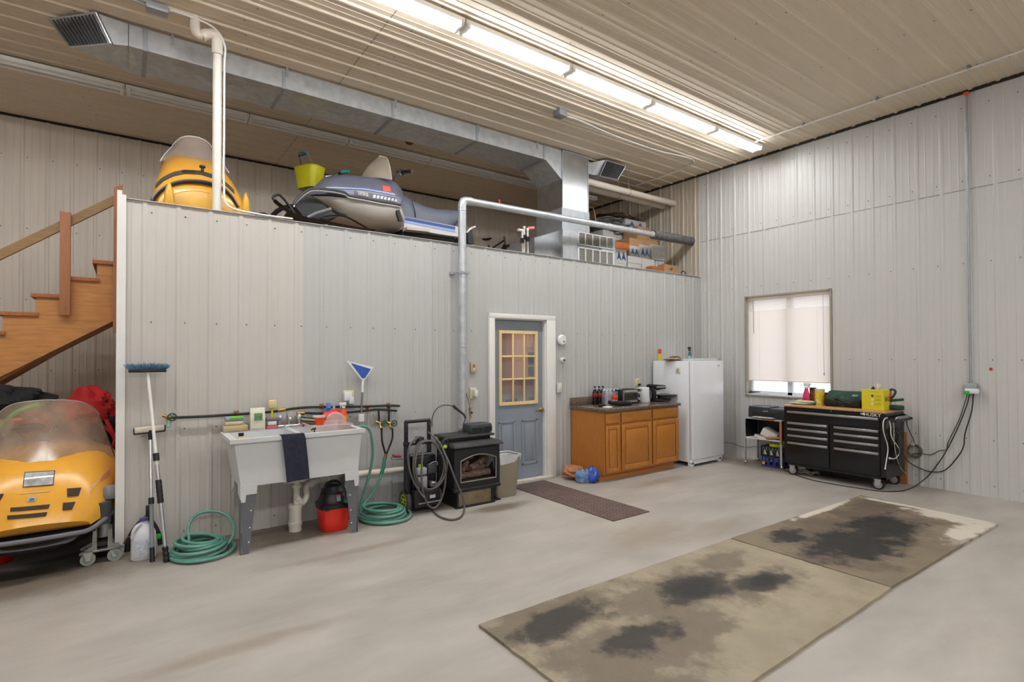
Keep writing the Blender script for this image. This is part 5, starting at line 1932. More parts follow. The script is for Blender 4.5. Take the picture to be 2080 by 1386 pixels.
b.lathe((c_.x, -0.12, TZ+0.07), [(0.001, 0), (0.057, 0), (0.057, 0.014), (0.001, 0.018)], mat('pale_pink_lid', '#d9c2c0', 0.4), 24)
b.obj('lid', t)
t = thing('dish_pan', 'translucent pinkish plastic dish pan standing in the right basin', 'dish pan')
PAN = see_through('translucent_pink', '#d9bdb8', 0.55, 0.3)
x0_, x1_ = -6.12, -5.80
b = B()
b.rings([[(x0_+dx, -0.50+dy, z), (x1_-dx, -0.50+dy, z), (x1_-dx, -0.14-dy, z), (x0_+dx, -0.14-dy, z)] for dx, dy, z in ((0.05, 0.05, 0.74), (0.0, 0.0, 0.925), (-0.012, -0.012, 0.925), (-0.012, -0.012, 0.918))], PAN, cap=False)
b.raw([(x0_+0.05, -0.45, 0.74), (x1_-0.05, -0.45, 0.74), (x1_-0.05, -0.19, 0.74), (x0_+0.05, -0.19, 0.74)], [[0, 1, 2, 3]], PAN)
b.obj('pan', t, smooth=False)
t = thing('round_lid', 'red basin leaning behind a round translucent lid above the right end of the sink', 'basin')
c_ = xy(681, 868, -0.12)
b = B()
b.lathe((c_.x-0.01, -0.115, TZ+0.015), [(0.001, 0.0), (0.08, 0.0), (0.115, 0.035), (0.12, 0.035), (0.085, -0.006), (0.001, -0.006)], RED, 32, 'Y')
b.warp(lambda v: (v.x, v.y, max(v.z, TZ+0.001)))
b.obj('red_basin', t)
b = B()
b.lathe((c_.x, -0.13, TZ+0.01), [(0.001, -0.004), (0.09, -0.004), (0.098, 0.004), (0.001, 0.004)], PAN, 32, 'Y')
b.warp(lambda v: (v.x, v.y-0.2*(v.z-TZ)*0, max(v.z, TZ+0.001)))
b.obj('translucent_lid', t)


def spray_bottle(name, label, x, y, z0_, h, rb, body_m, head_m, group=None, label_m=None, flip=1, loc=None):
    t_ = thing(name, label, 'bottle', group, loc=(x, y, z0_))
    b_ = B()
    b_.lathe((0, 0, 0), [(0.001, 0), (rb*0.95, 0), (rb, h*0.05), (rb*0.98, h*0.38), (rb*0.72, h*0.55), (rb*0.45, h*0.68), (rb*0.4, h*0.74), (0.001, h*0.74)], body_m, 20, sy=0.65)
    b_.obj('bottle_body', t_)
    if label_m:
        b_ = B()
        b_.lathe((0, 0, 0), [(rb*1.0, h*0.1), (rb*1.02, h*0.12), (rb*1.01, h*0.34), (rb*0.99, h*0.35)], label_m, 20, sy=0.67)
        b_.obj('bottle_label', t_)
    b_ = B()
    b_.cyl((0, 0, h*0.72), (0, 0, h*0.80), rb*0.5, head_m)
    b_.box((flip*rb*0.15, 0, h*0.90), (rb*1.7, rb*0.6, h*0.16), head_m, bev=rb*0.18)
    b_.box((flip*rb*1.05, 0, h*0.92), (rb*0.4, rb*0.4, h*0.07), head_m, bev=rb*0.05)
    b_.box((flip*rb*0.72, 0, h*0.80), (rb*0.18, rb*0.35, h*0.14), head_m, rot=(0, -0.4*flip, 0), bev=rb*0.05)
    b_.obj('trigger_head', t_)
    return t_


c_ = xy(698, 868, -0.10)
spray_bottle('spray_bottle', 'orange spray bottle with a white trigger on the sink rim', c_.x, -0.095, TZ, xy(698, 817, -0.1).z-TZ, 0.036, ORANGE, WPLAS, flip=-1, label_m=mat('amber_label', '#e0861f', 0.4))
c_ = xy(667, 868, -0.08)
t = thing('soap_bottle', 'slim blue plastic bottle on the sink rim left of the orange spray bottle', 'bottle')
zt2 = xy(667, 819, -0.08).z
b = B()
b.lathe((c_.x, -0.08, TZ), [(0.001, 0), (0.028, 0), (0.03, 0.03), (0.022, (zt2-TZ)*0.5), (0.024, (zt2-TZ)*0.75), (0.001, (zt2-TZ)*0.78)], BLUE, 20, sy=0.7)
b.obj('bottle_body', t)
b = B()
b.lathe((c_.x, -0.08, TZ+(zt2-TZ)*0.76), [(0.001, 0), (0.022, 0), (0.022, (zt2-TZ)*0.24), (0.001, (zt2-TZ)*0.24)], mat('pale_blue_cap', '#5f86c4', 0.4), 16)
b.obj('cap', t)
t = thing('soap_bottle', 'small clear bottle with a green label behind the red basin', 'bottle')
c_ = xy(678, 850, -0.06)
zt2 = xy(678, 825, -0.06).z
b = B()
b.lathe((c_.x, -0.06, TZ), [(0.001, 0), (0.024, 0), (0.025, (zt2-TZ)*0.6), (0.012, (zt2-TZ)*0.85), (0.012, zt2-TZ), (0.001, zt2-TZ)], mat('cloudy_plastic', '#b9c0ba', 0.3), 18)
b.obj('bottle_body', t)
b = B()
b.lathe((c_.x, -0.06, TZ+0.05), [(0.0255, 0), (0.0265, 0.002), (0.0265, 0.035), (0.0255, 0.037)], mat('dark_green_label', '#1e5c40', 0.5), 18)
b.obj('bottle_label', t)
t = thing('glass_jar', 'squat tan bottle with a black cap lying in the left basin', 'bottle')
c_ = at((484, 890), 'Y', -0.42)
b = B()
b.lathe((c_.x+0.02, -0.42, 0.86-0.07), [(0.001, 0), (0.07, 0), (0.075, 0.05), (0.045, 0.085), (0.02, 0.095), (0.001, 0.096)], mat('milky_tan_plastic', '#b5a58c', 0.35), 24)
b.obj('bottle_body', t)
b = B()
b.cyl((c_.x+0.02, -0.42, 0.886), (c_.x+0.02, -0.42, 0.91), 0.02, BLACK)
b.obj('cap', t)
t = thing('hose_nozzle', 'small black nozzle resting on the front of the right basin', 'nozzle')
c_ = at((637, 874), 'Y', -0.56)
b = B()
b.tube([(c_.x-0.02, -0.56, c_.z+0.0), (c_.x+0.0, -0.56, c_.z+0.012), (c_.x+0.02, -0.56, c_.z+0.010)], 0.007, BLACK, 8)
b.cyl((c_.x+0.008, -0.56, c_.z+0.01), (c_.x+0.004, -0.56, 0.875), 0.006, BLACK, seg=8)
b.obj('nozzle_body', t)

# ---- water lines on the partition
PEX = mat('black_pipe', '#1c1a1a', 0.45, var=0.1)
wl = thing('water_pipe', 'upper black water pipe with copper clamps running along the partition', 'pipe')


def onw(px, py, y=-0.045):
    return at((px, py), 'Y', y)


b = B()
b.tube([onw(347, 849), onw(420, 846), onw(480, 842), onw(560, 836), onw(590, 831), onw(620, 828), onw(660, 827), onw(740, 826), onw(790, 824), onw(812, 825)], 0.011, PEX, 8, sm=3)
b.obj('pipe', wl)
for q in ((481, 841), (655, 826), (791, 824)):
    p = onw(*q)
    b = B()
    b.torus(tuple(p), 0.017, 0.004, COPPER, 'X', 14, 6)
    b.bb(p.x-0.02, p.x+0.02, -0.03, -0.018, p.z-0.025, p.z+0.025, COPPER, 0.003)
    b.obj('clamp', wl)
p = onw(571, 833)
B().cyl((p.x-0.03, -0.045, p.z-0.003), (p.x+0.035, -0.045, p.z+0.004), 0.016, BRASS).obj('coupling', wl)
w2l = thing('water_pipe', 'lower black water pipe feeding the two hose valves', 'pipe')
b = B()
b.tube([onw(612, 839, -0.05), onw(660, 840, -0.05), onw(700, 838, -0.05), onw(740, 835, -0.05), onw(770, 832, -0.05), onw(806, 835, -0.05)], 0.011, PEX, 8, sm=3)
b.obj('pipe', w2l)
p = onw(748, 832, -0.05)
b = B()
b.torus(tuple(p), 0.017, 0.004, COPPER, 'X', 14, 6)
b.bb(p.x-0.02, p.x+0.02, -0.03, -0.018, p.z-0.025, p.z+0.025, COPPER, 0.003)
b.obj('clamp', w2l)
p0, p1 = onw(610, 840, -0.05), onw(606, 862, -0.05)
b = B()
b.cyl(p0, p1, 0.012, BRASS)
b.cyl((p0.x-0.03, -0.05, p0.z), (p0.x+0.035, -0.05, p0.z), 0.016, BRASS)
b.obj('brass_riser', w2l)
b = B()
for (a, c) in (((769, 833), (770, 858)), ((790, 826), (790, 858))):
    b = B()
    b.cyl(onw(a[0], a[1], -0.05), onw(c[0], c[1], -0.06), 0.010, PEX)
    b.obj('drop_pipe', w2l)


def hose_valve(name, label, px, py, outlet=HOSE):
    p_ = at((px, py), 'Y', -0.10)
    t_ = thing(name, label, 'valve')
    b_ = B()
    b_.cyl((p_.x-0.035, -0.055, p_.z+0.02), (p_.x+0.01, -0.09, p_.z), 0.015, BRASS)
    b_.cyl((p_.x, -0.08, p_.z), (p_.x, -0.11, p_.z-0.045), 0.016, BRASS)
    b_.ell((p_.x, -0.08, p_.z), 0.022, BRASS)
    b_.cyl((p_.x, -0.08, p_.z), (p_.x+0.02, -0.13, p_.z+0.01), 0.008, BRASS)
    b_.obj('valve_body', t_)
    b_ = B()
    b_.torus((p_.x+0.02, -0.135, p_.z+0.01), 0.028, 0.006, mat('dark_green_wheel', '#26453a', 0.4), 'Y', 20, 6)
    for k_ in range(3):
        a_ = pi*k_/3
        b_.cyl((p_.x+0.02-0.028*cos(a_), -0.135, p_.z+0.01-0.028*sin(a_)), (p_.x+0.02+0.028*cos(a_), -0.135, p_.z+0.01+0.028*sin(a_)), 0.003, mat('dark_green_wheel', '#26453a', 0.4), seg=6)
    b_.obj('handwheel', t_)
    return t_


hose_valve('hose_valve', 'garden valve at the far left end of the black pipe above the coiled hose', 343, 850)
B().cyl(at((343, 858), 'Y', -0.11), at((343, 868), 'Y', -0.12), 0.018, see_through('pale_green_plastic', '#86b5a0', 0.8, 0.3)).obj('outlet', bpy.data.objects['hose_valve'])
hose_valve('hose_valve', 'left garden valve of the pair above the hanging hose', 774, 862)
hose_valve('hose_valve', 'right garden valve of the pair above the hanging hose', 794, 862)
t = thing('splitter_hose', 'short black Y-shaped hose joining the pair of garden valves', 'hose')
for nm, q in (('left_branch', ((775, 870), (776, 895), (780, 912), (783, 922))), ('right_branch', ((797, 870), (797, 890), (790, 910), (785, 922)))):
    B().tube([at(k_, 'Y', -0.12) for k_ in q], 0.010, BLACK, 8, sm=4).obj(nm, t)
B().cyl(at((784, 922), 'Y', -0.12), at((782, 932), 'Y', -0.12), 0.016, BRASS).obj('brass_fitting', t)


def coil(c, rx, ry, n, r, seed, z0_=0.0, tw_=0.022):
    """loops of hose thrown down on one another, wide ones at the bottom"""
    out = []
    for i in range(n*18):
        a = 2*pi*i/18
        f = i/18
        lay = int(f)
        q = 1.0-0.05*f+0.05*sin(f*2.4)+0.03*sin(a*2+f*1.3)
        z = r*1.05+r*1.15*f+0.8*r*sin(a+f*0.7)*(1 if f > 0.8 else 0.0)
        out.append(Vector((c[0]+rx*q*cos(a)+tw_*sin(f*1.7), c[1]+ry*q*sin(a)+tw_*cos(f*2.3), max(z, r*1.02))))
    return out


h1 = thing('garden_hose', 'green garden hose coiled on the floor left of the sink with one loop standing up', 'hose', 'green garden hoses')
HR = 0.0125
pts = coil((-6.93, -0.36, 0), 0.205, 0.235, 8, HR, 2, 0.0)
up_ = [at(q, 'Y', y) for q, y in (((384, 1095), -0.28), ((381, 1075), -0.20), ((392, 1052), -0.14), ((412, 1041), -0.12), ((445, 1040), -0.14), ((466, 1052), -0.22), ((475, 1070), -0.32), ((473, 1090), -0.38), ((462, 1106), -0.40))]
b = B()
b.tube(pts+[Vector((-6.93+0.10, -0.50, 0.07)), Vector((-7.0, -0.36, 0.075))]+up_, HR, HOSE, 8, sm=2)
b.obj('hose_tube', h1)
b = B()
p = at((457, 1104), 'Y', -0.42)
b.cyl(p, p+Vector((-0.02, -0.035, -0.01)), 0.017, BRASS)
b.obj('hose_end', h1)
b = B()
p = at((441, 1122), 'Z', 0.02)
b.cyl(p, p+Vector((0.05, 0.01, 0)), 0.016, BRASS)
b.obj('hose_end', h1)
h2_ = thing('garden_hose', 'green garden hose hanging from the valve pair into a coil right of the sink', 'hose', 'green garden hoses')
drop = [at(q, 'Y', -0.12) for q in ((781, 932), (779, 950), (771, 975), (758, 1000), (744, 1018))]
pts = coil((-5.44, -0.33, 0), 0.22, 0.26, 7, HR, 5, 0.0)
b = B()
b.tube(drop+[Vector((-5.60, -0.15, 0.06))]+pts[7:], HR, HOSE, 8, sm=2)
b.obj('hose_tube', h2_)
b = B()
b.tube([at(q, 'Y', -0.12) for q in ((781.5, 930), (779, 948), (775, 962))], 0.017, mat('dark_green_sleeve', '#3a7d6a', 0.5), 10, sm=3)
b.obj('strain_sleeve', h2_)
b = B()
b.tube([at((722, 870), 'Y', -0.3), at((735, 866), 'Y', -0.3), at((748, 871), 'Y', -0.26), at((755, 890), 'Y', -0.24), at((757, 925), 'Y', -0.2), at((750, 965), 'Y', -0.16), at((738, 1005), 'Y', -0.14), Vector((-5.60, -0.16, 0.04)), Vector((-5.62, -0.3, 0.02))], HR, HOSE, 8, sm=5)
b.obj('second_run', h2_)

# ---- shop vacuum
v = thing('shop_vacuum', 'small red and black wet and dry vacuum on the floor under the sink', 'vacuum')
VX, VY = -5.915, -0.36
b = B()


def rsq(cx, cy, w_, d_, z, n=4.0, k=28):
    out = []
    for i in range(k):
        a = 2*pi*i/k
        c, s_ = cos(a), sin(a)
        out.append((cx+math.copysign(abs(c)**(2/n), c)*w_, cy+math.copysign(abs(s_)**(2/n), s_)*d_, z))
    return out


b.rings([rsq(VX, VY, w_, w_*0.92, z) for z, w_ in ((0.0, 0.105), (0.01, 0.112), (0.10, 0.122), (0.19, 0.13), (0.20, 0.136), (0.215, 0.136))], mat('vacuum_red', '#dc2c1c', 0.35))
b.obj('tank', v)
b = B()
b.rings([rsq(VX, VY, w_, w_*0.92, z, n_) for z, w_, n_ in ((0.20, 0.138, 4), (0.235, 0.14, 4), (0.25, 0.125, 3), (0.28, 0.115, 2.6), (0.33, 0.10, 2.4), (0.345, 0.085, 2.2), (0.375, 0.07, 2.2), (0.39, 0.03, 2))], BLACK)
b.obj('motor_head', v)
b = B()
b.tube([(VX-0.07, VY, 0.34), (VX-0.06, VY, 0.395), (VX, VY, 0.415), (VX+0.06, VY, 0.395), (VX+0.07, VY, 0.34)], 0.014, BLACK, 10, sm=4)
b.obj('carry_handle', v)
b = B()
b.box((VX+0.01, VY-0.112, 0.29), (0.035, 0.006, 0.055), mat('grey_sticker', '#8c8f96', 0.5), rot=(-0.3, 0, 0))
b.box((VX+0.01, VY-0.114, 0.312), (0.035, 0.006, 0.012), RED, rot=(-0.3, 0, 0))
b.box((VX+0.095, VY-0.06, 0.30), (0.006, 0.04, 0.055), mat('grey_sticker', '#8c8f96', 0.5), rot=(0, 0.3, 0))
b.obj('warning_sticker', v)
b = B()
for s in (-1, 1):
    b.box((VX+s*0.09, VY-0.125, 0.205), (0.03, 0.02, 0.02), BLACK, bev=0.004)
b.obj('latch', v)
b = B()
b.tube([(VX+0.13, VY-0.03, 0.24), (VX+0.17, VY-0.01, 0.2), (VX+0.165, VY+0.02, 0.1), (VX+0.15, VY+0.05, 0.05)], 0.016, BLACK, 8, sm=4)
b.tube([(VX-0.10*cos(a_), VY-0.10*sin(a_), 0.325+0.004*a_) for a_ in [k_*0.5 for k_ in range(14)]], 0.006, BLACK, 6, sm=2)
b.obj('hose', v)

# ---- tools leaning at the left end of the partition
br = thing('wash_brush', 'long white-poled wash brush with blue bristles leaning on the partition', 'brush')
hx = at((300, 748), 'Y', -0.09)
b = B()
f0 = Vector((-7.15, -0.40, 0.0))
h0 = Vector((hx.x, -0.085, hx.z-0.03))
d_ = h0-f0
b.cyl(f0+d_*0.50, h0, 0.0115, WHITE, seg=12)
b.cyl(f0+d_*0.03, f0+d_*0.5, 0.0135, ALU, seg=12)
b.obj('pole', br)
b = B()
b.cyl(f0+d_*0.52, f0+d_*0.56, 0.021, BLACK)
b.obj('twist_lock', br)
b = B()
b.tube([f0+d_*(0.30+k_*0.008) for k_ in range(16)], lambda s: 0.021+0.0015*sin(s*60), BLACK, 12)
b.obj('foam_grip', br)
b = B()
b.tube([f0+d_*(0.0+k_*0.006) for k_ in range(14)], lambda s: 0.017+0.004*abs(sin(s*9)), BLACK, 12)
b.obj('end_knob', br)
b = B()
b.box((hx.x, -0.085, hx.z-0.022), (0.245, 0.06, 0.022), BLACK, bev=0.006)
b.cyl(h0, h0+Vector((0, 0, 0.02)), 0.016, BLACK)
b.obj('brush_block', br)
b = B()
rg = random.Random(4)
BB = mat('blue_bristles', '#5b7d9c', 0.8, var=0.35, scale=40)
for k in range(420):
    u, w_ = rg.uniform(-1, 1), rg.uniform(-1, 1)
    p0 = Vector((hx.x+u*0.115, -0.085+w_*0.025, hx.z-0.012))
    dr_ = Vector((u*0.9+rg.uniform(-.5, .5), w_*0.9+rg.uniform(-.4, .1), 1.0+rg.uniform(-.4, .3))).normalized()
    p1 = p0+dr_*rg.uniform(0.035, 0.06)
    if p1.y > -0.02:
        p1.y = -0.02
    b.cyl(p0, p1, 0.0026, BB, r1=0.0012, seg=4)
o = b.obj('bristles', br)
sq = thing('squeegee', 'pole-mounted window squeegee with a worn white pad leaning beside the brush', 'squeegee')
hx = at((304, 873), 'Y', -0.05)
f0 = Vector((-7.235, -0.33, 0.0))
h0 = Vector((at((305, 885), 'Y', -0.05).x, -0.05, hx.z-0.06))
d_ = h0-f0
b = B()
b.cyl(f0+d_*0.48, h0, 0.011, ALU, seg=12)
b.cyl(f0+d_*0.1, f0+d_*0.5, 0.0135, MGREY, seg=12)
b.obj('pole', sq)
B().cyl(f0+d_*0.45, f0+d_*0.50, 0.019, BLACK).obj('twist_lock', sq)
B().cyl(f0, f0+d_*0.11, 0.016, BLACK).obj('grip', sq)
B().cyl(h0-d_*0.02, h0+Vector((0, 0, 0.055)), 0.013, BLACK, r1=0.018).obj('swivel', sq)
b = B()
b.box((hx.x, -0.045, hx.z+0.002), (0.20, 0.04, 0.045), mat('worn_white_pad', '#c9bfae', 0.9, var=0.15, bump=0.5), rot=(0, -0.05, 0), bev=0.012)
b.obj('pad', sq)
b = B()
b.box((hx.x, -0.045, hx.z-0.024), (0.205, 0.045, 0.008), BLACK, rot=(0, -0.05, 0))
b.box((hx.x-0.102, -0.045, hx.z-0.004), (0.006, 0.04, 0.045), BLACK)
b.box((hx.x+0.102, -0.045, hx.z+0.006), (0.006, 0.04, 0.045), BLACK)
b.obj('pad_holder', sq)
jg = thing('cleaner_jug', 'white one-gallon cleaner jug with a purple cap beside the poles', 'jug')
jx, jy = -7.285, -0.20
WJ = mat('jug_plastic', '#cdccd0', 0.35, var=0.03)
b = B()
b.rings([rsq(jx, jy, w_, w_*0.8, z, 3.2) for z, w_ in ((0, 0.072), (0.01, 0.08), (0.14, 0.08), (0.19, 0.076), (0.225, 0.06), (0.25, 0.035), (0.262, 0.024), (0.285, 0.022))], WJ)
b.tube([(jx-0.02, jy-0.02, 0.262), (jx-0.045, jy-0.045, 0.255), (jx-0.065, jy-0.05, 0.22), (jx-0.07, jy-0.045, 0.17)], 0.013, WJ, 10, sm=5)
b.obj('jug_body', jg)
b = B()
b.lathe((jx, jy, 0.28), [(0.001, 0), (0.027, 0), (0.027, 0.022), (0.001, 0.024)], mat('purple_cap', '#4a4684', 0.4), 20)
b.obj('cap', jg)
b = B()
patch(b, bpy.data.objects[[o.name for o in jg.children if o.name.startswith('jug_body')][0]], [(jx-0.06, 0.03), (jx+0.06, 0.03), (jx+0.06, 0.155), (jx-0.06, 0.155)], mat('jug_label', '#b9bcc6', 0.5, var=0.25, scale=70), 0.002, start=-1.0, th=0.001)
b.obj('label_sheet', jg)
bk_ = thing('dust_brush', 'black curved hand brush with a green tag behind the white jug', 'brush')
b = B()
b.tube([(jx-0.10, -0.06, 0.03), (jx-0.09, -0.06, 0.12), (jx-0.05, -0.06, 0.20), (jx+0.02, -0.06, 0.27), (jx+0.06, -0.06, 0.22), (jx+0.10, -0.06, 0.12), (jx+0.115, -0.06, 0.04)], lambda s: 0.014+0.012*abs(s-0.5), BLACK, 10, sm=4)
b.obj('brush_body', bk_)
b = B()
b.bb(jx+0.015, jx+0.055, -0.075, -0.05, 0.26, 0.36, BLACK, 0.008)
b.obj('handle', bk_)
B().bb(jx+0.085, jx+0.115, -0.085, -0.079, 0.09, 0.13, GREEN, 0.002).obj('tag', bk_)

# squeegee standing behind the sink
t = thing('floor_squeegee', 'blue triangular squeegee head on a steel pole standing behind the sink', 'squeegee')
a0, a1, a2 = at((702, 733), 'Y', -0.06), at((758, 746), 'Y', -0.06), at((737, 771), 'Y', -0.06)
b = B()
b.prism([(a0.x, a0.z), (a1.x, a1.z), (a2.x+0.02, a2.z), (a2.x-0.02, a2.z)], 'XZ', -0.075, -0.055, WPLAS)
b.obj('head', t)
b = B()
b.prism([(a0.x+0.045, a0.z-0.022), (a1.x-0.03, a1.z-0.018), (a2.x+0.015, a2.z+0.012), (a2.x-0.012, a2.z+0.012)], 'XZ', -0.078, -0.074, BLUE)
b.obj('blue_inset', t)
b = B()
pm, pb_ = at((736, 797), 'Y', -0.07), at((733, 852), 'Y', -0.08)
b.cyl((a2.x, -0.065, a2.z+0.01), pm, 0.012, WPLAS)
b.cyl(pm, (pb_.x, -0.08, SZT), 0.009, STEEL)
b.obj('pole', t)
b = B()
b.cyl((pb_.x, -0.09, SZT), (pb_.x, -0.09, SZT+0.07), 0.028, WPLAS, seg=20)
b.obj('cup', t)

# wall plates
def plate(name, label, px, py, y, w_, h_, m_, parts=(), cat='outlet', dep=0.008):
    p_ = at((px, py), 'Y', y)
    t_ = thing(name, label, cat)
    b_ = B()
    b_.bb(p_.x-w_/2, p_.x+w_/2, y-dep, y+0.016, p_.z-h_/2, p_.z+h_/2, m_, 0.004)
    b_.obj('cover_plate', t_)
    for (nm, dx, dz, w2_, h2_, d2_, m2_) in parts:
        b_ = B()
        b_.bb(p_.x+dx-w2_/2, p_.x+dx+w2_/2, y-dep-d2_, y-dep, p_.z+dz-h2_/2, p_.z+dz+h2_/2, m2_, min(0.004, d2_*0.4))
        b_.obj(nm, t_)
    return t_


plate('outlet', 'ivory outlet plate holding a white power adapter above the sink', 708, 806, -0.018, 0.10, 0.12, IVORY, (('power_adapter', -0.018, 0.005, 0.07, 0.085, 0.035, WPLAS), ('night_light', 0.012, -0.035, 0.045, 0.06, 0.05, mat('pale_night_light', '#c9ced4', 0.3))))
plate('light_switch', 'beige two-button switch plate left of the door, above the outlet', 962, 747, -0.018, 0.075, 0.12, mat('tan_switch', '#b5a68c', 0.45), (('switch', 0, 0.022, 0.025, 0.03, 0.006, mat('brown_button', '#8a7558', 0.5)), ('switch', 0, -0.022, 0.025, 0.03, 0.006, IVORY)), 'switch')
plate('outlet', 'ivory outlet left of the door with a white air freshener plugged in', 961, 799, -0.018, 0.08, 0.125, IVORY, (('air_freshener', 0.012, 0.0, 0.045, 0.075, 0.045, WPLAS),))
plate('light_switch', 'white light switch plate right of the door', 1136, 788, -0.018, 0.075, 0.12, mat('switch_white', '#d2cfc4', 0.4), (('rocker', 0, 0, 0.022, 0.04, 0.006, WPLAS),), 'switch')
plate('outlet', 'ivory outlet above the counter behind the toaster', 1295, 778, -0.018, 0.075, 0.12, IVORY, (('socket', 0, 0.025, 0.035, 0.03, 0.004, mat('tan_switch', '#b5a68c', 0.45)), ('plug', 0.012, -0.025, 0.03, 0.03, 0.03, BLACK)))
for nm, lb_, px, py, r_, cm in (('smoke_alarm', 'round white alarm on the partition, the upper of two right of the door', 1141, 691, 0.068, WPLAS), ('motion_sensor', 'small round white sensor with a dark eye below the larger alarm', 1143, 732, 0.035, WPLAS)):
    p = at((px, py), 'Y', -0.02)
    t = thing(nm, lb_, 'sensor')
    b = B()
    b.lathe((p.x, -0.005, p.z), [(0.001, 0), (r_, 0), (r_, -0.025), (r_*0.8, -0.04), (0.001, -0.042)], cm, 28, 'Y')
    b.obj('housing', t)
    b = B()
    if r_ > 0.05:
        b.lathe((p.x+0.015, -0.046, p.z-0.018), [(0.001, 0), (0.012, 0), (0.012, -0.004), (0.001, -0.004)], MGREY, 14, 'Y')
    else:
        b.ell((p.x+0.004, -0.046, p.z), (0.018, 0.01, 0.018), DGREY)
    b.obj('sensor_eye', t)

# ============================================================ PRESSURE WASHER, STOVE, BIN
pw = thing('pressure_washer', 'black upright pressure washer with lime wheels and a coiled grey hose', 'pressure washer')
WX, WY = -5.03, -0.30
zp = zr(800, 860, 6.93)


def pp(x, y, yy=-0.40):
    return at(zp(x, y), 'Y', yy)


b = B()
b.bb(WX-0.14, WX+0.14, WY-0.13, WY+0.12, 0.055, 0.22, BLACK, 0.02)
b.bb(WX-0.13, WX+0.13, WY-0.06, WY+0.12, 0.22, 0.54, BLKP, 0.02)
b.obj('base_shell', pw)
b = B()
b.bb(WX-0.10, WX+0.13, WY-0.140, WY-0.13, 0.095, 0.105, mat('silver_strip', '#b9bcc0', 0.3, 0.5))
b.bb(WX+0.02, WX+0.08, WY-0.136, WY-0.128, 0.135, 0.165, mat('silver_badge', '#c6c9cc', 0.4))
b.obj('badge', pw)
for s in (-1, 1):
    b = B()
    xx = WX+s*0.165
    b.tube([(xx, WY+0.02+0.085*cos(a_), 0.11+0.085*sin(a_)) for a_ in [2*pi*k/28 for k in range(28)]], 0.026, mat('dusty_tyre', '#4a4642', 0.85, var=0.3, bump=0.8, bscale=60), 10, True)
    wl_ = b.obj('wheel', pw)
    b = B()
    b.lathe((xx+s*0.0, WY+0.02, 0.11), [(0.001, -0.02), (0.068, -0.02), (0.068, 0.0), (0.045, 0.012), (0.001, 0.02)], LIME, 24, 'X')
    for k in range(6):
        a_ = pi*k/3
        b.bb(xx-0.026, xx+0.02, WY+0.02+0.04*cos(a_)-0.008, WY+0.02+0.04*cos(a_)+0.008, 0.11+0.04*sin(a_)-0.008, 0.11+0.04*sin(a_)+0.008, BLACK)
    b.obj('hub', wl_)
for s in (-1, 1):
    b = B()
    xx = WX+s*0.125
    b.box((xx, WY+0.09, 0.42), (0.045, 0.035, 0.45), BLACK, bev=0.01)
    b.box((xx, WY+0.09, 0.745), (0.038, 0.03, 0.24), BLACK, bev=0.008)
    b.box((xx, WY+0.085, 0.645), (0.055, 0.045, 0.04), BLACK, bev=0.008)
    for k in range(4):
        b.box((xx, WY+0.07, 0.68+k*0.045), (0.03, 0.006, 0.004), DGREY, rot=(0, 0.7, 0))
    b.obj('upright', pw)
b = B()
b.cyl((WX-0.135, WY+0.09, 0.862), (WX+0.135, WY+0.09, 0.862), 0.017, BLACK)
b.obj('handle_bar', pw)
b = B()
b.bb(WX-0.10, WX+0.10, WY+0.07, WY+0.10, 0.625, 0.65, BLACK, 0.008)
b.bb(WX-0.03, WX+0.03, WY+0.0, WY+0.09, 0.64, 0.71, BLACK, 0.008)
b.obj('hose_hook', pw)
b = B()
b.bb(WX-0.13, WX+0.13, WY-0.0, WY+0.09, 0.47, 0.545, BLACK, 0.012)
b.bb(WX-0.125, WX+0.13, WY-0.004, WY+0.0, 0.535, 0.55, MGREY, 0.002)
pn = b.obj('nozzle_panel', pw)
for dx, m_ in ((-0.065, ORANGE), (-0.035, mat('amber_plastic', '#e0941f', 0.4)), (0.03, MGREY), (0.055, mat('light_grey_plastic', '#b5b3ae', 0.4))):
    b = B()
    b.lathe((WX+dx, WY-0.005, 0.505), [(0.001, 0), (0.014, 0), (0.012, -0.016), (0.001, -0.018)], m_, 14, 'Y')
    b.obj('nozzle', pn)
b = B()
b.bb(WX-0.085, WX+0.02, WY-0.09, WY-0.02, 0.225, 0.345, mat('grey_tank', '#9fa0a6', 0.35), 0.012)
b.obj('detergent_tank', pw)
b = B()
b.bb(WX-0.095, WX+0.01, WY-0.10, WY-0.03, 0.36, 0.43, mat('grey_tank', '#9fa0a6', 0.35), 0.012)
b.cyl((WX-0.045, WY-0.065, 0.43), (WX-0.045, WY-0.065, 0.46), 0.024, LIME)
b.obj('detergent_bottle', pw)
b = B()
b.bb(WX+0.02, WX+0.125, WY-0.10, WY-0.03, 0.36, 0.455, DGREY, 0.015)
b.tube([(WX+0.03, WY-0.10, 0.455), (WX+0.07, WY-0.11, 0.475), (WX+0.115, WY-0.105, 0.47), (WX+0.12, WY-0.10, 0.44)], 0.006, MGREY, 6, sm=3)
b.obj('motor_cover', pw)
b = B()
b.bb(WX+0.035, WX+0.085, WY-0.12, WY-0.05, 0.235, 0.29, STEEL, 0.008)
b.cyl((WX+0.04, WY-0.13, 0.28), (WX+0.08, WY-0.13, 0.28), 0.012, ALU)
b.cyl((WX+0.09, WY-0.10, 0.25), (WX+0.14, WY-0.10, 0.25), 0.015, STEEL)
b.obj('pump', pw)
b = B()
b.box((WX-0.165, WY-0.02, 0.36), (0.05, 0.08, 0.36), mat('black_sleeve', '#101114', 0.6, var=0.4, scale=30, bump=0.5, bscale=50), bev=0.02)
for k in range(5):
    b.tube([(WX-0.16-0.006*k, WY-0.055-0.004*k, 0.52), (WX-0.175-0.006*k, WY-0.06, 0.36), (WX-0.17-0.008*k, WY-0.055, 0.20+0.01*k)], 0.008, BLACK, 6, sm=3)
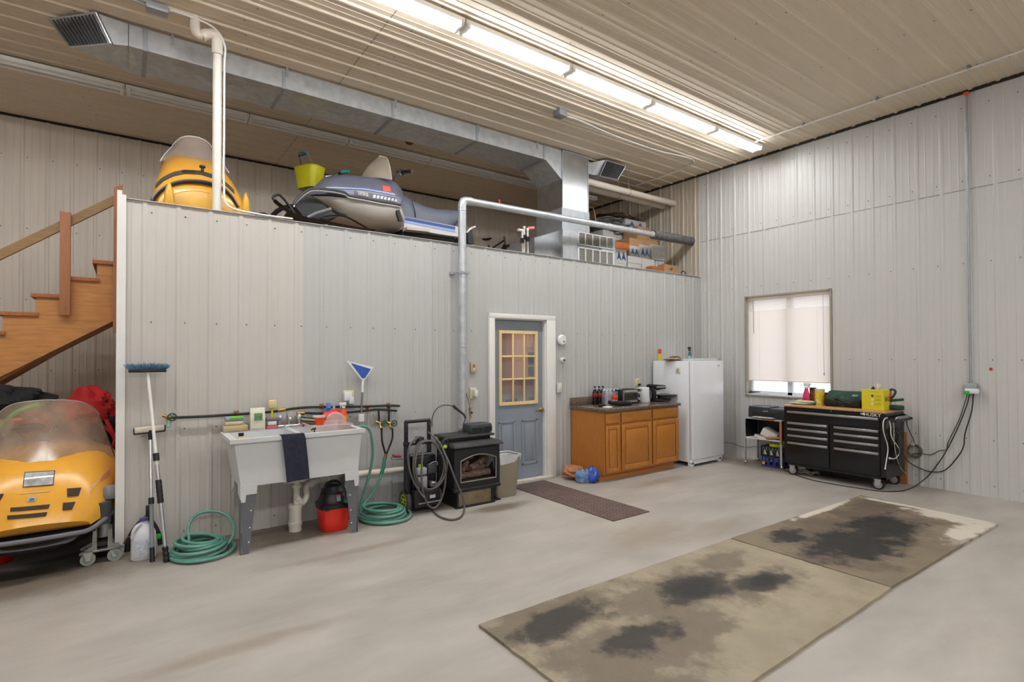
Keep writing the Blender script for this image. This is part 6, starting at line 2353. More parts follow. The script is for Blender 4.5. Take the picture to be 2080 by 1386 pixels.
b.obj('power_cord', pw)
GH = mat('grey_hose', '#56524f', 0.5, var=0.08)
b = B()
yf = WY-0.155
cx_, cz_ = WX+0.0, 0.43
loops = []
for k, (rx, top_, bot_, ox) in enumerate(((0.165, 0.69, 0.22, 0.0), (0.17, 0.685, 0.23, 0.02), (0.13, 0.68, 0.05, 0.04))):
    zc, rz_ = (top_+bot_)/2, (top_-bot_)/2
    for i in range(16):
        a_ = pi/2-2*pi*i/16
        loops.append((cx_+ox+rx*cos(a_), yf-0.012*k+0.10*max(0, sin(a_))**2, zc+rz_*sin(a_)))
b.tube(loops, 0.0095, GH, 8, sm=2)
b.obj('hose', pw)
b = B()
fl_ = [pp(350, 195, -0.33), pp(230, 300, -0.45), pp(200, 500, -0.47), pp(250, 760, -0.47), pp(380, 990, -0.48), pp(450, 1070, -0.5)]
f2_ = [at(q, 'Z', 0.012) for q in ((873, 1030), (890, 1048), (915, 1056), (935, 1051))]
f3_ = [at((943, 1036), 'Y', -0.62), at((940, 1010), 'Y', -0.60), at((925, 975), 'Y', -0.58), at((912, 940), 'Y', -0.56), at((905, 925), 'Y', -0.50), at((893, 900), 'Y', -0.42), at((870, 878), 'Y', -0.34)]
b.tube(fl_+f2_+f3_, 0.0095, GH, 8, sm=4)
b.obj('hose', pw)
gn = thing('spray_gun', 'black spray gun with a lime trigger hung beside the stove top', 'spray gun')
p = at((893, 915), 'Y', -0.42)
b = B()
b.tube([p+Vector((0, 0, -0.04)), p+Vector((0.02, 0.0, 0.03)), p+Vector((0.045, 0.0, 0.085)), p+Vector((0.08, 0, 0.10)), p+Vector((0.09, 0, 0.04))], 0.016, BLACK, 10, sm=4)
b.obj('gun_body', gn)
b = B()
b.box(p+Vector((0.055, -0.005, 0.03)), (0.045, 0.025, 0.035), LIME, bev=0.01)
lab(b.obj('trigger', gn), 'lime trigger')
t = thing('hand_sander', 'small grey and red hand tool on the pressure washer side', 'tool')
p = at((806, 930), 'Y', -0.18)
b = B()
b.box(p+Vector((0, 0, -0.008)), (0.11, 0.06, 0.022), MGREY, rot=(0, 0.1, 0), bev=0.008)
b.obj('tool_base', t)
b = B()
b.box(p+Vector((0.0, 0, 0.015)), (0.09, 0.045, 0.025), mat('brick_red', '#8d3a30', 0.5), rot=(0, 0.25, 0), bev=0.01)
b.obj('tool_grip', t)

# ---- stove
sv = thing('gas_stove', 'black cast stove with an arched glass front showing ceramic logs', 'stove')
IRON = mat('black_cast_iron', '#1f2022', 0.5, 0.2, var=0.15, bump=0.15, bscale=90)
DUSTI = mat('dusty_stove_top', '#38383a', 0.5, 0.1, var=0.25, scale=10)
TANP = mat('worn_tan_panel', '#83755a', 0.6, 0.1, var=0.15, dirt='#3f3a30', dscale=9, damt=0.6)
A0, A1, AF, AB = -4.775, -4.235, -0.50, -0.14
za, zb = 0.165, 0.615
wx0, wx1, wz0, wz1, arc_ = -4.705, -4.285, 0.255, 0.465, 0.05
b = B()
# front frame around the arched opening
k_ = 16
ou = [(A0+0.008, za), (A1-0.008, za), (A1-0.008, zb-0.03), (A0+0.008, zb-0.03)]
inn = [(wx0, wz0), (wx1, wz0)]+[(wx1+(wx0-wx1)*i/k_, wz1+arc_*sin(pi*i/k_)) for i in range(k_+1)]


def ring_face(b_, outer, inner, y0, y1, m_):
    """outer rectangle minus inner outline, as a slab between y0 and y1"""
    n_ = len(inner)
    x0_, x1_, z0_, z1_ = outer

    def proj_(p_):
        cx0, cz0 = (x0_+x1_)/2, (z0_+z1_)/2
        dx, dz = p_[0]-cx0, p_[1]-cz0
        s_ = min(((x1_-x0_)/2)/max(abs(dx), 1e-6), ((z1_-z0_)/2)/max(abs(dz), 1e-6))
        return (cx0+dx*s_, cz0+dz*s_)
    outp = [proj_(p_) for p_ in inner]
    vs_ = [(p_[0], y0, p_[1]) for p_ in inner]+[(p_[0], y0, p_[1]) for p_ in outp]+[(p_[0], y1, p_[1]) for p_ in inner]+[(p_[0], y1, p_[1]) for p_ in outp]
    fs_ = []
    for i in range(n_):
        j = (i+1) % n_
        fs_ += [[i, j, n_+j, n_+i], [2*n_+i, 3*n_+i, 3*n_+j, 2*n_+j], [i, 2*n_+i, 2*n_+j, j], [n_+i, n_+j, 3*n_+j, 3*n_+i]]
    b_.raw(vs_, fs_, m_)


dens = [(wx0+(wx1-wx0)*i/8, wz0) for i in range(9)]+[(wx1, wz0+(wz1-wz0)*i/6) for i in range(1, 6)]+[(wx1+(wx0-wx1)*i/k_, wz1+arc_*sin(pi*i/k_)) for i in range(k_+1)]+[(wx0, wz1+(wz0-wz1)*i/6) for i in range(1, 6)]
ring_face(b, (A0, A1, za, zb-0.03), dens, AF, AF+0.03, IRON)
for q in ((A0, za), (A1, za), (A1, zb-0.03), (A0, zb-0.03)):
    b.box((q[0]+(0.012 if q[0] == A0 else -0.012), AF+0.015, q[1]+(0.012 if q[1] == za else -0.012)), (0.024, 0.029, 0.024), IRON)
b.bb(A0+0.0, A0+0.02, AF+0.03, AB, za, zb, IRON)
b.bb(A1-0.02, A1, AF+0.03, AB, za, zb, IRON)
b.bb(A0, A1, AB-0.02, AB, za, zb, IRON)
b.bb(A0, A1, AF+0.02, AB, za-0.01, za+0.01, IRON)
b.bb(A0-0.01, A1+0.005, AF-0.015, AF+0.05, za-0.008, za+0.03, IRON, 0.01)
b.obj('firebox', sv, smooth=False)
b = B()
b.tube([(p_[0], AF-0.004, p_[1]) for p_ in dens], 0.008, mat('worn_bronze_trim', '#8d8378', 0.35, 0.5), 8, closed=True)
b.obj('window_trim', sv)
b = B()
b.bb(wx0, wx1, AF+0.012, AF+0.016, wz0, wz1+arc_, see_through('stove_glass', '#20201f', 0.12, 0.05))
b.obj('glass', sv)
b = B()
b.bb(wx0-0.02, wx1+0.02, AF+0.23, AF+0.24, za+0.02, zb-0.03, mat('soot_lining', '#2d201a', 0.9))
b.bb(wx0-0.02, wx1+0.02, AF+0.03, AF+0.24, wz0-0.03, wz0-0.005, mat('ember_bed', '#5d4238', 0.95, var=0.5, scale=30, bump=1, bscale=40))
b.obj('fire_lining', sv)
LOGM = mat('ceramic_log', '#8a6f62', 0.9, var=0.5, scale=22, bump=1.0, bscale=30)
for q0, q1, r_ in (((wx0+0.02, wz0+0.04, .10), (wx1-0.03, wz0+0.05, .08), 0.034), ((wx0+0.03, wz0+0.10, .16), (wx1-0.04, wz0+0.085, .17), 0.032), ((wx0+0.06, wz0+0.09, .09), (wx0+0.16, wz0+0.17, .14), 0.028), ((wx0+0.17, wz0+0.10, .10), (wx1-0.05, wz0+0.16, .16), 0.032), ((wx0+0.05, wz0+0.19, .18), (wx1-0.16, wz0+0.20, .2), 0.026), ((wx1-0.15, wz0+0.14, .10), (wx1-0.03, wz0+0.22, .16), 0.028)):
    b = B()
    b.tube([Vector((q0[0]+(q1[0]-q0[0])*i/6, AF+q0[2]+(q1[2]-q0[2])*i/6, q0[1]+(q1[1]-q0[1])*i/6)) for i in range(7)], lambda s, r_=r_: r_*(1+0.15*sin(s*13)), LOGM, 9)
    b.obj('log', sv)
b = B()
b.rings([[(A0-0.02, AF-0.045, z), (A1+0.02, AF-0.045, z), (A1+0.02, AB, z), (A0-0.02, AB, z)] if i < 2 else [(A0+0.0, AF+0.02, z), (A1-0.0, AF+0.02, z), (A1-0.0, AB, z), (A0+0.0, AB, z)] for i, z in enumerate((0.60, 0.612, 0.64))], DUSTI)
b.obj('canopy_shelf', sv, smooth=False)
b = B()
b.bb(A0+0.02, A1-0.02, AF+0.14, AB+0.03, 0.64, 0.672, IRON, 0.01)
b.bb(A0-0.01, A1+0.01, AF+0.10, AB+0.06, 0.672, 0.695, DUSTI, 0.01)
b.obj('top_plate', sv)
b = B()
for k in range(14):
    xk = A0+0.05+k*(A1-A0-0.1)/13
    b.bb(xk-0.012, xk+0.012, AF-0.002, AF+0.003, 0.566, 0.574, BLACK)
b.obj('air_slots', sv, smooth=False)
b = B()
b.bb(-4.73, -4.33, AF+0.015, AF+0.02, 0.015, 0.165, TANP)
b.obj('pedestal_front', sv)
b = B()
b.bb(-4.745, -4.725, AF+0.0, AB-0.02, 0.0, 0.165, IRON)
b.bb(-4.335, -4.315, AF+0.0, AB-0.02, 0.0, 0.165, IRON)
b.bb(-4.76, -4.30, AF-0.01, AF+0.03, 0.0, 0.016, IRON)
b.bb(-4.74, -4.32, AB-0.04, AB-0.02, 0.0, 0.165, IRON)
b.bb(-4.30, -4.20, AF+0.03, AF+0.25, 0.0, 0.012, IRON)
b.obj('pedestal', sv, smooth=False)

rd = thing('radio', 'dark grey boxy radio or power unit sitting on the stove top', 'radio')
p0, p1 = at((957, 876), 'Y', -0.34), at((1003, 872), 'Y', -0.34)
b = B()
b.rings([rsq((p0.x+p1.x)/2, -0.24, (p1.x-p0.x)/2*s_, 0.10*s_, z, 5) for s_, z in ((0.97, 0.697), (1.0, 0.705), (1.0, 0.765), (0.97, 0.785), (0.9, 0.79))], DGREY)
b.obj('casing', rd)
b = B()
for k in range(5):
    b.bb((p0.x+p1.x)/2+0.02, p1.x-0.02, -0.345, -0.338, 0.715+k*0.010, 0.719+k*0.010, BLACK)
b.bb(p0.x+0.02, (p0.x+p1.x)/2, -0.345, -0.338, 0.718, 0.758, BLACK, 0.002)
b.obj('grille', rd, smooth=False)
wd = thing('spray_wand', 'tangle of thin grey hose, brass wand and black trigger gun on the stove top', 'wand')
zs = zr(780, 780, 4.62)
b = B()
b.tube([at(zs(450, 400), 'Y', -0.10), at(zs(455, 310), 'Y', -0.12), at(zs(500, 230), 'Y', -0.15), at(zs(570, 200), 'Y', -0.18), at(zs(650, 207), 'Y', -0.20)], 0.006, GH, 8, sm=5)
b.obj('thin_hose', wd)
b = B()
b.tube([at(zs(650, 207), 'Y', -0.20), at(zs(700, 250), 'Y', -0.20), at(zs(745, 285), 'Y', -0.22), at(zs(765, 320), 'Y', -0.22)], lambda s: 0.016-0.006*s, mat('dirty_black', '#3b3128', 0.7, var=0.4, scale=30), 8, sm=4)
b.tube([at(zs(765, 320), 'Y', -0.22), at(zs(745, 380), 'Y', -0.22), at(zs(735, 440), 'Y', -0.22), Vector((at(zs(740, 470), 'Y', -0.22).x, -0.22, 0.70))], 0.005, mat('dirty_black', '#3b3128', 0.7), 6, sm=4)
b.obj('trigger_gun', wd)
b = B()
b.tube([at(zs(770, 85), 'Y', -0.14), at(zs(790, 150), 'Y', -0.15), at(zs(805, 220), 'Y', -0.17), at(zs(808, 300), 'Y', -0.20), at(zs(800, 370), 'Y', -0.23), at(zs(805, 440), 'Y', -0.25), at(zs(760, 470), 'Y', -0.25)], 0.006, mat('brass_wand', '#8a6a3c', 0.4, 0.6), 8, sm=4)
b.cyl(at(zs(803, 225), 'Y', -0.17), at(zs(810, 320), 'Y', -0.20), 0.012, mat('dirty_brass', '#6b5436', 0.5, 0.5))
b.ell(at(zs(822, 272), 'Y', -0.19), 0.014, BLACK)
b.obj('wand', wd)
b = B()
b.lathe((fx+0.01, FY-0.02, 0.695), [(0.001, 0), (0.07, 0), (0.06, 0.012), (0.045, 0.02)], mat('rusty_collar', '#5b4a3a', 0.7, 0.3, var=0.4), 20)
b.obj('flue_collar', sv)

# ---- trash bin
bn = thing('trash_bin', 'tan plastic trash bin with a white liner between the stove and the door', 'trash bin')
b = B()


def rect(cx, cy, w_, d_, z):
    return rsq(cx, cy, w_, d_, z, 7)


bcx, bcy = -4.085, -0.33
b.rings([rect(bcx-0.0, bcy, w_, d_, z) for w_, d_, z in ((0.125, 0.095, 0.0), (0.13, 0.10, 0.01), (0.165, 0.125, 0.42), (0.172, 0.132, 0.425), (0.172, 0.132, 0.44), (0.16, 0.12, 0.44), (0.125, 0.09, 0.03))], mat('bin_tan', '#8f8675', 0.5, var=0.04))
b.obj('bin_body', bn)
b = B()
rg = random.Random(8)


def liner(u, v):
    a_ = 2*pi*u
    n_ = 7
    c, s_ = cos(a_), sin(a_)
    if v < 0.35:
        w_, d_, z = 0.155-0.03*(0.35-v), 0.115, 0.445-(0.35-v)*0.35
    elif v < 0.45:
        w_, d_, z = 0.178, 0.138, 0.447
    else:
        q_ = (v-0.45)/0.55
        hang = 0.09+0.07*sin(a_*2+0.5)+0.03*sin(a_*7)
        w_, d_, z = 0.180-0.012*q_+0.006*sin(a_*17), 0.141-0.012*q_+0.006*sin(a_*13), 0.447-q_*max(0.03, hang)
    return (bcx+math.copysign(abs(c)**(2/n_), c)*w_, bcy+math.copysign(abs(s_)**(2/n_), s_)*d_, z)


b.grid(liner, 96, 14, mat('white_bin_liner', '#cfd0d4', 0.35, var=0.04, bump=0.4, bscale=40), 0.002)
b.obj('liner', bn, ang=80)

# ---- door mat
b = B()
DM = mat('brown_mat', '#6a5650', 0.95, var=0.12, scale=60, bump=0.6, bscale=90)
nt = DM.node_tree
bk = nt.nodes.new('ShaderNodeTexBrick')
bk.inputs['Scale'].default_value = 9
bk.inputs['Color1'].default_value = (0.15, 0.10, 0.085, 1)
bk.inputs['Color2'].default_value = (0.115, 0.078, 0.068, 1)
bk.inputs['Mortar'].default_value = (0.075, 0.05, 0.045, 1)
bk.inputs['Mortar Size'].default_value = 0.035
bk.inputs['Brick Width'].default_value = 0.55
bk.inputs['Row Height'].default_value = 0.55
mpp = nt.nodes.new('ShaderNodeMapping')
mpp.inputs['Rotation'].default_value = (0, 0, 0.785)
tcc = nt.nodes.new('ShaderNodeTexCoord')
nt.links.new(tcc.outputs['Object'], mpp.inputs[0])
nt.links.new(mpp.outputs[0], bk.inputs['Vector'])
nt.links.new(bk.outputs['Color'], nt.nodes['Principled BSDF'].inputs['Base Color'])
b.bb(-3.80, -3.30, -1.69, -0.085, 0.0, 0.009, DM, 0.004)
tag(b.obj('door_mat'), 'long brown patterned mat on the concrete in front of the door', 'mat')

# ============================================================ COUNTER, CABINETS, REFRIGERATOR
CF, CBK = -0.60, -0.025


def cabinet(label, x0_, x1_, end=False):
    t_ = thing('base_cabinet', label, 'cabinet', 'oak base cabinets under the counter')
    b_ = B()
    b_.bb(x0_, x1_, CF, CBK, 0.095, 0.835, OAK)
    b_.bb(x0_, x1_, CF+0.085, CBK, 0.0, 0.095, OAKH)
    b_.obj('carcass', t_, smooth=False)
    xm0, xm1 = x0_+0.016, x1_-0.016
    b_ = B()
    b_.bb(xm0, xm1, CF-0.02, CF, 0.695, 0.815, OAKH, 0.006)
    b_.obj('drawer', t_)
    b_ = B()
    za_, zb2 = 0.115, 0.67
    b_.bb(xm0, xm1, CF-0.012, CF, za_, zb2, OAK)
    s_ = 0.058 if x1_-x0_ > 0.35 else 0.045
    for (p_, q_, mm) in (((xm0, za_), (xm0+s_, zb2), OAK), ((xm1-s_, za_), (xm1, zb2), OAK)):
        b_.bb(p_[0], q_[0], CF-0.02, CF-0.004, p_[1], q_[1], mm, 0.003)
    for (z0_, z1_) in ((za_, za_+s_), (zb2-s_, zb2)):
        b_.bb(xm0+s_, xm1-s_, CF-0.02, CF-0.004, z0_, z1_, OAKH, 0.003)
    d_ = b_.obj('door', t_)
    b_ = B()
    b_.bb(xm0+s_+0.012, xm1-s_-0.012, CF-0.019, CF-0.011, za_+s_+0.012, zb2-s_-0.012, OAK, 0.007)
    b_.obj('raised_panel', d_)
    return t_


cabinet('narrow oak base cabinet nearest the door at the left end of the counter', -2.80, -2.53)
cabinet('middle oak base cabinet, the widest door under the counter', -2.53, -1.95)
cabinet('right oak base cabinet beside the refrigerator', -1.95, -1.40)
LAM = mat('speckled_laminate', '#6b5d52', 0.22, var=0.45, scale=45, dirt='#2d2622', dscale=60, damt=0.9)
b = B()
b.bb(-2.82, -1.385, CF-0.035, CBK, 0.835, 0.873, LAM, 0.006)
b.bb(-2.82, -1.385, CBK-0.022, CBK+0.004, 0.873, 0.972, LAM, 0.004)
tag(b.obj('countertop'), 'brown speckled laminate countertop with a short backsplash over the oak cabinets', 'countertop')
CT = 0.874
zk = zr(1180, 750, 8.0)


def ck(x, y, yy):
    return at(zk(x, y), 'Y', yy)


# cola bottles
proto = None
COLA = mat('cola', '#1a0c08', 0.08, var=0)
CAPB = mat('black_cap', '#15110f', 0.4)
LABR = mat('dark_red_label', '#7d1620', 0.4, var=0.3, scale=50)


def soda(label, x, y):
    global proto
    if proto is None:
        t_ = thing('soda_bottle', label, 'bottle', 'cola bottles on the counter', loc=(x, y, CT))
        b_ = B()
        b_.lathe((0, 0, 0), [(0.001, 0), (0.030, 0), (0.033, 0.01), (0.033, 0.06), (0.031, 0.075), (0.033, 0.09), (0.033, 0.15), (0.026, 0.175), (0.013, 0.20), (0.001, 0.20)], COLA, 20)
        b_.obj('bottle_body', t_)
        b_ = B()
        b_.lathe((0, 0, 0), [(0.0335, 0.095), (0.0345, 0.097), (0.0345, 0.143), (0.0335, 0.145)], LABR, 20)
        b_.obj('bottle_label', t_)
        b_ = B()
        b_.lathe((0, 0, 0), [(0.001, 0.198), (0.013, 0.2), (0.012, 0.222), (0.001, 0.222)], see_through('clear_pet', '#c8ccd0', 0.4, 0.1), 14)
        b_.obj('bottle_neck', t_)
        b_ = B()
        b_.cyl((0, 0, 0.218), (0, 0, 0.236), 0.0145, CAPB)
        b_.obj('cap', t_)
        proto = t_
        return t_
    return copy_tree(proto, loc=(x, y, CT), label=label)


for i, (px_, nm) in enumerate(((228, 'left of the three cola bottles'), (288, 'middle one of the three cola bottles'), (342, 'right of the three cola bottles'))):
    p = ck(px_, 560, -0.12)
    soda('dark cola bottle with a red label, '+nm, p.x, -0.12-0.01*i)
PET = see_through('clear_pet_water', '#c9ced6', 0.26, 0.08, var=0.15, scale=40)
protow = None
places = []
for r_ in range(3):
    for c_ in range(5):
        places.append((c_, r_))
nmr = ('front', 'second', 'back')
nmc = ('far left', 'second', 'third', 'fourth', 'far right')
xw0, xw1 = ck(405, 550, -0.22).x, ck(640, 535, -0.22).x
for c_, r_ in places:
    x = xw0+(xw1-xw0)*c_/4+0.012*r_
    y = -0.235+0.064*r_
    lb_ = 'clear water bottle, %s from the left in the %s row of the pack' % (nmc[c_], nmr[r_]) if c_ not in (0, 4) else 'clear water bottle at the %s end of the %s row' % (nmc[c_], nmr[r_])
    if protow is None:
        protow = thing('water_bottle', lb_, 'bottle', 'water bottles in the pack on the counter', loc=(x, y, CT))
        b = B()
        b.lathe((0, 0, 0), [(0.001, 0), (0.027, 0), (0.030, 0.01), (0.029, 0.04), (0.030, 0.06), (0.029, 0.08), (0.030, 0.10), (0.029, 0.13), (0.024, 0.16), (0.012, 0.18), (0.001, 0.18)], PET, 14)
        b.obj('bottle_body', protow)
        b = B()
        b.cyl((0, 0, 0.178), (0, 0, 0.195), 0.0135, WPLAS, seg=12)
        b.obj('cap', protow)
    else:
        copy_tree(protow, loc=(x, y, CT), label=lb_)
t = thing('bottle_wrap', 'red and white printed tub standing in front of the water bottles', 'tub')
p = ck(552, 470, -0.30)
b = B()
b.lathe((p.x, -0.30, CT), [(0.001, 0), (0.033, 0), (0.036, 0.005), (0.036, 0.115), (0.001, 0.12)], mat('ivory_tub', '#c9c0b4', 0.5), 22)
b.obj('tub_body', t)
b = B()
b.lathe((p.x, -0.30, CT+0.065), [(0.0365, 0), (0.038, 0.002), (0.038, 0.055), (0.0365, 0.058)], mat('bright_red', '#e0301f', 0.4), 22)
b.obj('red_label', t)
# toaster oven
to = thing('toaster_oven', 'small black and steel toaster oven on the counter', 'toaster oven')
x0_, x1_ = ck(680, 540, -0.34).x, ck(975, 510, -0.34).x
zt_ = ck(800, 345, -0.34).z
zt_ = max(zt_, CT+0.17)
b = B()
b.bb(x0_, x1_, -0.33, -0.12, CT+0.012, CT+0.19, BLACK, 0.012)
for xx in (x0_+0.03, x1_-0.03):
    for yy in (-0.31, -0.14):
        b.cyl((xx, yy, CT), (xx, yy, CT+0.014), 0.01, BLACK, seg=8)
b.obj('housing', to)
xd = x0_+(x1_-x0_)*0.80
b = B()
b.bb(x0_+0.012, xd, -0.345, -0.33, CT+0.02, CT+0.18, mat('brushed_steel', '#b5b3b0', 0.3, 0.8), 0.004)
b.bb(x0_+0.025, xd-0.01, -0.348, -0.344, CT+0.05, CT+0.145, mat('oven_glass', '#4a4642', 0.08, 0.2, var=0.5, scale=25))
dd = b.obj('glass_door', to, smooth=False)
b = B()
b.cyl((x0_+0.03, -0.362, CT+0.162), (xd-0.02, -0.362, CT+0.162), 0.007, CHROME)
b.cyl((x0_+0.04, -0.362, CT+0.162), (x0_+0.04, -0.345, CT+0.162), 0.005, CHROME)
b.cyl((xd-0.03, -0.362, CT+0.162), (xd-0.03, -0.345, CT+0.162), 0.005, CHROME)
b.obj('door_handle', dd)
for z in (0.06, 0.135):
    b = B()
    b.lathe(((xd+x1_)/2, -0.33, CT+z), [(0.001, 0), (0.018, 0), (0.016, -0.02), (0.001, -0.022)], mat('silver_knob', '#b8babd', 0.35, 0.3), 16, 'Y')
    b.obj('knob', to)
# electric kettle / canister
kt = thing('electric_kettle', 'white cylindrical kettle with a small dark diamond mark beside the toaster oven', 'kettle')
x0_, x1_ = ck(972, 520, -0.28).x, ck(1118, 520, -0.28).x
kc = (x0_+x1_)/2
b = B()
b.lathe((kc, -0.26, CT), [(0.001, 0), (0.078, 0), (0.082, 0.01), (0.074, 0.12), (0.070, 0.185), (0.001, 0.19)], WPLAS, 30)
b.obj('kettle_body', kt)
b = B()
b.lathe((kc, -0.26, CT+0.186), [(0.001, 0), (0.072, 0), (0.066, 0.012), (0.001, 0.016)], WPLAS, 26)
b.bb(kc-0.15, kc-0.06, -0.28, -0.24, CT+0.18, CT+0.198, WPLAS, 0.006)
b.obj('lid', kt)
b = B()
xk, zk_ = kc+0.035, CT+0.062
b.prism([(xk-0.018, zk_), (xk, zk_-0.026), (xk+0.018, zk_), (xk, zk_+0.026)], 'XZ', -0.337, -0.328, DGREY)
b.obj('diamond_mark', kt, smooth=False)
b = B()
b.tube([(kc+0.05, -0.325, CT+0.16), (kc+0.055, -0.335, CT+0.12), (kc+0.052, -0.335, CT+0.05)], 0.004, MGREY, 6)
b.obj('level_line', kt)
# griddle
gr = thing('countertop_griddle', 'black hinged griddle standing open with a round plate on the counter', 'griddle')
p0, p1 = ck(1125, 520, -0.26), ck(1430, 515, -0.30)
gx = p0.x
b = B()
b.bb(gx+0.01, gx+0.30, -0.38, -0.16, CT, CT+0.035, BLACK, 0.014)
b.bb(gx+0.0, gx+0.06, -0.33, -0.18, CT+0.02, CT+0.20, BLACK, 0.02)
b.obj('base', gr)
pc = ck(1370, 450, -0.42)
b = B()
b.lathe((gx+0.25, -0.34, CT+0.072), [(0.001, 0), (0.165, 0.0), (0.175, 0.012), (0.17, 0.02), (0.001, 0.016)], BLKP, 40, sy=0.75)
b.cyl((gx+0.18, -0.30, CT+0.03), (gx+0.18, -0.30, CT+0.075), 0.05, BLACK)
b.obj('round_plate', gr)
b = B()
b.box((gx+0.12, -0.27, CT+0.20), (0.24, 0.17, 0.06), BLKP, rot=(0, 0.08, 0), bev=0.024)
b.bb(gx+0.02, gx+0.22, -0.36, -0.35, CT+0.185, CT+0.21, MGREY, 0.004)
b.obj('hood', gr)
b = B()
b.box((gx+0.13, -0.27, CT+0.155), (0.20, 0.15, 0.022), ALU, rot=(0, -0.10, 0), bev=0.006)
b.obj('heating_plate', gr)
bg = thing('cloth_bundle', 'long bundled black cloth lying on the counter front', 'cloth')
p0, p1 = ck(455, 545, -0.42), ck(815, 590, -0.46)
b = B()
b.tube([(p0.x, -0.42, CT+0.055), (p0.x+0.06, -0.43, CT+0.04), (p0.x+0.16, -0.45, CT+0.033), (p1.x-0.08, -0.46, CT+0.03), (p1.x, -0.45, CT+0.018)], lambda s: 0.024+0.012*sin(s*3)+0.003*sin(s*40), mat('black_cloth', '#16161a', 0.85), 12, sm=6, flat=0.9)
b.obj('bundle', bg, ang=70)
t = thing('paper_sheet', 'small white folded paper on the counter edge', 'paper')
p = ck(430, 600, -0.50)
b = B()
b.box((p.x, -0.50, CT+0.003), (0.11, 0.09, 0.004), PAPER, rot=(0, 0, 0.3))
b.box((p.x+0.01, -0.50, CT+0.009), (0.10, 0.07, 0.003), PAPER, rot=(0.1, 0, 0.1))
b.obj('sheet', t)
t = thing('sunglasses', 'dark glasses lying in front of the cola bottles', 'glasses')
p = ck(335, 580, -0.36)
b = B()
b.box((p.x, -0.36, CT+0.014), (0.13, 0.045, 0.025), BLACK, rot=(0, 0, 0.2), bev=0.01)
b.obj('frame', t)
b = B()
b.tube([(p.x-0.06, -0.37, CT+0.01), (p.x-0.10, -0.40, CT+0.006), (p.x-0.11, -0.43, CT+0.005)], 0.003, BRASS, 6)
b.obj('temple', t)

# refrigerator
rf = thing('refrigerator', 'white upright refrigerator standing in the corner beside the cabinets', 'refrigerator')
RX0, RX1, RF, RB, RZ = -1.215, -0.50, -0.70, -0.03, 1.43
b = B()
b.bb(RX0, RX1, RF+0.06, RB, 0.055, RZ, ENAM, 0.008)
b.obj('cabinet', rf)
b = B()
b.bb(RX0+0.0, RX1+0.0, RF, RF+0.055, 0.095, RZ+0.0, ENAM, 0.012)
dr_ = b.obj('door', rf)
b = B()
b.bb(RX0+0.004, RX1-0.004, RF+0.052, RF+0.062, 0.10, RZ-0.008, mat('grey_gasket', '#a9a7a5', 0.7))
b.obj('gasket', dr_)
b = B()
b.bb(RX1-0.14, RX1-0.10, RF-0.003, RF+0.002, RZ-0.075, RZ-0.065, MGREY)
b.obj('badge', dr_)
b = B()
b.bb(RX0, RX1, RF+0.03, RF+0.07, 0.03, 0.095, ENAM, 0.004)
b.obj('kick_plate', rf)
for xx in (RX0+0.03, RX1-0.05):
    b = B()
    b.bb(xx-0.03, xx+0.03, RF+0.03, RF+0.09, 0.0, 0.06, ENAM, 0.006)
    b.obj('foot', rf)
for xx in (RX0+0.05, RX1-0.05):
    b = B()
    b.bb(xx-0.02, xx+0.02, RB-0.08, RB-0.02, 0.0, 0.06, BLACK, 0.006)
    b.obj('foot', rf)
t = thing('wall_timer', 'small pale switch box stuck on the side of the refrigerator', 'switch box')
yy = at((1378, 752), 'X', RX0).y
zz_ = at((1378, 752), 'X', RX0).z
b = B()
b.bb(RX0-0.012, RX0-0.001, yy-0.04, yy+0.04, zz_-0.045, zz_+0.045, WHITE, 0.004)
b.obj('case', t)
b = B()
b.bb(RX0-0.018, RX0-0.011, yy-0.015, yy+0.018, zz_-0.02, zz_+0.025, mat('tan_switch', '#b5a68c', 0.45), 0.002)
b.obj('dial', t)
RT_ = RZ+0.001
t = thing('spray_can', 'slim red and yellow can standing on the back left of the refrigerator', 'can')
p = at((1340, 735), 'Y', -0.12)
b = B()
b.lathe((p.x, -0.12, RT_), [(0.001, 0), (0.026, 0), (0.026, 0.10), (0.001, 0.10)], mat('yellow_green_print', '#c8b93a', 0.4, var=0.3, scale=40), 18)
b.obj('can_body', t)
b = B()
b.lathe((p.x, -0.12, RT_+0.10), [(0.001, 0), (0.0262, 0), (0.0262, 0.055), (0.018, 0.066), (0.001, 0.068)], mat('red_print', '#bf2d2d', 0.4), 18)
b.obj('can_top', t)
p = at((1401, 733), 'Y', -0.36)
spray_bottle('spray_bottle', 'dark green spray bottle with a black trigger on top of the refrigerator', p.x, -0.36, RT_, 0.20, 0.034, mat('dark_teal_bottle', '#2c5560', 0.35, var=0.3, scale=40), BLACK, flip=-1, label_m=mat('white_green_label', '#7fa79a', 0.5, var=0.5, scale=50))
t = thing('work_gloves', 'crumpled tan work gloves lying on top of the refrigerator', 'gloves')
p = at((1372, 733), 'Y', -0.36)
cloth_heap(p.x-0.02, -0.34, RT_+0.022, 0.15, 0.09, 0.020, mat('tan_leather', '#a08c72', 0.85, var=0.3), 41, 0.35).obj('glove', t)
cloth_heap(p.x+0.08, -0.30, RT_+0.035, 0.08, 0.07, 0.028, mat('dark_leather', '#4c3c30', 0.85, var=0.3), 43, 0.35).obj('glove', t)
t = thing('serving_tray', 'shallow white tray resting on the front right of the refrigerator top', 'tray')
x0_, x1_ = at((1408, 730), 'Y', -0.60).x, at((1455, 729), 'Y', -0.60).x
b = B()
b.rings([[(x0_+d_, -0.62+d_, z), (x1_-d_, -0.62+d_, z), (x1_-d_, -0.30-d_, z), (x0_+d_, -0.30-d_, z)] for d_, z in ((0.015, RT_), (0.0, RT_+0.028), (0.006, RT_+0.028), (0.02, RT_+0.006))], WPLAS)
b.obj('tray_body', t, smooth=False)

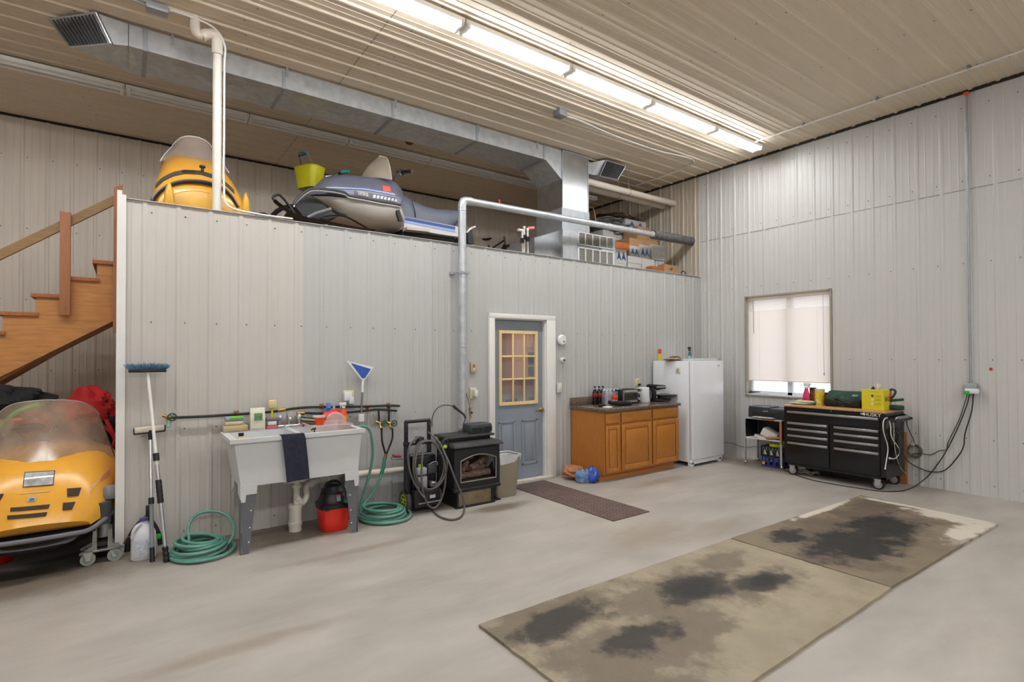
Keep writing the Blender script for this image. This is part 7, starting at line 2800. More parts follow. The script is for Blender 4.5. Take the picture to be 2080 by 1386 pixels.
# bags on the floor beside the cabinet
t = thing('paper_bag', 'crumpled brown bag slumped on the floor between the door and the cabinets', 'bag')
p = at((1158, 968), 'Z', 0.0)
cloth_heap(-2.93, -0.22, 0.085, 0.13, 0.13, 0.08, mat('brown_paper', '#a9714e', 0.75, var=0.2, bump=0.5, bscale=20), 51, 0.35).obj('bag_body', t)
t = thing('water_jug_bag', 'clear and blue plastic shrink-wrapped bottles on the floor by the cabinet', 'bag')
BW = see_through('blue_wrap', '#6f94c4', 0.65, 0.12, var=0.5, scale=9)
cloth_heap(-2.985, -0.42, 0.078, 0.08, 0.08, 0.075, BW, 53, 0.25).obj('wrap', t)
cloth_heap(-2.90, -0.50, 0.088, 0.07, 0.075, 0.085, mat('deep_blue_wrap', '#3450a8', 0.2, var=0.6, scale=14), 55, 0.25).obj('bottle_bundle', t)
b = B()
for k in range(3):
    b.lathe((-3.02+0.05*k, -0.46-0.02*k, 0.0), [(0.001, 0), (0.028, 0), (0.03, 0.12), (0.012, 0.165), (0.001, 0.17)], PET, 12)
b.obj('bottles', t)

# ============================================================ TOOL CHEST, CART AND WHAT LIES ON THEM
tc = thing('tool_chest', 'wide black rolling tool chest with silver drawer pulls and a wooden top', 'tool chest')
FXc, BXc, Ya, Yb = -0.62, -0.075, -1.625, -2.735      # front plane, back plane, left end, right end
z5 = zr(1480, 760, 3.852)
b = B()
b.bb(FXc+0.004, BXc, Yb, Ya, 0.125, 0.857, BLKP, 0.004)
b.bb(FXc-0.004, FXc+0.02, Yb, Yb+0.045, 0.125, 0.857, BLKP)
b.bb(FXc-0.004, FXc+0.02, Ya-0.035, Ya, 0.125, 0.857, BLKP)
b.bb(FXc-0.004, FXc+0.02, Yb, Ya, 0.125, 0.150, BLKP)
b.obj('chest_body', tc, smooth=False)
b = B()
b.bb(FXc-0.006, BXc+0.01, Yb-0.010, Ya+0.010, 0.857, 0.88, mat('beech_worktop', '#bf9160', 0.4, var=0.1, scale=7, stretch=(1, 8, 1)), 0.004)
b.obj('wooden_top', tc)


def zc(px, py):
    return at(z5(px, py), 'X', FXc-0.02)


PULL = mat('silver_pull', '#a9a8a6', 0.3, 0.8, var=0.05)


def drawer(ya, yb, z0_, z1_, zh):
    b_ = B()
    b_.bb(FXc-0.014, FXc+0.004, yb+0.004, ya-0.004, z0_+0.003, z1_-0.003, BLKP, 0.003)
    d_ = b_.obj('drawer', tc)
    b_ = B()
    b_.bb(FXc-0.036, FXc-0.012, yb+0.012, ya-0.012, zh-0.014, zh+0.014, PULL, 0.007)
    b_.obj('drawer_pull', d_)


yl, ym0, ym1, yr = Ya-0.035, zc(785, 412).y, zc(812, 415).y, Yb+0.045
hz = [zc(620, 308).z, (zc(620, 397).z+zc(1000, 434).z)/2, (zc(620, 446).z+zc(1000, 486).z)/2, (zc(620, 498).z+zc(1000, 540).z)/2, (zc(620, 556).z+zc(1000, 604).z)/2]
ed = [0.79, (hz[0]+hz[1])/2+0.012]
tops = [0.832, hz[1]+0.026, hz[2]+0.024, hz[3]+0.024, hz[4]+0.024]
drawer(yl, yr, tops[1]+0.002, 0.812, hz[0])
for i in range(1, 5):
    bot = tops[i+1] if i < 4 else 0.155
    drawer(yl, ym0+0.004, bot, tops[i], hz[i])
    drawer(ym1-0.004, yr, bot, tops[i], hz[i])
b = B()
b.cyl((FXc-0.012, zc(797, 290).y, zc(797, 290).z), (FXc+0.01, zc(797, 290).y, zc(797, 290).z), 0.013, CHROME)
b.obj('lock', tc)
pt_ = (zc(1120, 318))
text('lettering', 'HUSKY', 0.052, (FXc-0.007, pt_.y, pt_.z-0.005), (pi/2, 0, -pi/2), WHITE, tc, 0.002, sx=1.05)
pt2 = zc(1052, 314)
b = B()
b.prism([(pt2.y-0.0, pt2.z-0.012), (pt2.y+0.028, pt2.z-0.004), (pt2.y+0.034, pt2.z+0.010), (pt2.y+0.014, pt2.z+0.004), (pt2.y+0.004, pt2.z+0.018), (pt2.y-0.012, pt2.z+0.012), (pt2.y-0.02, pt2.z-0.004)], 'YZ', FXc-0.007, FXc-0.004, WHITE)
b.obj('logo_mark', tc, smooth=False)
WHG = mat('caster_grey', '#9a9c9d', 0.4, 0.3)
for (cx2, cy2) in ((FXc+0.05, Ya-0.08), (FXc+0.06, Yb+0.09), (BXc-0.07, Yb+0.08), (BXc-0.07, Ya-0.08)):
    b = B()
    b.cyl((cx2-0.018, cy2, 0.058), (cx2+0.018, cy2, 0.058), 0.058, RUB, seg=28)
    w_ = b.obj('caster', tc)
    b = B()
    for s in (-1, 1):
        b.cyl((cx2+s*0.019, cy2, 0.058), (cx2+s*0.023, cy2, 0.058), 0.042, WHG, seg=24)
        b.prism([(cy2-0.018, 0.045), (cy2+0.018, 0.045), (cy2+0.036, 0.123), (cy2-0.036, 0.123)], 'YZ', cx2+s*0.027, cx2+s*0.031, ALU)
    b.bb(cx2-0.035, cx2+0.035, cy2-0.04, cy2+0.04, 0.117, 0.126, ALU)
    b.obj('caster_fork', w_, smooth=False)
# side shelf bar with a power strip
b = B()
b.tube([(FXc+0.06, Yb-0.012, 0.775), (FXc+0.06, Yb-0.085, 0.775), (BXc-0.06, Yb-0.085, 0.775), (BXc-0.06, Yb-0.012, 0.775)], 0.012, BLACK, 8)
b.prism([(Yb, 0.83), (Yb-0.09, 0.785), (Yb-0.09, 0.765), (Yb, 0.765)], 'YZ', BXc-0.03, BXc-0.01, BLACK)
b.obj('side_handle', tc)
b = B()
b.bb(FXc+0.13, FXc+0.37, Yb-0.012, Yb-0.0, 0.50, 0.70, mat('steel_side_panel', '#3c3c3e', 0.3, 0.5))
for k in range(5):
    b.torus((FXc+0.14+0.055*k, Yb-0.028, 0.655), 0.022, 0.006, BLACK, 'Y', 14, 6)
b.obj('hose_clips', tc)
t = thing('spray_bottle', 'clear smoked bottle hanging on the side of the tool chest', 'bottle')
b = B()
b.lathe((FXc+0.24, Yb-0.055, 0.27), [(0.001, 0), (0.045, 0), (0.047, 0.03), (0.045, 0.26), (0.02, 0.32), (0.02, 0.35), (0.001, 0.35)], see_through('smoked_bottle', '#3d3a36', 0.6, 0.15), 20)
b.obj('bottle_body', t)
z8 = zr(1780, 830, 7.7)


def sd(x, y, yy=None):
    return at(z8(x, y), 'Y', Yb-0.06 if yy is None else yy)


CORD = mat('white_cord', '#cfccc6', 0.5)
BCORD = mat('black_cord', '#262524', 0.5)
t = thing('charging_cable', 'white charging cable looping down the left edge of the tool chest side', 'cable')
B().tube([sd(175, 148), sd(135, 160), sd(108, 220), sd(110, 340), sd(140, 460), sd(175, 570), sd(180, 680), sd(160, 800), sd(140, 930)], 0.0055, CORD, 6, sm=4).obj('cord', t)
B().cyl(sd(140, 925), sd(137, 955), 0.008, CORD).obj('plug', t)
t = thing('charging_cable', 'white charging cable ending in a plug halfway down the tool chest side', 'cable')
B().tube([sd(205, 200), sd(225, 290), sd(228, 400), sd(260, 490), sd(310, 560), sd(355, 630), sd(365, 690), sd(330, 750), sd(280, 788), sd(235, 785)], 0.0055, CORD, 6, sm=4).obj('cord', t)
B().cyl(sd(240, 786), sd(205, 778), 0.009, CORD).obj('plug', t)
t = thing('charging_cable', 'pale cable hanging from the tool chest side to the plank', 'cable')
B().tube([sd(268, 200), sd(275, 330), sd(275, 480), sd(290, 620), sd(315, 760), sd(360, 890), sd(420, 980), sd(478, 1025)], 0.004, mat('beige_cord', '#aaa08c', 0.5), 6, sm=4).obj('cord', t)
t = thing('power_strip', 'grey power strip lying along the tool chest side handle', 'power strip')
b = B()
b.box((FXc+0.33, Yb-0.06, 0.80), (0.30, 0.055, 0.028), MGREY, bev=0.01)
b.obj('strip_body', t)
b = B()
b.tube([sd(300, 170, Yb-0.06), sd(340, 135, Yb-0.06), sd(400, 138, Yb-0.06), sd(460, 175, Yb-0.05)], 0.005, CORD, 6, sm=4)
b.obj('cord', t)

# cables on the side wall
SW = -0.03


def w5(x, y, xx=SW):
    return at(z5(x, y), 'X', xx)


def g5(x, y):
    return at(z5(x, y), 'Z', 0.008)


t = thing('extension_cord', 'black cable from the wall outlet running down to the floor and round the tool chest', 'cable')
B().tube([w5(1885, 150), w5(1862, 250), w5(1790, 430), w5(1705, 600), w5(1640, 700), w5(1570, 790), w5(1500, 850, -0.06), g5(1440, 888), g5(1350, 915), g5(1200, 917), g5(1000, 890), g5(800, 858), g5(600, 815), g5(430, 750), g5(415, 742)], 0.0055, BCORD, 6, sm=4).obj('cord', t)
t = thing('extension_cord', 'black cable from the wall outlet sagging low to the tool chest', 'cable')
B().tube([w5(1915, 150), w5(1902, 290), w5(1850, 465), w5(1840, 560), w5(1800, 640), w5(1695, 752), w5(1580, 765), w5(1480, 730), w5(1400, 680, -0.1), w5(1350, 590, -0.25), w5(1320, 480, -0.36), w5(1290, 430, -0.42)], 0.006, BCORD, 6, sm=4).obj('cord', t)
t = thing('extension_cord', 'grey cable from the wall outlet to the coil hung on the wall', 'cable')
B().tube([w5(1870, 150), w5(1850, 220), w5(1800, 370), w5(1720, 530), w5(1705, 592), w5(1650, 600), w5(1585, 632), w5(1500, 622), w5(1430, 628)], 0.005, mat('grey_cord', '#454340', 0.5), 6, sm=4).obj('cord', t)
t = thing('cable_coil', 'coil of grey cable hung on the side wall behind the tool chest', 'cable')
p = w5(1458, 602)
b = B()
b.tube([Vector((SW-0.006*(i % 5), p.y+(0.073-0.008*((i//16) % 3))*cos(2*pi*i/16), p.z+(0.075-0.008*((i//16) % 3))*sin(2*pi*i/16))) for i in range(16*5)], 0.006, mat('olive_cord', '#66604f', 0.6), 6, sm=2)
b.obj('cord', t)
b = B()
b.cyl((0.0, p.y+0.01, p.z+0.078), (-0.06, p.y+0.01, p.z+0.078), 0.02, mat('pale_hook', '#b5b2a8', 0.5))
b.obj('hook', t)
b = B()
b.tube([w5(1340, 335, -0.07), w5(1385, 355, -0.06), w5(1400, 410, -0.05), w5(1440, 500, -0.045), w5(1460, 550, -0.045), w5(1500, 600, -0.045)], 0.005, BCORD, 6, sm=4)
b.obj('lead', t)
t = thing('wood_plank', 'brown wooden board leaning on the side wall behind the tool chest', 'board')
b = B()
y0_, y1_ = w5(1398, 600).y, w5(1330, 600).y
b.prism([(y0_, 0.0), (y0_+0.30, 0.0), (y0_+0.25, 0.13), (y0_+0.035, 0.16), (y0_+0.03, w5(1380, 455).z), (y0_, w5(1390, 455).z)], 'YZ', -0.066, -0.03, mat('stained_board', '#9c6736', 0.6, var=0.2, scale=5, stretch=(8, 8, 1)))
b.obj('board', t, smooth=False)
t = thing('sticker', 'small red sticker on the side wall right of the conduit', 'sticker')
p = at((2013, 750), 'X', -0.002)
tag(t, 'small red sticker on the side wall right of the conduit', 'sticker')
b = B()
b.bb(-0.006, -0.001, p.y-0.012, p.y+0.012, p.z-0.014, p.z+0.014, RED)
b.obj('sticker_face', t)
t = thing('wall_cable', 'thin grey cable stapled low along the side wall beside the refrigerator', 'cable')
z6 = zr(1420, 880, 10.4)
B().tube([at(z6(480, 200), 'X', -0.025), at(z6(615, 205), 'X', -0.025), at(z6(700, 215), 'X', -0.025), at(z6(800, 255), 'X', -0.025), at(z6(900, 288), 'X', -0.025), at(z6(1050, 300), 'X', -0.025), at(z6(1180, 280), 'X', -0.025), at(z6(1250, 300), 'X', -0.025)], 0.004, mat('grey_cord', '#454340', 0.5), 6, sm=3).obj('cord', t)

# ---- things on the tool chest
TT = 0.881


def tcx(px, py, xx):
    return at((px, py), 'X', xx)


z7 = zr(1580, 760, 7.43)


def q7(x, y, xx):
    return at(z7(x, y), 'X', xx)


t = thing('rag_box', 'yellow box of rags with a white tissue standing out on the tool chest', 'box')
xf = FXc+0.09
ya_, yb_ = q7(1265, 540, xf).y, q7(1600, 540, xf).y
zt_ = q7(1430, 240, xf).z
b = B()
RY = mat('yellow_carton', '#d4c41e', 0.5, var=0.04)
b.bb(xf, xf+0.22, yb_, ya_, TT, zt_, RY, 0.003)
rb = b.obj('carton', t, smooth=False)
b = B()
cy_, cx2 = (ya_+yb_)/2-0.02, xf+0.11
b.rings([[(cx2-0.01, cy_-w_, z), (cx2+0.015, cy_-w_*0.3, z+0.004), (cx2-0.008, cy_+w_*0.4, z+0.002), (cx2+0.012, cy_+w_, z), (cx2+0.02, cy_+w_*0.4, z), (cx2+0.02, cy_-w_*0.6, z)] for w_, z in ((0.018, zt_), (0.022, zt_+0.03), (0.033, zt_+0.065))], PAPER)
lab(b.obj('tissue', t, smooth=False), 'white tissue')
b = B()
b.prism([(cy_+0.03, zt_), (cy_+0.075, zt_), (cy_+0.05, zt_+0.035)], 'YZ', cx2-0.01, cx2+0.01, BLACK)
b.obj('torn_flap', t, smooth=False)
for (yy, zz2, m_) in ((1425, 330, BLACK), (1425, 390, WHITE), (1425, 450, WHITE)):
    p = q7(yy, zz2, xf-0.002)
    b = B()
    b.lathe((xf, p.y, p.z), [(0.001, 0), (0.013, 0), (0.013, -0.002), (0.001, -0.002)], WHITE if m_ is WHITE else mat('dark_picture', '#3b3a36', 0.6), 16, 'X')
    b.obj('picture', rb)
b = B()
for k, zz2 in enumerate((270, 325, 345, 385, 400, 445, 460)):
    p0, p1 = q7(1460 if k else 1400, zz2, xf-0.001), q7(1560 if k else 1520, zz2, xf-0.001)
    b.bb(xf-0.0015, xf, p1.y, p0.y, p0.z-0.0015, p0.z+0.0015, mat('olive_ink', '#7d7420', 0.6))
b.obj('printed_lines', rb, smooth=False)
p = at(z7(1645, 355), 'Y', yb_)
b = B()
b.bb(xf+0.165, xf+0.222, yb_-0.0015, yb_, TT+0.01, zt_, mat('orange_red_print', '#d8452a', 0.5))
b.bb(xf+0.185, xf+0.223, yb_-0.002, yb_, TT+0.03, TT+0.085, PAPER)
b.obj('side_print', rb, smooth=False)
text('lettering', 'RAGS', 0.075, (xf+0.10, yb_-0.001, (TT+zt_)/2+0.01), (pi/2, 0, 0), mat('dark_ink', '#2c2a22', 0.6), rb, 0.0008, sx=0.75)
t = thing('tool_bag', 'dark green and black canvas tool bag lying on the tool chest behind the yellow box', 'bag')
x_ = FXc+0.2
ya_, yb_ = q7(740, 440, x_).y, q7(1270, 440, x_).y
zt_ = q7(1050, 262, x_+0.05).z
GRN = mat('dark_green_canvas', '#1f4038', 0.7, var=0.2)
b = B()
b.rings([[(x_+dx+0.03*sin(i), yy, TT+h_*(zt_-TT)) for dx, h_ in ((0, 0.02), (-0.02, 0.35), (0.0, 0.6), (0.05, 0.95), (0.12, 1.0), (0.19, 0.95), (0.24, 0.5), (0.24, 0.02))] for i, yy in enumerate([ya_-(ya_-yb_-0.08)*k/8 for k in range(9)]+[yb_])], GRN)
b.obj('bag_body', t, ang=50)
b = B()
b.rings([[(x_-0.012+dx, yy, TT+h_*(zt_-TT)) for dx, h_ in ((0, 0.0), (-0.03, 0.2), (-0.022, 0.45+0.06*sin(i*1.9)), (0.0, 0.5+0.06*sin(i*1.9)), (0.02, 0.02))] for i, yy in enumerate([ya_+0.012-(ya_-yb_)*k/8 for k in range(9)])], mat('black_nylon', '#19191c', 0.5, var=0.2))
b.tube([(x_-0.0, ya_-0.10, TT+0.07), (x_-0.035, ya_-0.13, TT+0.10), (x_-0.04, ya_-0.20, TT+0.07), (x_-0.03, ya_-0.28, TT+0.05)], 0.014, mat('black_nylon', '#19191c', 0.5), 8, sm=4)
b.obj('front_panel', t, ang=50)
p = q7(1160, 328, x_-0.01)
b = B()
b.bb(x_-0.003, x_+0.02, p.y-0.03, p.y+0.03, p.z-0.008, p.z+0.008, mat('pale_badge', '#9fb0aa', 0.5))
b.obj('badge', t)
t = thing('clamp_tool', 'dark green spring clamp tools piled right of the yellow box', 'tool')
x_ = FXc+0.28
p = q7(1730, 290, x_)
b = B()
b.tube([Vector((x_, p.y+0.035, TT+0.06)), Vector((x_, p.y+0.03, p.z+0.02)), Vector((x_, p.y, p.z+0.042)), Vector((x_, p.y-0.03, p.z+0.02)), Vector((x_, p.y-0.01, p.z-0.03)), Vector((x_, p.y+0.015, p.z-0.06))], 0.012, GRN, 8, sm=4)
b.obj('hook_arm', t)
b = B()
b.box((x_, q7(1780, 395, x_).y, q7(1780, 395, x_).z), (0.05, 0.15, 0.03), GRN, rot=(-0.15, 0, 0), bev=0.01)
b.box((x_, q7(1790, 470, x_).y, TT+0.03), (0.08, 0.14, 0.055), GRN, bev=0.02)
b.obj('tool_body', t)
t = thing('folded_gloves', 'pale yellow gloves and paper heaped at the left end of the tool chest', 'gloves')
x_ = FXc+0.16
p = q7(370, 440, x_)
cloth_heap(x_+0.03, p.y+0.01, TT+0.014, 0.10, 0.15, 0.013, mat('pale_paper', '#c4c6bb', 0.7), 61, 0.3).obj('paper', t)
cloth_heap(x_+0.04, p.y-0.02, TT+0.035, 0.07, 0.10, 0.020, mat('pale_yellow_glove', '#cdcf9c', 0.7, var=0.1), 63, 0.35).obj('glove', t)
t0 = thing('wipes_tub', 'yellow wipes canister with a white swirl on the tool chest', 'canister')
x_ = FXc+0.26
ya_, yb_ = q7(565, 430, x_).y, q7(705, 430, x_).y
zt_ = q7(635, 225, x_).z
r_ = (ya_-yb_)/2
b = B()
b.lathe((x_, (ya_+yb_)/2, TT), [(0.001, 0), (r_*0.96, 0), (r_, 0.01), (r_, zt_-TT-0.02), (0.001, zt_-TT-0.02)], mat('canister_yellow', '#dcc433', 0.4, var=0.25, scale=18), 24)
b.obj('canister_body', t0)
b = B()
b.lathe((x_, (ya_+yb_)/2, zt_-0.02), [(0.001, 0), (r_*1.02, 0), (r_*1.02, 0.018), (0.001, 0.022)], mat('pale_grey_lid', '#b4bcc0', 0.4), 24)
b.obj('lid', t0)
b = B()
b.tube([(x_-r_-0.001+0.012*abs(k-3)/3, (ya_+yb_)/2+r_*0.7-r_*1.3*k/6, TT+0.05+0.02*sin(k)) for k in range(7)], 0.008, PAPER, 6, sm=3, flat=0.4)
b.obj('label_swirl', t0)
t = thing('snack_pack', 'narrow dark brown and gold packet beside the wipes canister', 'packet')
x_ = FXc+0.24
ya_, yb_ = q7(478, 420, x_).y, q7(560, 425, x_).y
zt_ = q7(520, 205, x_).z
b = B()
b.bb(x_, x_+0.05, yb_, ya_, TT, zt_, mat('brown_gold_print', '#6b431c', 0.5, var=0.7, scale=45), 0.006)
b.obj('packet_body', t)
b = B()
b.bb(x_-0.002, x_, yb_+0.002, ya_-0.002, zt_-0.035, zt_-0.005, mat('dark_brown', '#4a1f12', 0.5))
b.obj('header_band', t)
t = thing('snack_jar', 'orange patterned jar with a dark lid right of the wipes canister', 'jar')
x_ = FXc+0.34
p = q7(745, 400, x_)
b = B()
b.lathe((x_, p.y, TT), [(0.001, 0), (0.04, 0), (0.043, 0.01), (0.043, 0.12), (0.035, 0.135), (0.001, 0.135)], mat('orange_print', '#d08a2c', 0.45, var=0.6, scale=30), 22)
b.obj('jar_body', t)
b = B()
b.lathe((x_, p.y, TT+0.13), [(0.001, 0), (0.038, 0), (0.038, 0.025), (0.001, 0.028)], mat('plum_lid', '#4d2c3c', 0.5), 22)
b.obj('lid', t)
x_ = FXc+0.20
p = q7(432, 390, x_)
sb = spray_bottle('spray_bottle', 'pink cleaner bottle with a clear trigger on the left of the tool chest', x_, p.y, TT, q7(435, 125, x_).z-TT, 0.045, mat('magenta_liquid', '#c8325f', 0.3, var=0.15), mat('white_trigger', '#d8dbe0', 0.4), flip=-1, label_m=mat('magenta_label', '#b81e58', 0.4, var=0.4, scale=35))
sb.rotation_euler = (0, 0, pi/2)
t = thing('utility_knife', 'black-handled tool lying on the window sill', 'tool')
p = at((1530, 800), 'X', 0.05)
B().tube([(0.03, p.y+0.05, WZ0+0.03), (0.04, p.y, WZ0+0.04), (0.06, p.y-0.10, WZ0+0.045)], lambda s: 0.014-0.009*s, BLACK, 8, sm=3).obj('tool_body', t)
t = thing('sill_cloth', 'small white cloth lying on the window sill beside the black tool', 'cloth')
cloth_heap(0.05, p.y-0.13, WZ0+0.028, 0.03, 0.09, 0.012, PAPER, 71, 0.2).obj('cloth', t)

# ---- printer cart
ct = thing('printer_cart', 'small black and silver rolling cart with open shelf beside the tool chest', 'cart')
CXF, CXB, CY0, CY1 = -0.40, -0.06, -0.955, -1.475
zct = 0.625
b = B()
b.bb(CXF, CXB, CY1, CY0, zct, zct+0.018, mat('silver_cart_top', '#b9babc', 0.35, 0.3), 0.004)
b.bb(CXF-0.003, CXF, CY1+0.1, CY1+0.28, zct, zct+0.018, mat('peeling_wood_edge', '#b8744a', 0.6))
b.obj('top_shelf', ct)
b = B()
b.bb(CXF+0.01, CXB, CY1, CY0, 0.355, 0.37, PAPER)
b.obj('lower_shelf', ct)
b = B()
b.bb(CXF+0.01, CXB, CY0-0.012, CY0, 0.37, zct, BLACK)
b.bb(CXB-0.012, CXB, CY1, CY0, 0.37, zct, BLACK)
b.bb(CXF+0.01, CXB, CY1, CY1+0.012, 0.37, zct, BLACK)
b.obj('side_panel', ct, smooth=False)
for xx in (CXF+0.006, CXB-0.012):
    for i, yy in enumerate((CY0-0.006, CY1+0.006)):
        b = B()
        front_right = xx < -0.3 and i == 1
        if front_right:
            b.bb(xx-0.010, xx+0.006, yy-0.006, yy+0.022, 0.33, zct, mat('peeling_wood_edge', '#b8744a', 0.6))
            b.bb(xx-0.008, xx+0.008, yy-0.006, yy+0.018, 0.04, 0.33, mat('silver_cart_top', '#b9babc', 0.35, 0.3))
        else:
            b.bb(xx-0.008, xx+0.008, yy-0.008, yy+0.008, 0.04, zct, CHROME if xx < -0.3 else MGREY, 0.002)
        lg_ = b.obj('leg', ct)
        b = B()
        b.ell((xx, yy, 0.022), (0.022, 0.022, 0.022), CHROME)
        b.obj('caster', lg_)
pr_ = thing('printer', 'dark blue-black inkjet printer on top of the small cart', 'printer')
z9 = zr(1480, 570, 4.471)
b = B()
py0, py1 = -0.985, -1.50
b.bb(-0.36, -0.08, py1, py0, zct+0.02, zct+0.155, mat('printer_black', '#23252c', 0.4, var=0.05), 0.012)
pb = b.obj('printer_body', pr_)
b = B()
b.bb(-0.355, -0.085, py1+0.22, py0-0.005, zct+0.155, zct+0.175, mat('printer_grey_lid', '#4b4e56', 0.35), 0.006)
b.bb(-0.34, -0.10, py1+0.01, py1+0.20, zct+0.155, zct+0.162, mat('printer_grey_lid', '#4b4e56', 0.35), 0.003)
b.obj('scanner_lid', pr_)
b = B()
b.bb(-0.364, -0.355, py1+0.15, py0-0.06, zct+0.05, zct+0.10, BLACK, 0.003)
b.obj('paper_slot', pr_)
b = B()
b.bb(-0.43, -0.355, py1+0.12, py0-0.08, zct+0.028, zct+0.034, mat('grey_tray', '#8b8d92', 0.4), 0.002)
b.bb(-0.43, -0.355, py1+0.14, py0-0.10, zct+0.034, zct+0.040, PAPER)
b.obj('paper_tray', pr_)
b = B()
b.bb(-0.3655, -0.359, -1.27, -1.20, zct+0.115, zct+0.124, mat('pale_badge', '#9fb0aa', 0.5))
b.obj('badge', pb)
t = thing('paper_pile', 'open white carton and brown papers on the cart shelf', 'papers')
b = B()
b.box((-0.25, -1.25, 0.43), (0.20, 0.20, 0.10), PAPER, rot=(0.45, 0.0, 0.2), bev=0.003)
b.box((-0.30, -1.12, 0.385), (0.16, 0.14, 0.03), PAPER, rot=(0.15, 0, 0.5))
b.obj('carton', t)
b = B()
b.box((-0.32, -1.32, 0.39), (0.14, 0.16, 0.03), mat('kraft_paper', '#a27a50', 0.8), rot=(-0.1, 0.1, 0.3), bev=0.004)
b.obj('kraft_envelope', t)


def crate(name, label, z0_, h_, m_, x0_, x1_, y0_, y1_, n_=3):
    t_ = thing(name, label, 'crate')
    b_ = B()
    b_.bb(x0_, x1_, y1_, y0_, z0_, z0_+0.012, m_)
    for z in (z0_+0.01, z0_+h_-0.016):
        b_.bb(x0_, x0_+0.012, y1_, y0_, z, z+0.016, m_)
        b_.bb(x1_-0.012, x1_, y1_, y0_, z, z+0.016, m_)
        b_.bb(x0_, x1_, y0_-0.012, y0_, z, z+0.016, m_)
        b_.bb(x0_, x1_, y1_, y1_+0.012, z, z+0.016, m_)
    for k_ in range(n_*2+1):
        y = y0_-0.006+(y1_+0.012-y0_)*k_/(n_*2)
        if k_ % 2 == 0:
            b_.bb(x0_, x0_+0.012, y-0.008, y+0.008, z0_, z0_+h_, m_)
            b_.bb(x1_-0.012, x1_, y-0.008, y+0.008, z0_, z0_+h_, m_)
        else:      # diamond bracing
            for s_ in (-1, 1):
                b_.box((x0_+0.006, y+s_*(y0_-y1_)/(n_*4), z0_+h_*0.5), (0.008, 0.010, h_*0.9), m_, rot=(s_*0.35, 0, 0))
    for k_ in range(4):
        x = x0_+(x1_-x0_)*k_/3
        b_.bb(x-0.006, x+0.006, y0_-0.012, y0_, z0_, z0_+h_, m_)
        b_.bb(x-0.006, x+0.006, y1_, y1_+0.012, z0_, z0_+h_, m_)
    b_.obj('crate_frame', t_, smooth=False)
    return t_


crate('storage_crate', 'blue plastic crate on the floor under the printer cart', 0.0, 0.135, mat('royal_blue_plastic', '#2a3a78', 0.4), -0.385, -0.10, -1.19, -1.45)
k1 = crate('storage_crate', 'black open-sided crate stacked on the blue one under the cart', 0.137, 0.14, BLACK, -0.385, -0.10, -1.18, -1.45)
t = thing('jar', 'three pale jars standing in the black crate', 'jars')
for k in range(3):
    B().lathe((-0.33, -1.225-0.085*k, 0.15), [(0.001, 0), (0.034, 0), (0.036, 0.09), (0.03, 0.11), (0.001, 0.112)], mat('pale_green_white', '#b9c2ae', 0.5, var=0.2), 18).obj('jar', t)
t = thing('yellow_package', 'bright yellow-green plastic package on top of the black crate', 'package')
cloth_heap(-0.25, -1.35, 0.285, 0.10, 0.11, 0.030, mat('chartreuse_film', '#c6cc1e', 0.4, var=0.1), 81, 0.25).obj('package_body', t)
t = thing('yellow_tag', 'small yellow label on the corner of the blue crate', 'label')
B().bb(-0.392, -0.386, -1.235, -1.20, 0.03, 0.065, YEL).obj('tag', t)
t = thing('cable_bundle', 'pale cables coiled on the floor behind the front wheel of the tool chest', 'cables')
p = at((1630, 952), 'Z', 0.02)
b = B()
b.tube([Vector((-0.40+0.05*cos(a_*1.3), -1.80+0.12*sin(a_), 0.012+0.01*(k % 4))) for k, a_ in enumerate([i*0.6 for i in range(26)])], 0.005, CORD, 6, sm=3)
b.obj('cord', t)

# ============================================================ STAINED SLABS LAID ON THE FLOOR
def slab_mat(name, base):
    return mat(name, base, 0.62, var=0.14, scale=3.0, bump=0.5, bscale=18, dirt='#7d705c', dscale=3.5, damt=0.75)


S1 = slab_mat('stained_board_near', '#968b76')
S2 = slab_mat('stained_board_far', '#7b6e5b')
add_blobs(S1, [(-5.40, -2.75, 0.5, 0.24), (-5.35, -3.25, 0.5, 0.35), (-4.75, -2.95, 0.5, 0.25), (-4.3, -2.95, 0.35, 0.2), (-4.1, -3.2, 0.45, 0.15), (-4.9, -3.3, 0.35, 0.14), (-3.95, -2.85, 0.3, 0.12)], '#5f5346', soft=0.35, namt=1.9, nscale=3.5, strength=0.7)
add_blobs(S1, [(-5.42, -2.80, 0.30, 0.12), (-4.42, -2.98, 0.27, 0.17), (-3.98, -3.18, 0.22, 0.12), (-5.2, -3.2, 0.25, 0.12)], '#2e2a27', soft=0.35, namt=1.5, nscale=5.0, strength=0.9)
add_blobs(S1, [(-4.43, -3.0, 0.18, 0.12), (-3.98, -3.2, 0.13, 0.07)], '#1f1e1f', soft=0.35, namt=1.0, nscale=6.0, strength=0.9)
add_blobs(S2, [(-2.2, -3.1, 0.9, 0.38), (-2.9, -3.2, 0.5, 0.3), (-1.5, -2.9, 0.35, 0.2)], '#5c5044', soft=0.4, namt=1.9, nscale=3.5, strength=0.85)
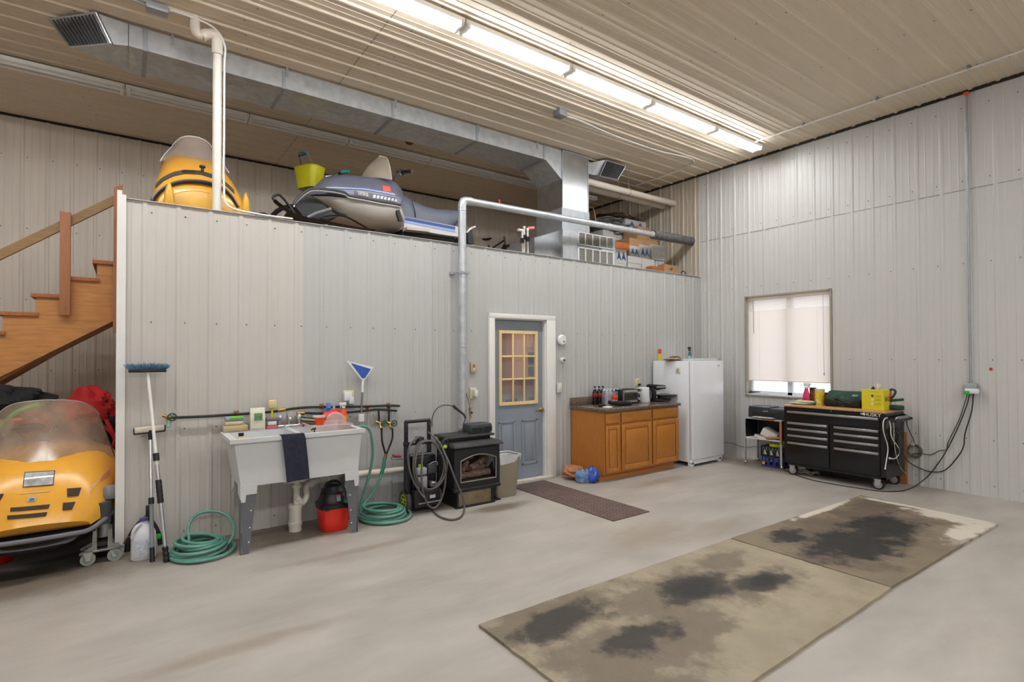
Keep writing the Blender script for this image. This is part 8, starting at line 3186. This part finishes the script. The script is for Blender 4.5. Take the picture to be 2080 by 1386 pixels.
add_blobs(S2, [(-2.1, -3.22, 0.42, 0.24), (-2.75, -3.25, 0.45, 0.28), (-2.95, -2.85, 0.2, 0.12)], '#1c1b1c', soft=0.3, namt=1.5, nscale=5.0, strength=0.95)
add_blobs(S2, [(-1.25, -3.5, 0.16, 0.35), (-1.6, -3.68, 0.45, 0.10), (-1.9, -2.66, 0.5, 0.05), (-1.15, -3.2, 0.05, 0.5)], '#cfc7b8', soft=0.3, namt=1.2, nscale=7.0, strength=0.9)


def slab(label, cs, m, seed):
    rg_ = random.Random(seed)
    out = []
    for i in range(4):
        a, c = Vector(cs[i]), Vector(cs[(i+1) % 4])
        n_ = 26
        nr = Vector((-(c-a).y, (c-a).x)).normalized()
        for k_ in range(n_):
            p_ = a+(c-a)*k_/n_
            if k_:
                p_ = p_+nr*rg_.uniform(-0.003, 0.003)
            out.append((p_.x, p_.y))
    b_ = B()
    b_.prism(out, 'XY', 0.0, 0.018, m)
    o = b_.obj('floor_board', smooth=False)
    return tag(o, label, 'board', 'stained boards on the floor')


slab('near oil-stained board on the concrete, with two round dark patches', [(-5.80, -2.565), (-5.80, -3.75), (-3.412, -3.735), (-3.405, -2.60)], S1, 5)
slab('far oil-stained board with a black patch and flaking white edge', [(-3.388, -2.60), (-3.398, -3.73), (-1.16, -3.78), (-1.07, -2.66)], S2, 6)


# ============================================================ move every thing's origin to its base
bpy.context.view_layer.update()


def world_box(o, acc):
    if o.type == 'MESH':
        for c in o.bound_box:
            acc.append(o.matrix_world @ Vector(c))
    for ch in o.children:
        world_box(ch, acc)
    return acc


for o in [o for o in COL.objects if o.parent is None and o.type in ('MESH', 'EMPTY') and o.location.length < 1e-6]:
    acc = world_box(o, [])
    if not acc:
        continue
    lo_ = [min(p[i] for p in acc) for i in range(3)]
    hi_ = [max(p[i] for p in acc) for i in range(3)]
    c = Vector(((lo_[0]+hi_[0])/2, (lo_[1]+hi_[1])/2, lo_[2]))
    if o.type == 'MESH':
        if o.data.users == 1:
            o.data.transform(Matrix.Translation(-c))
            o.location = c
            for ch in o.children:
                ch.location -= c
    else:
        o.location = c
        for ch in o.children:
            ch.location -= c
bpy.context.view_layer.update()
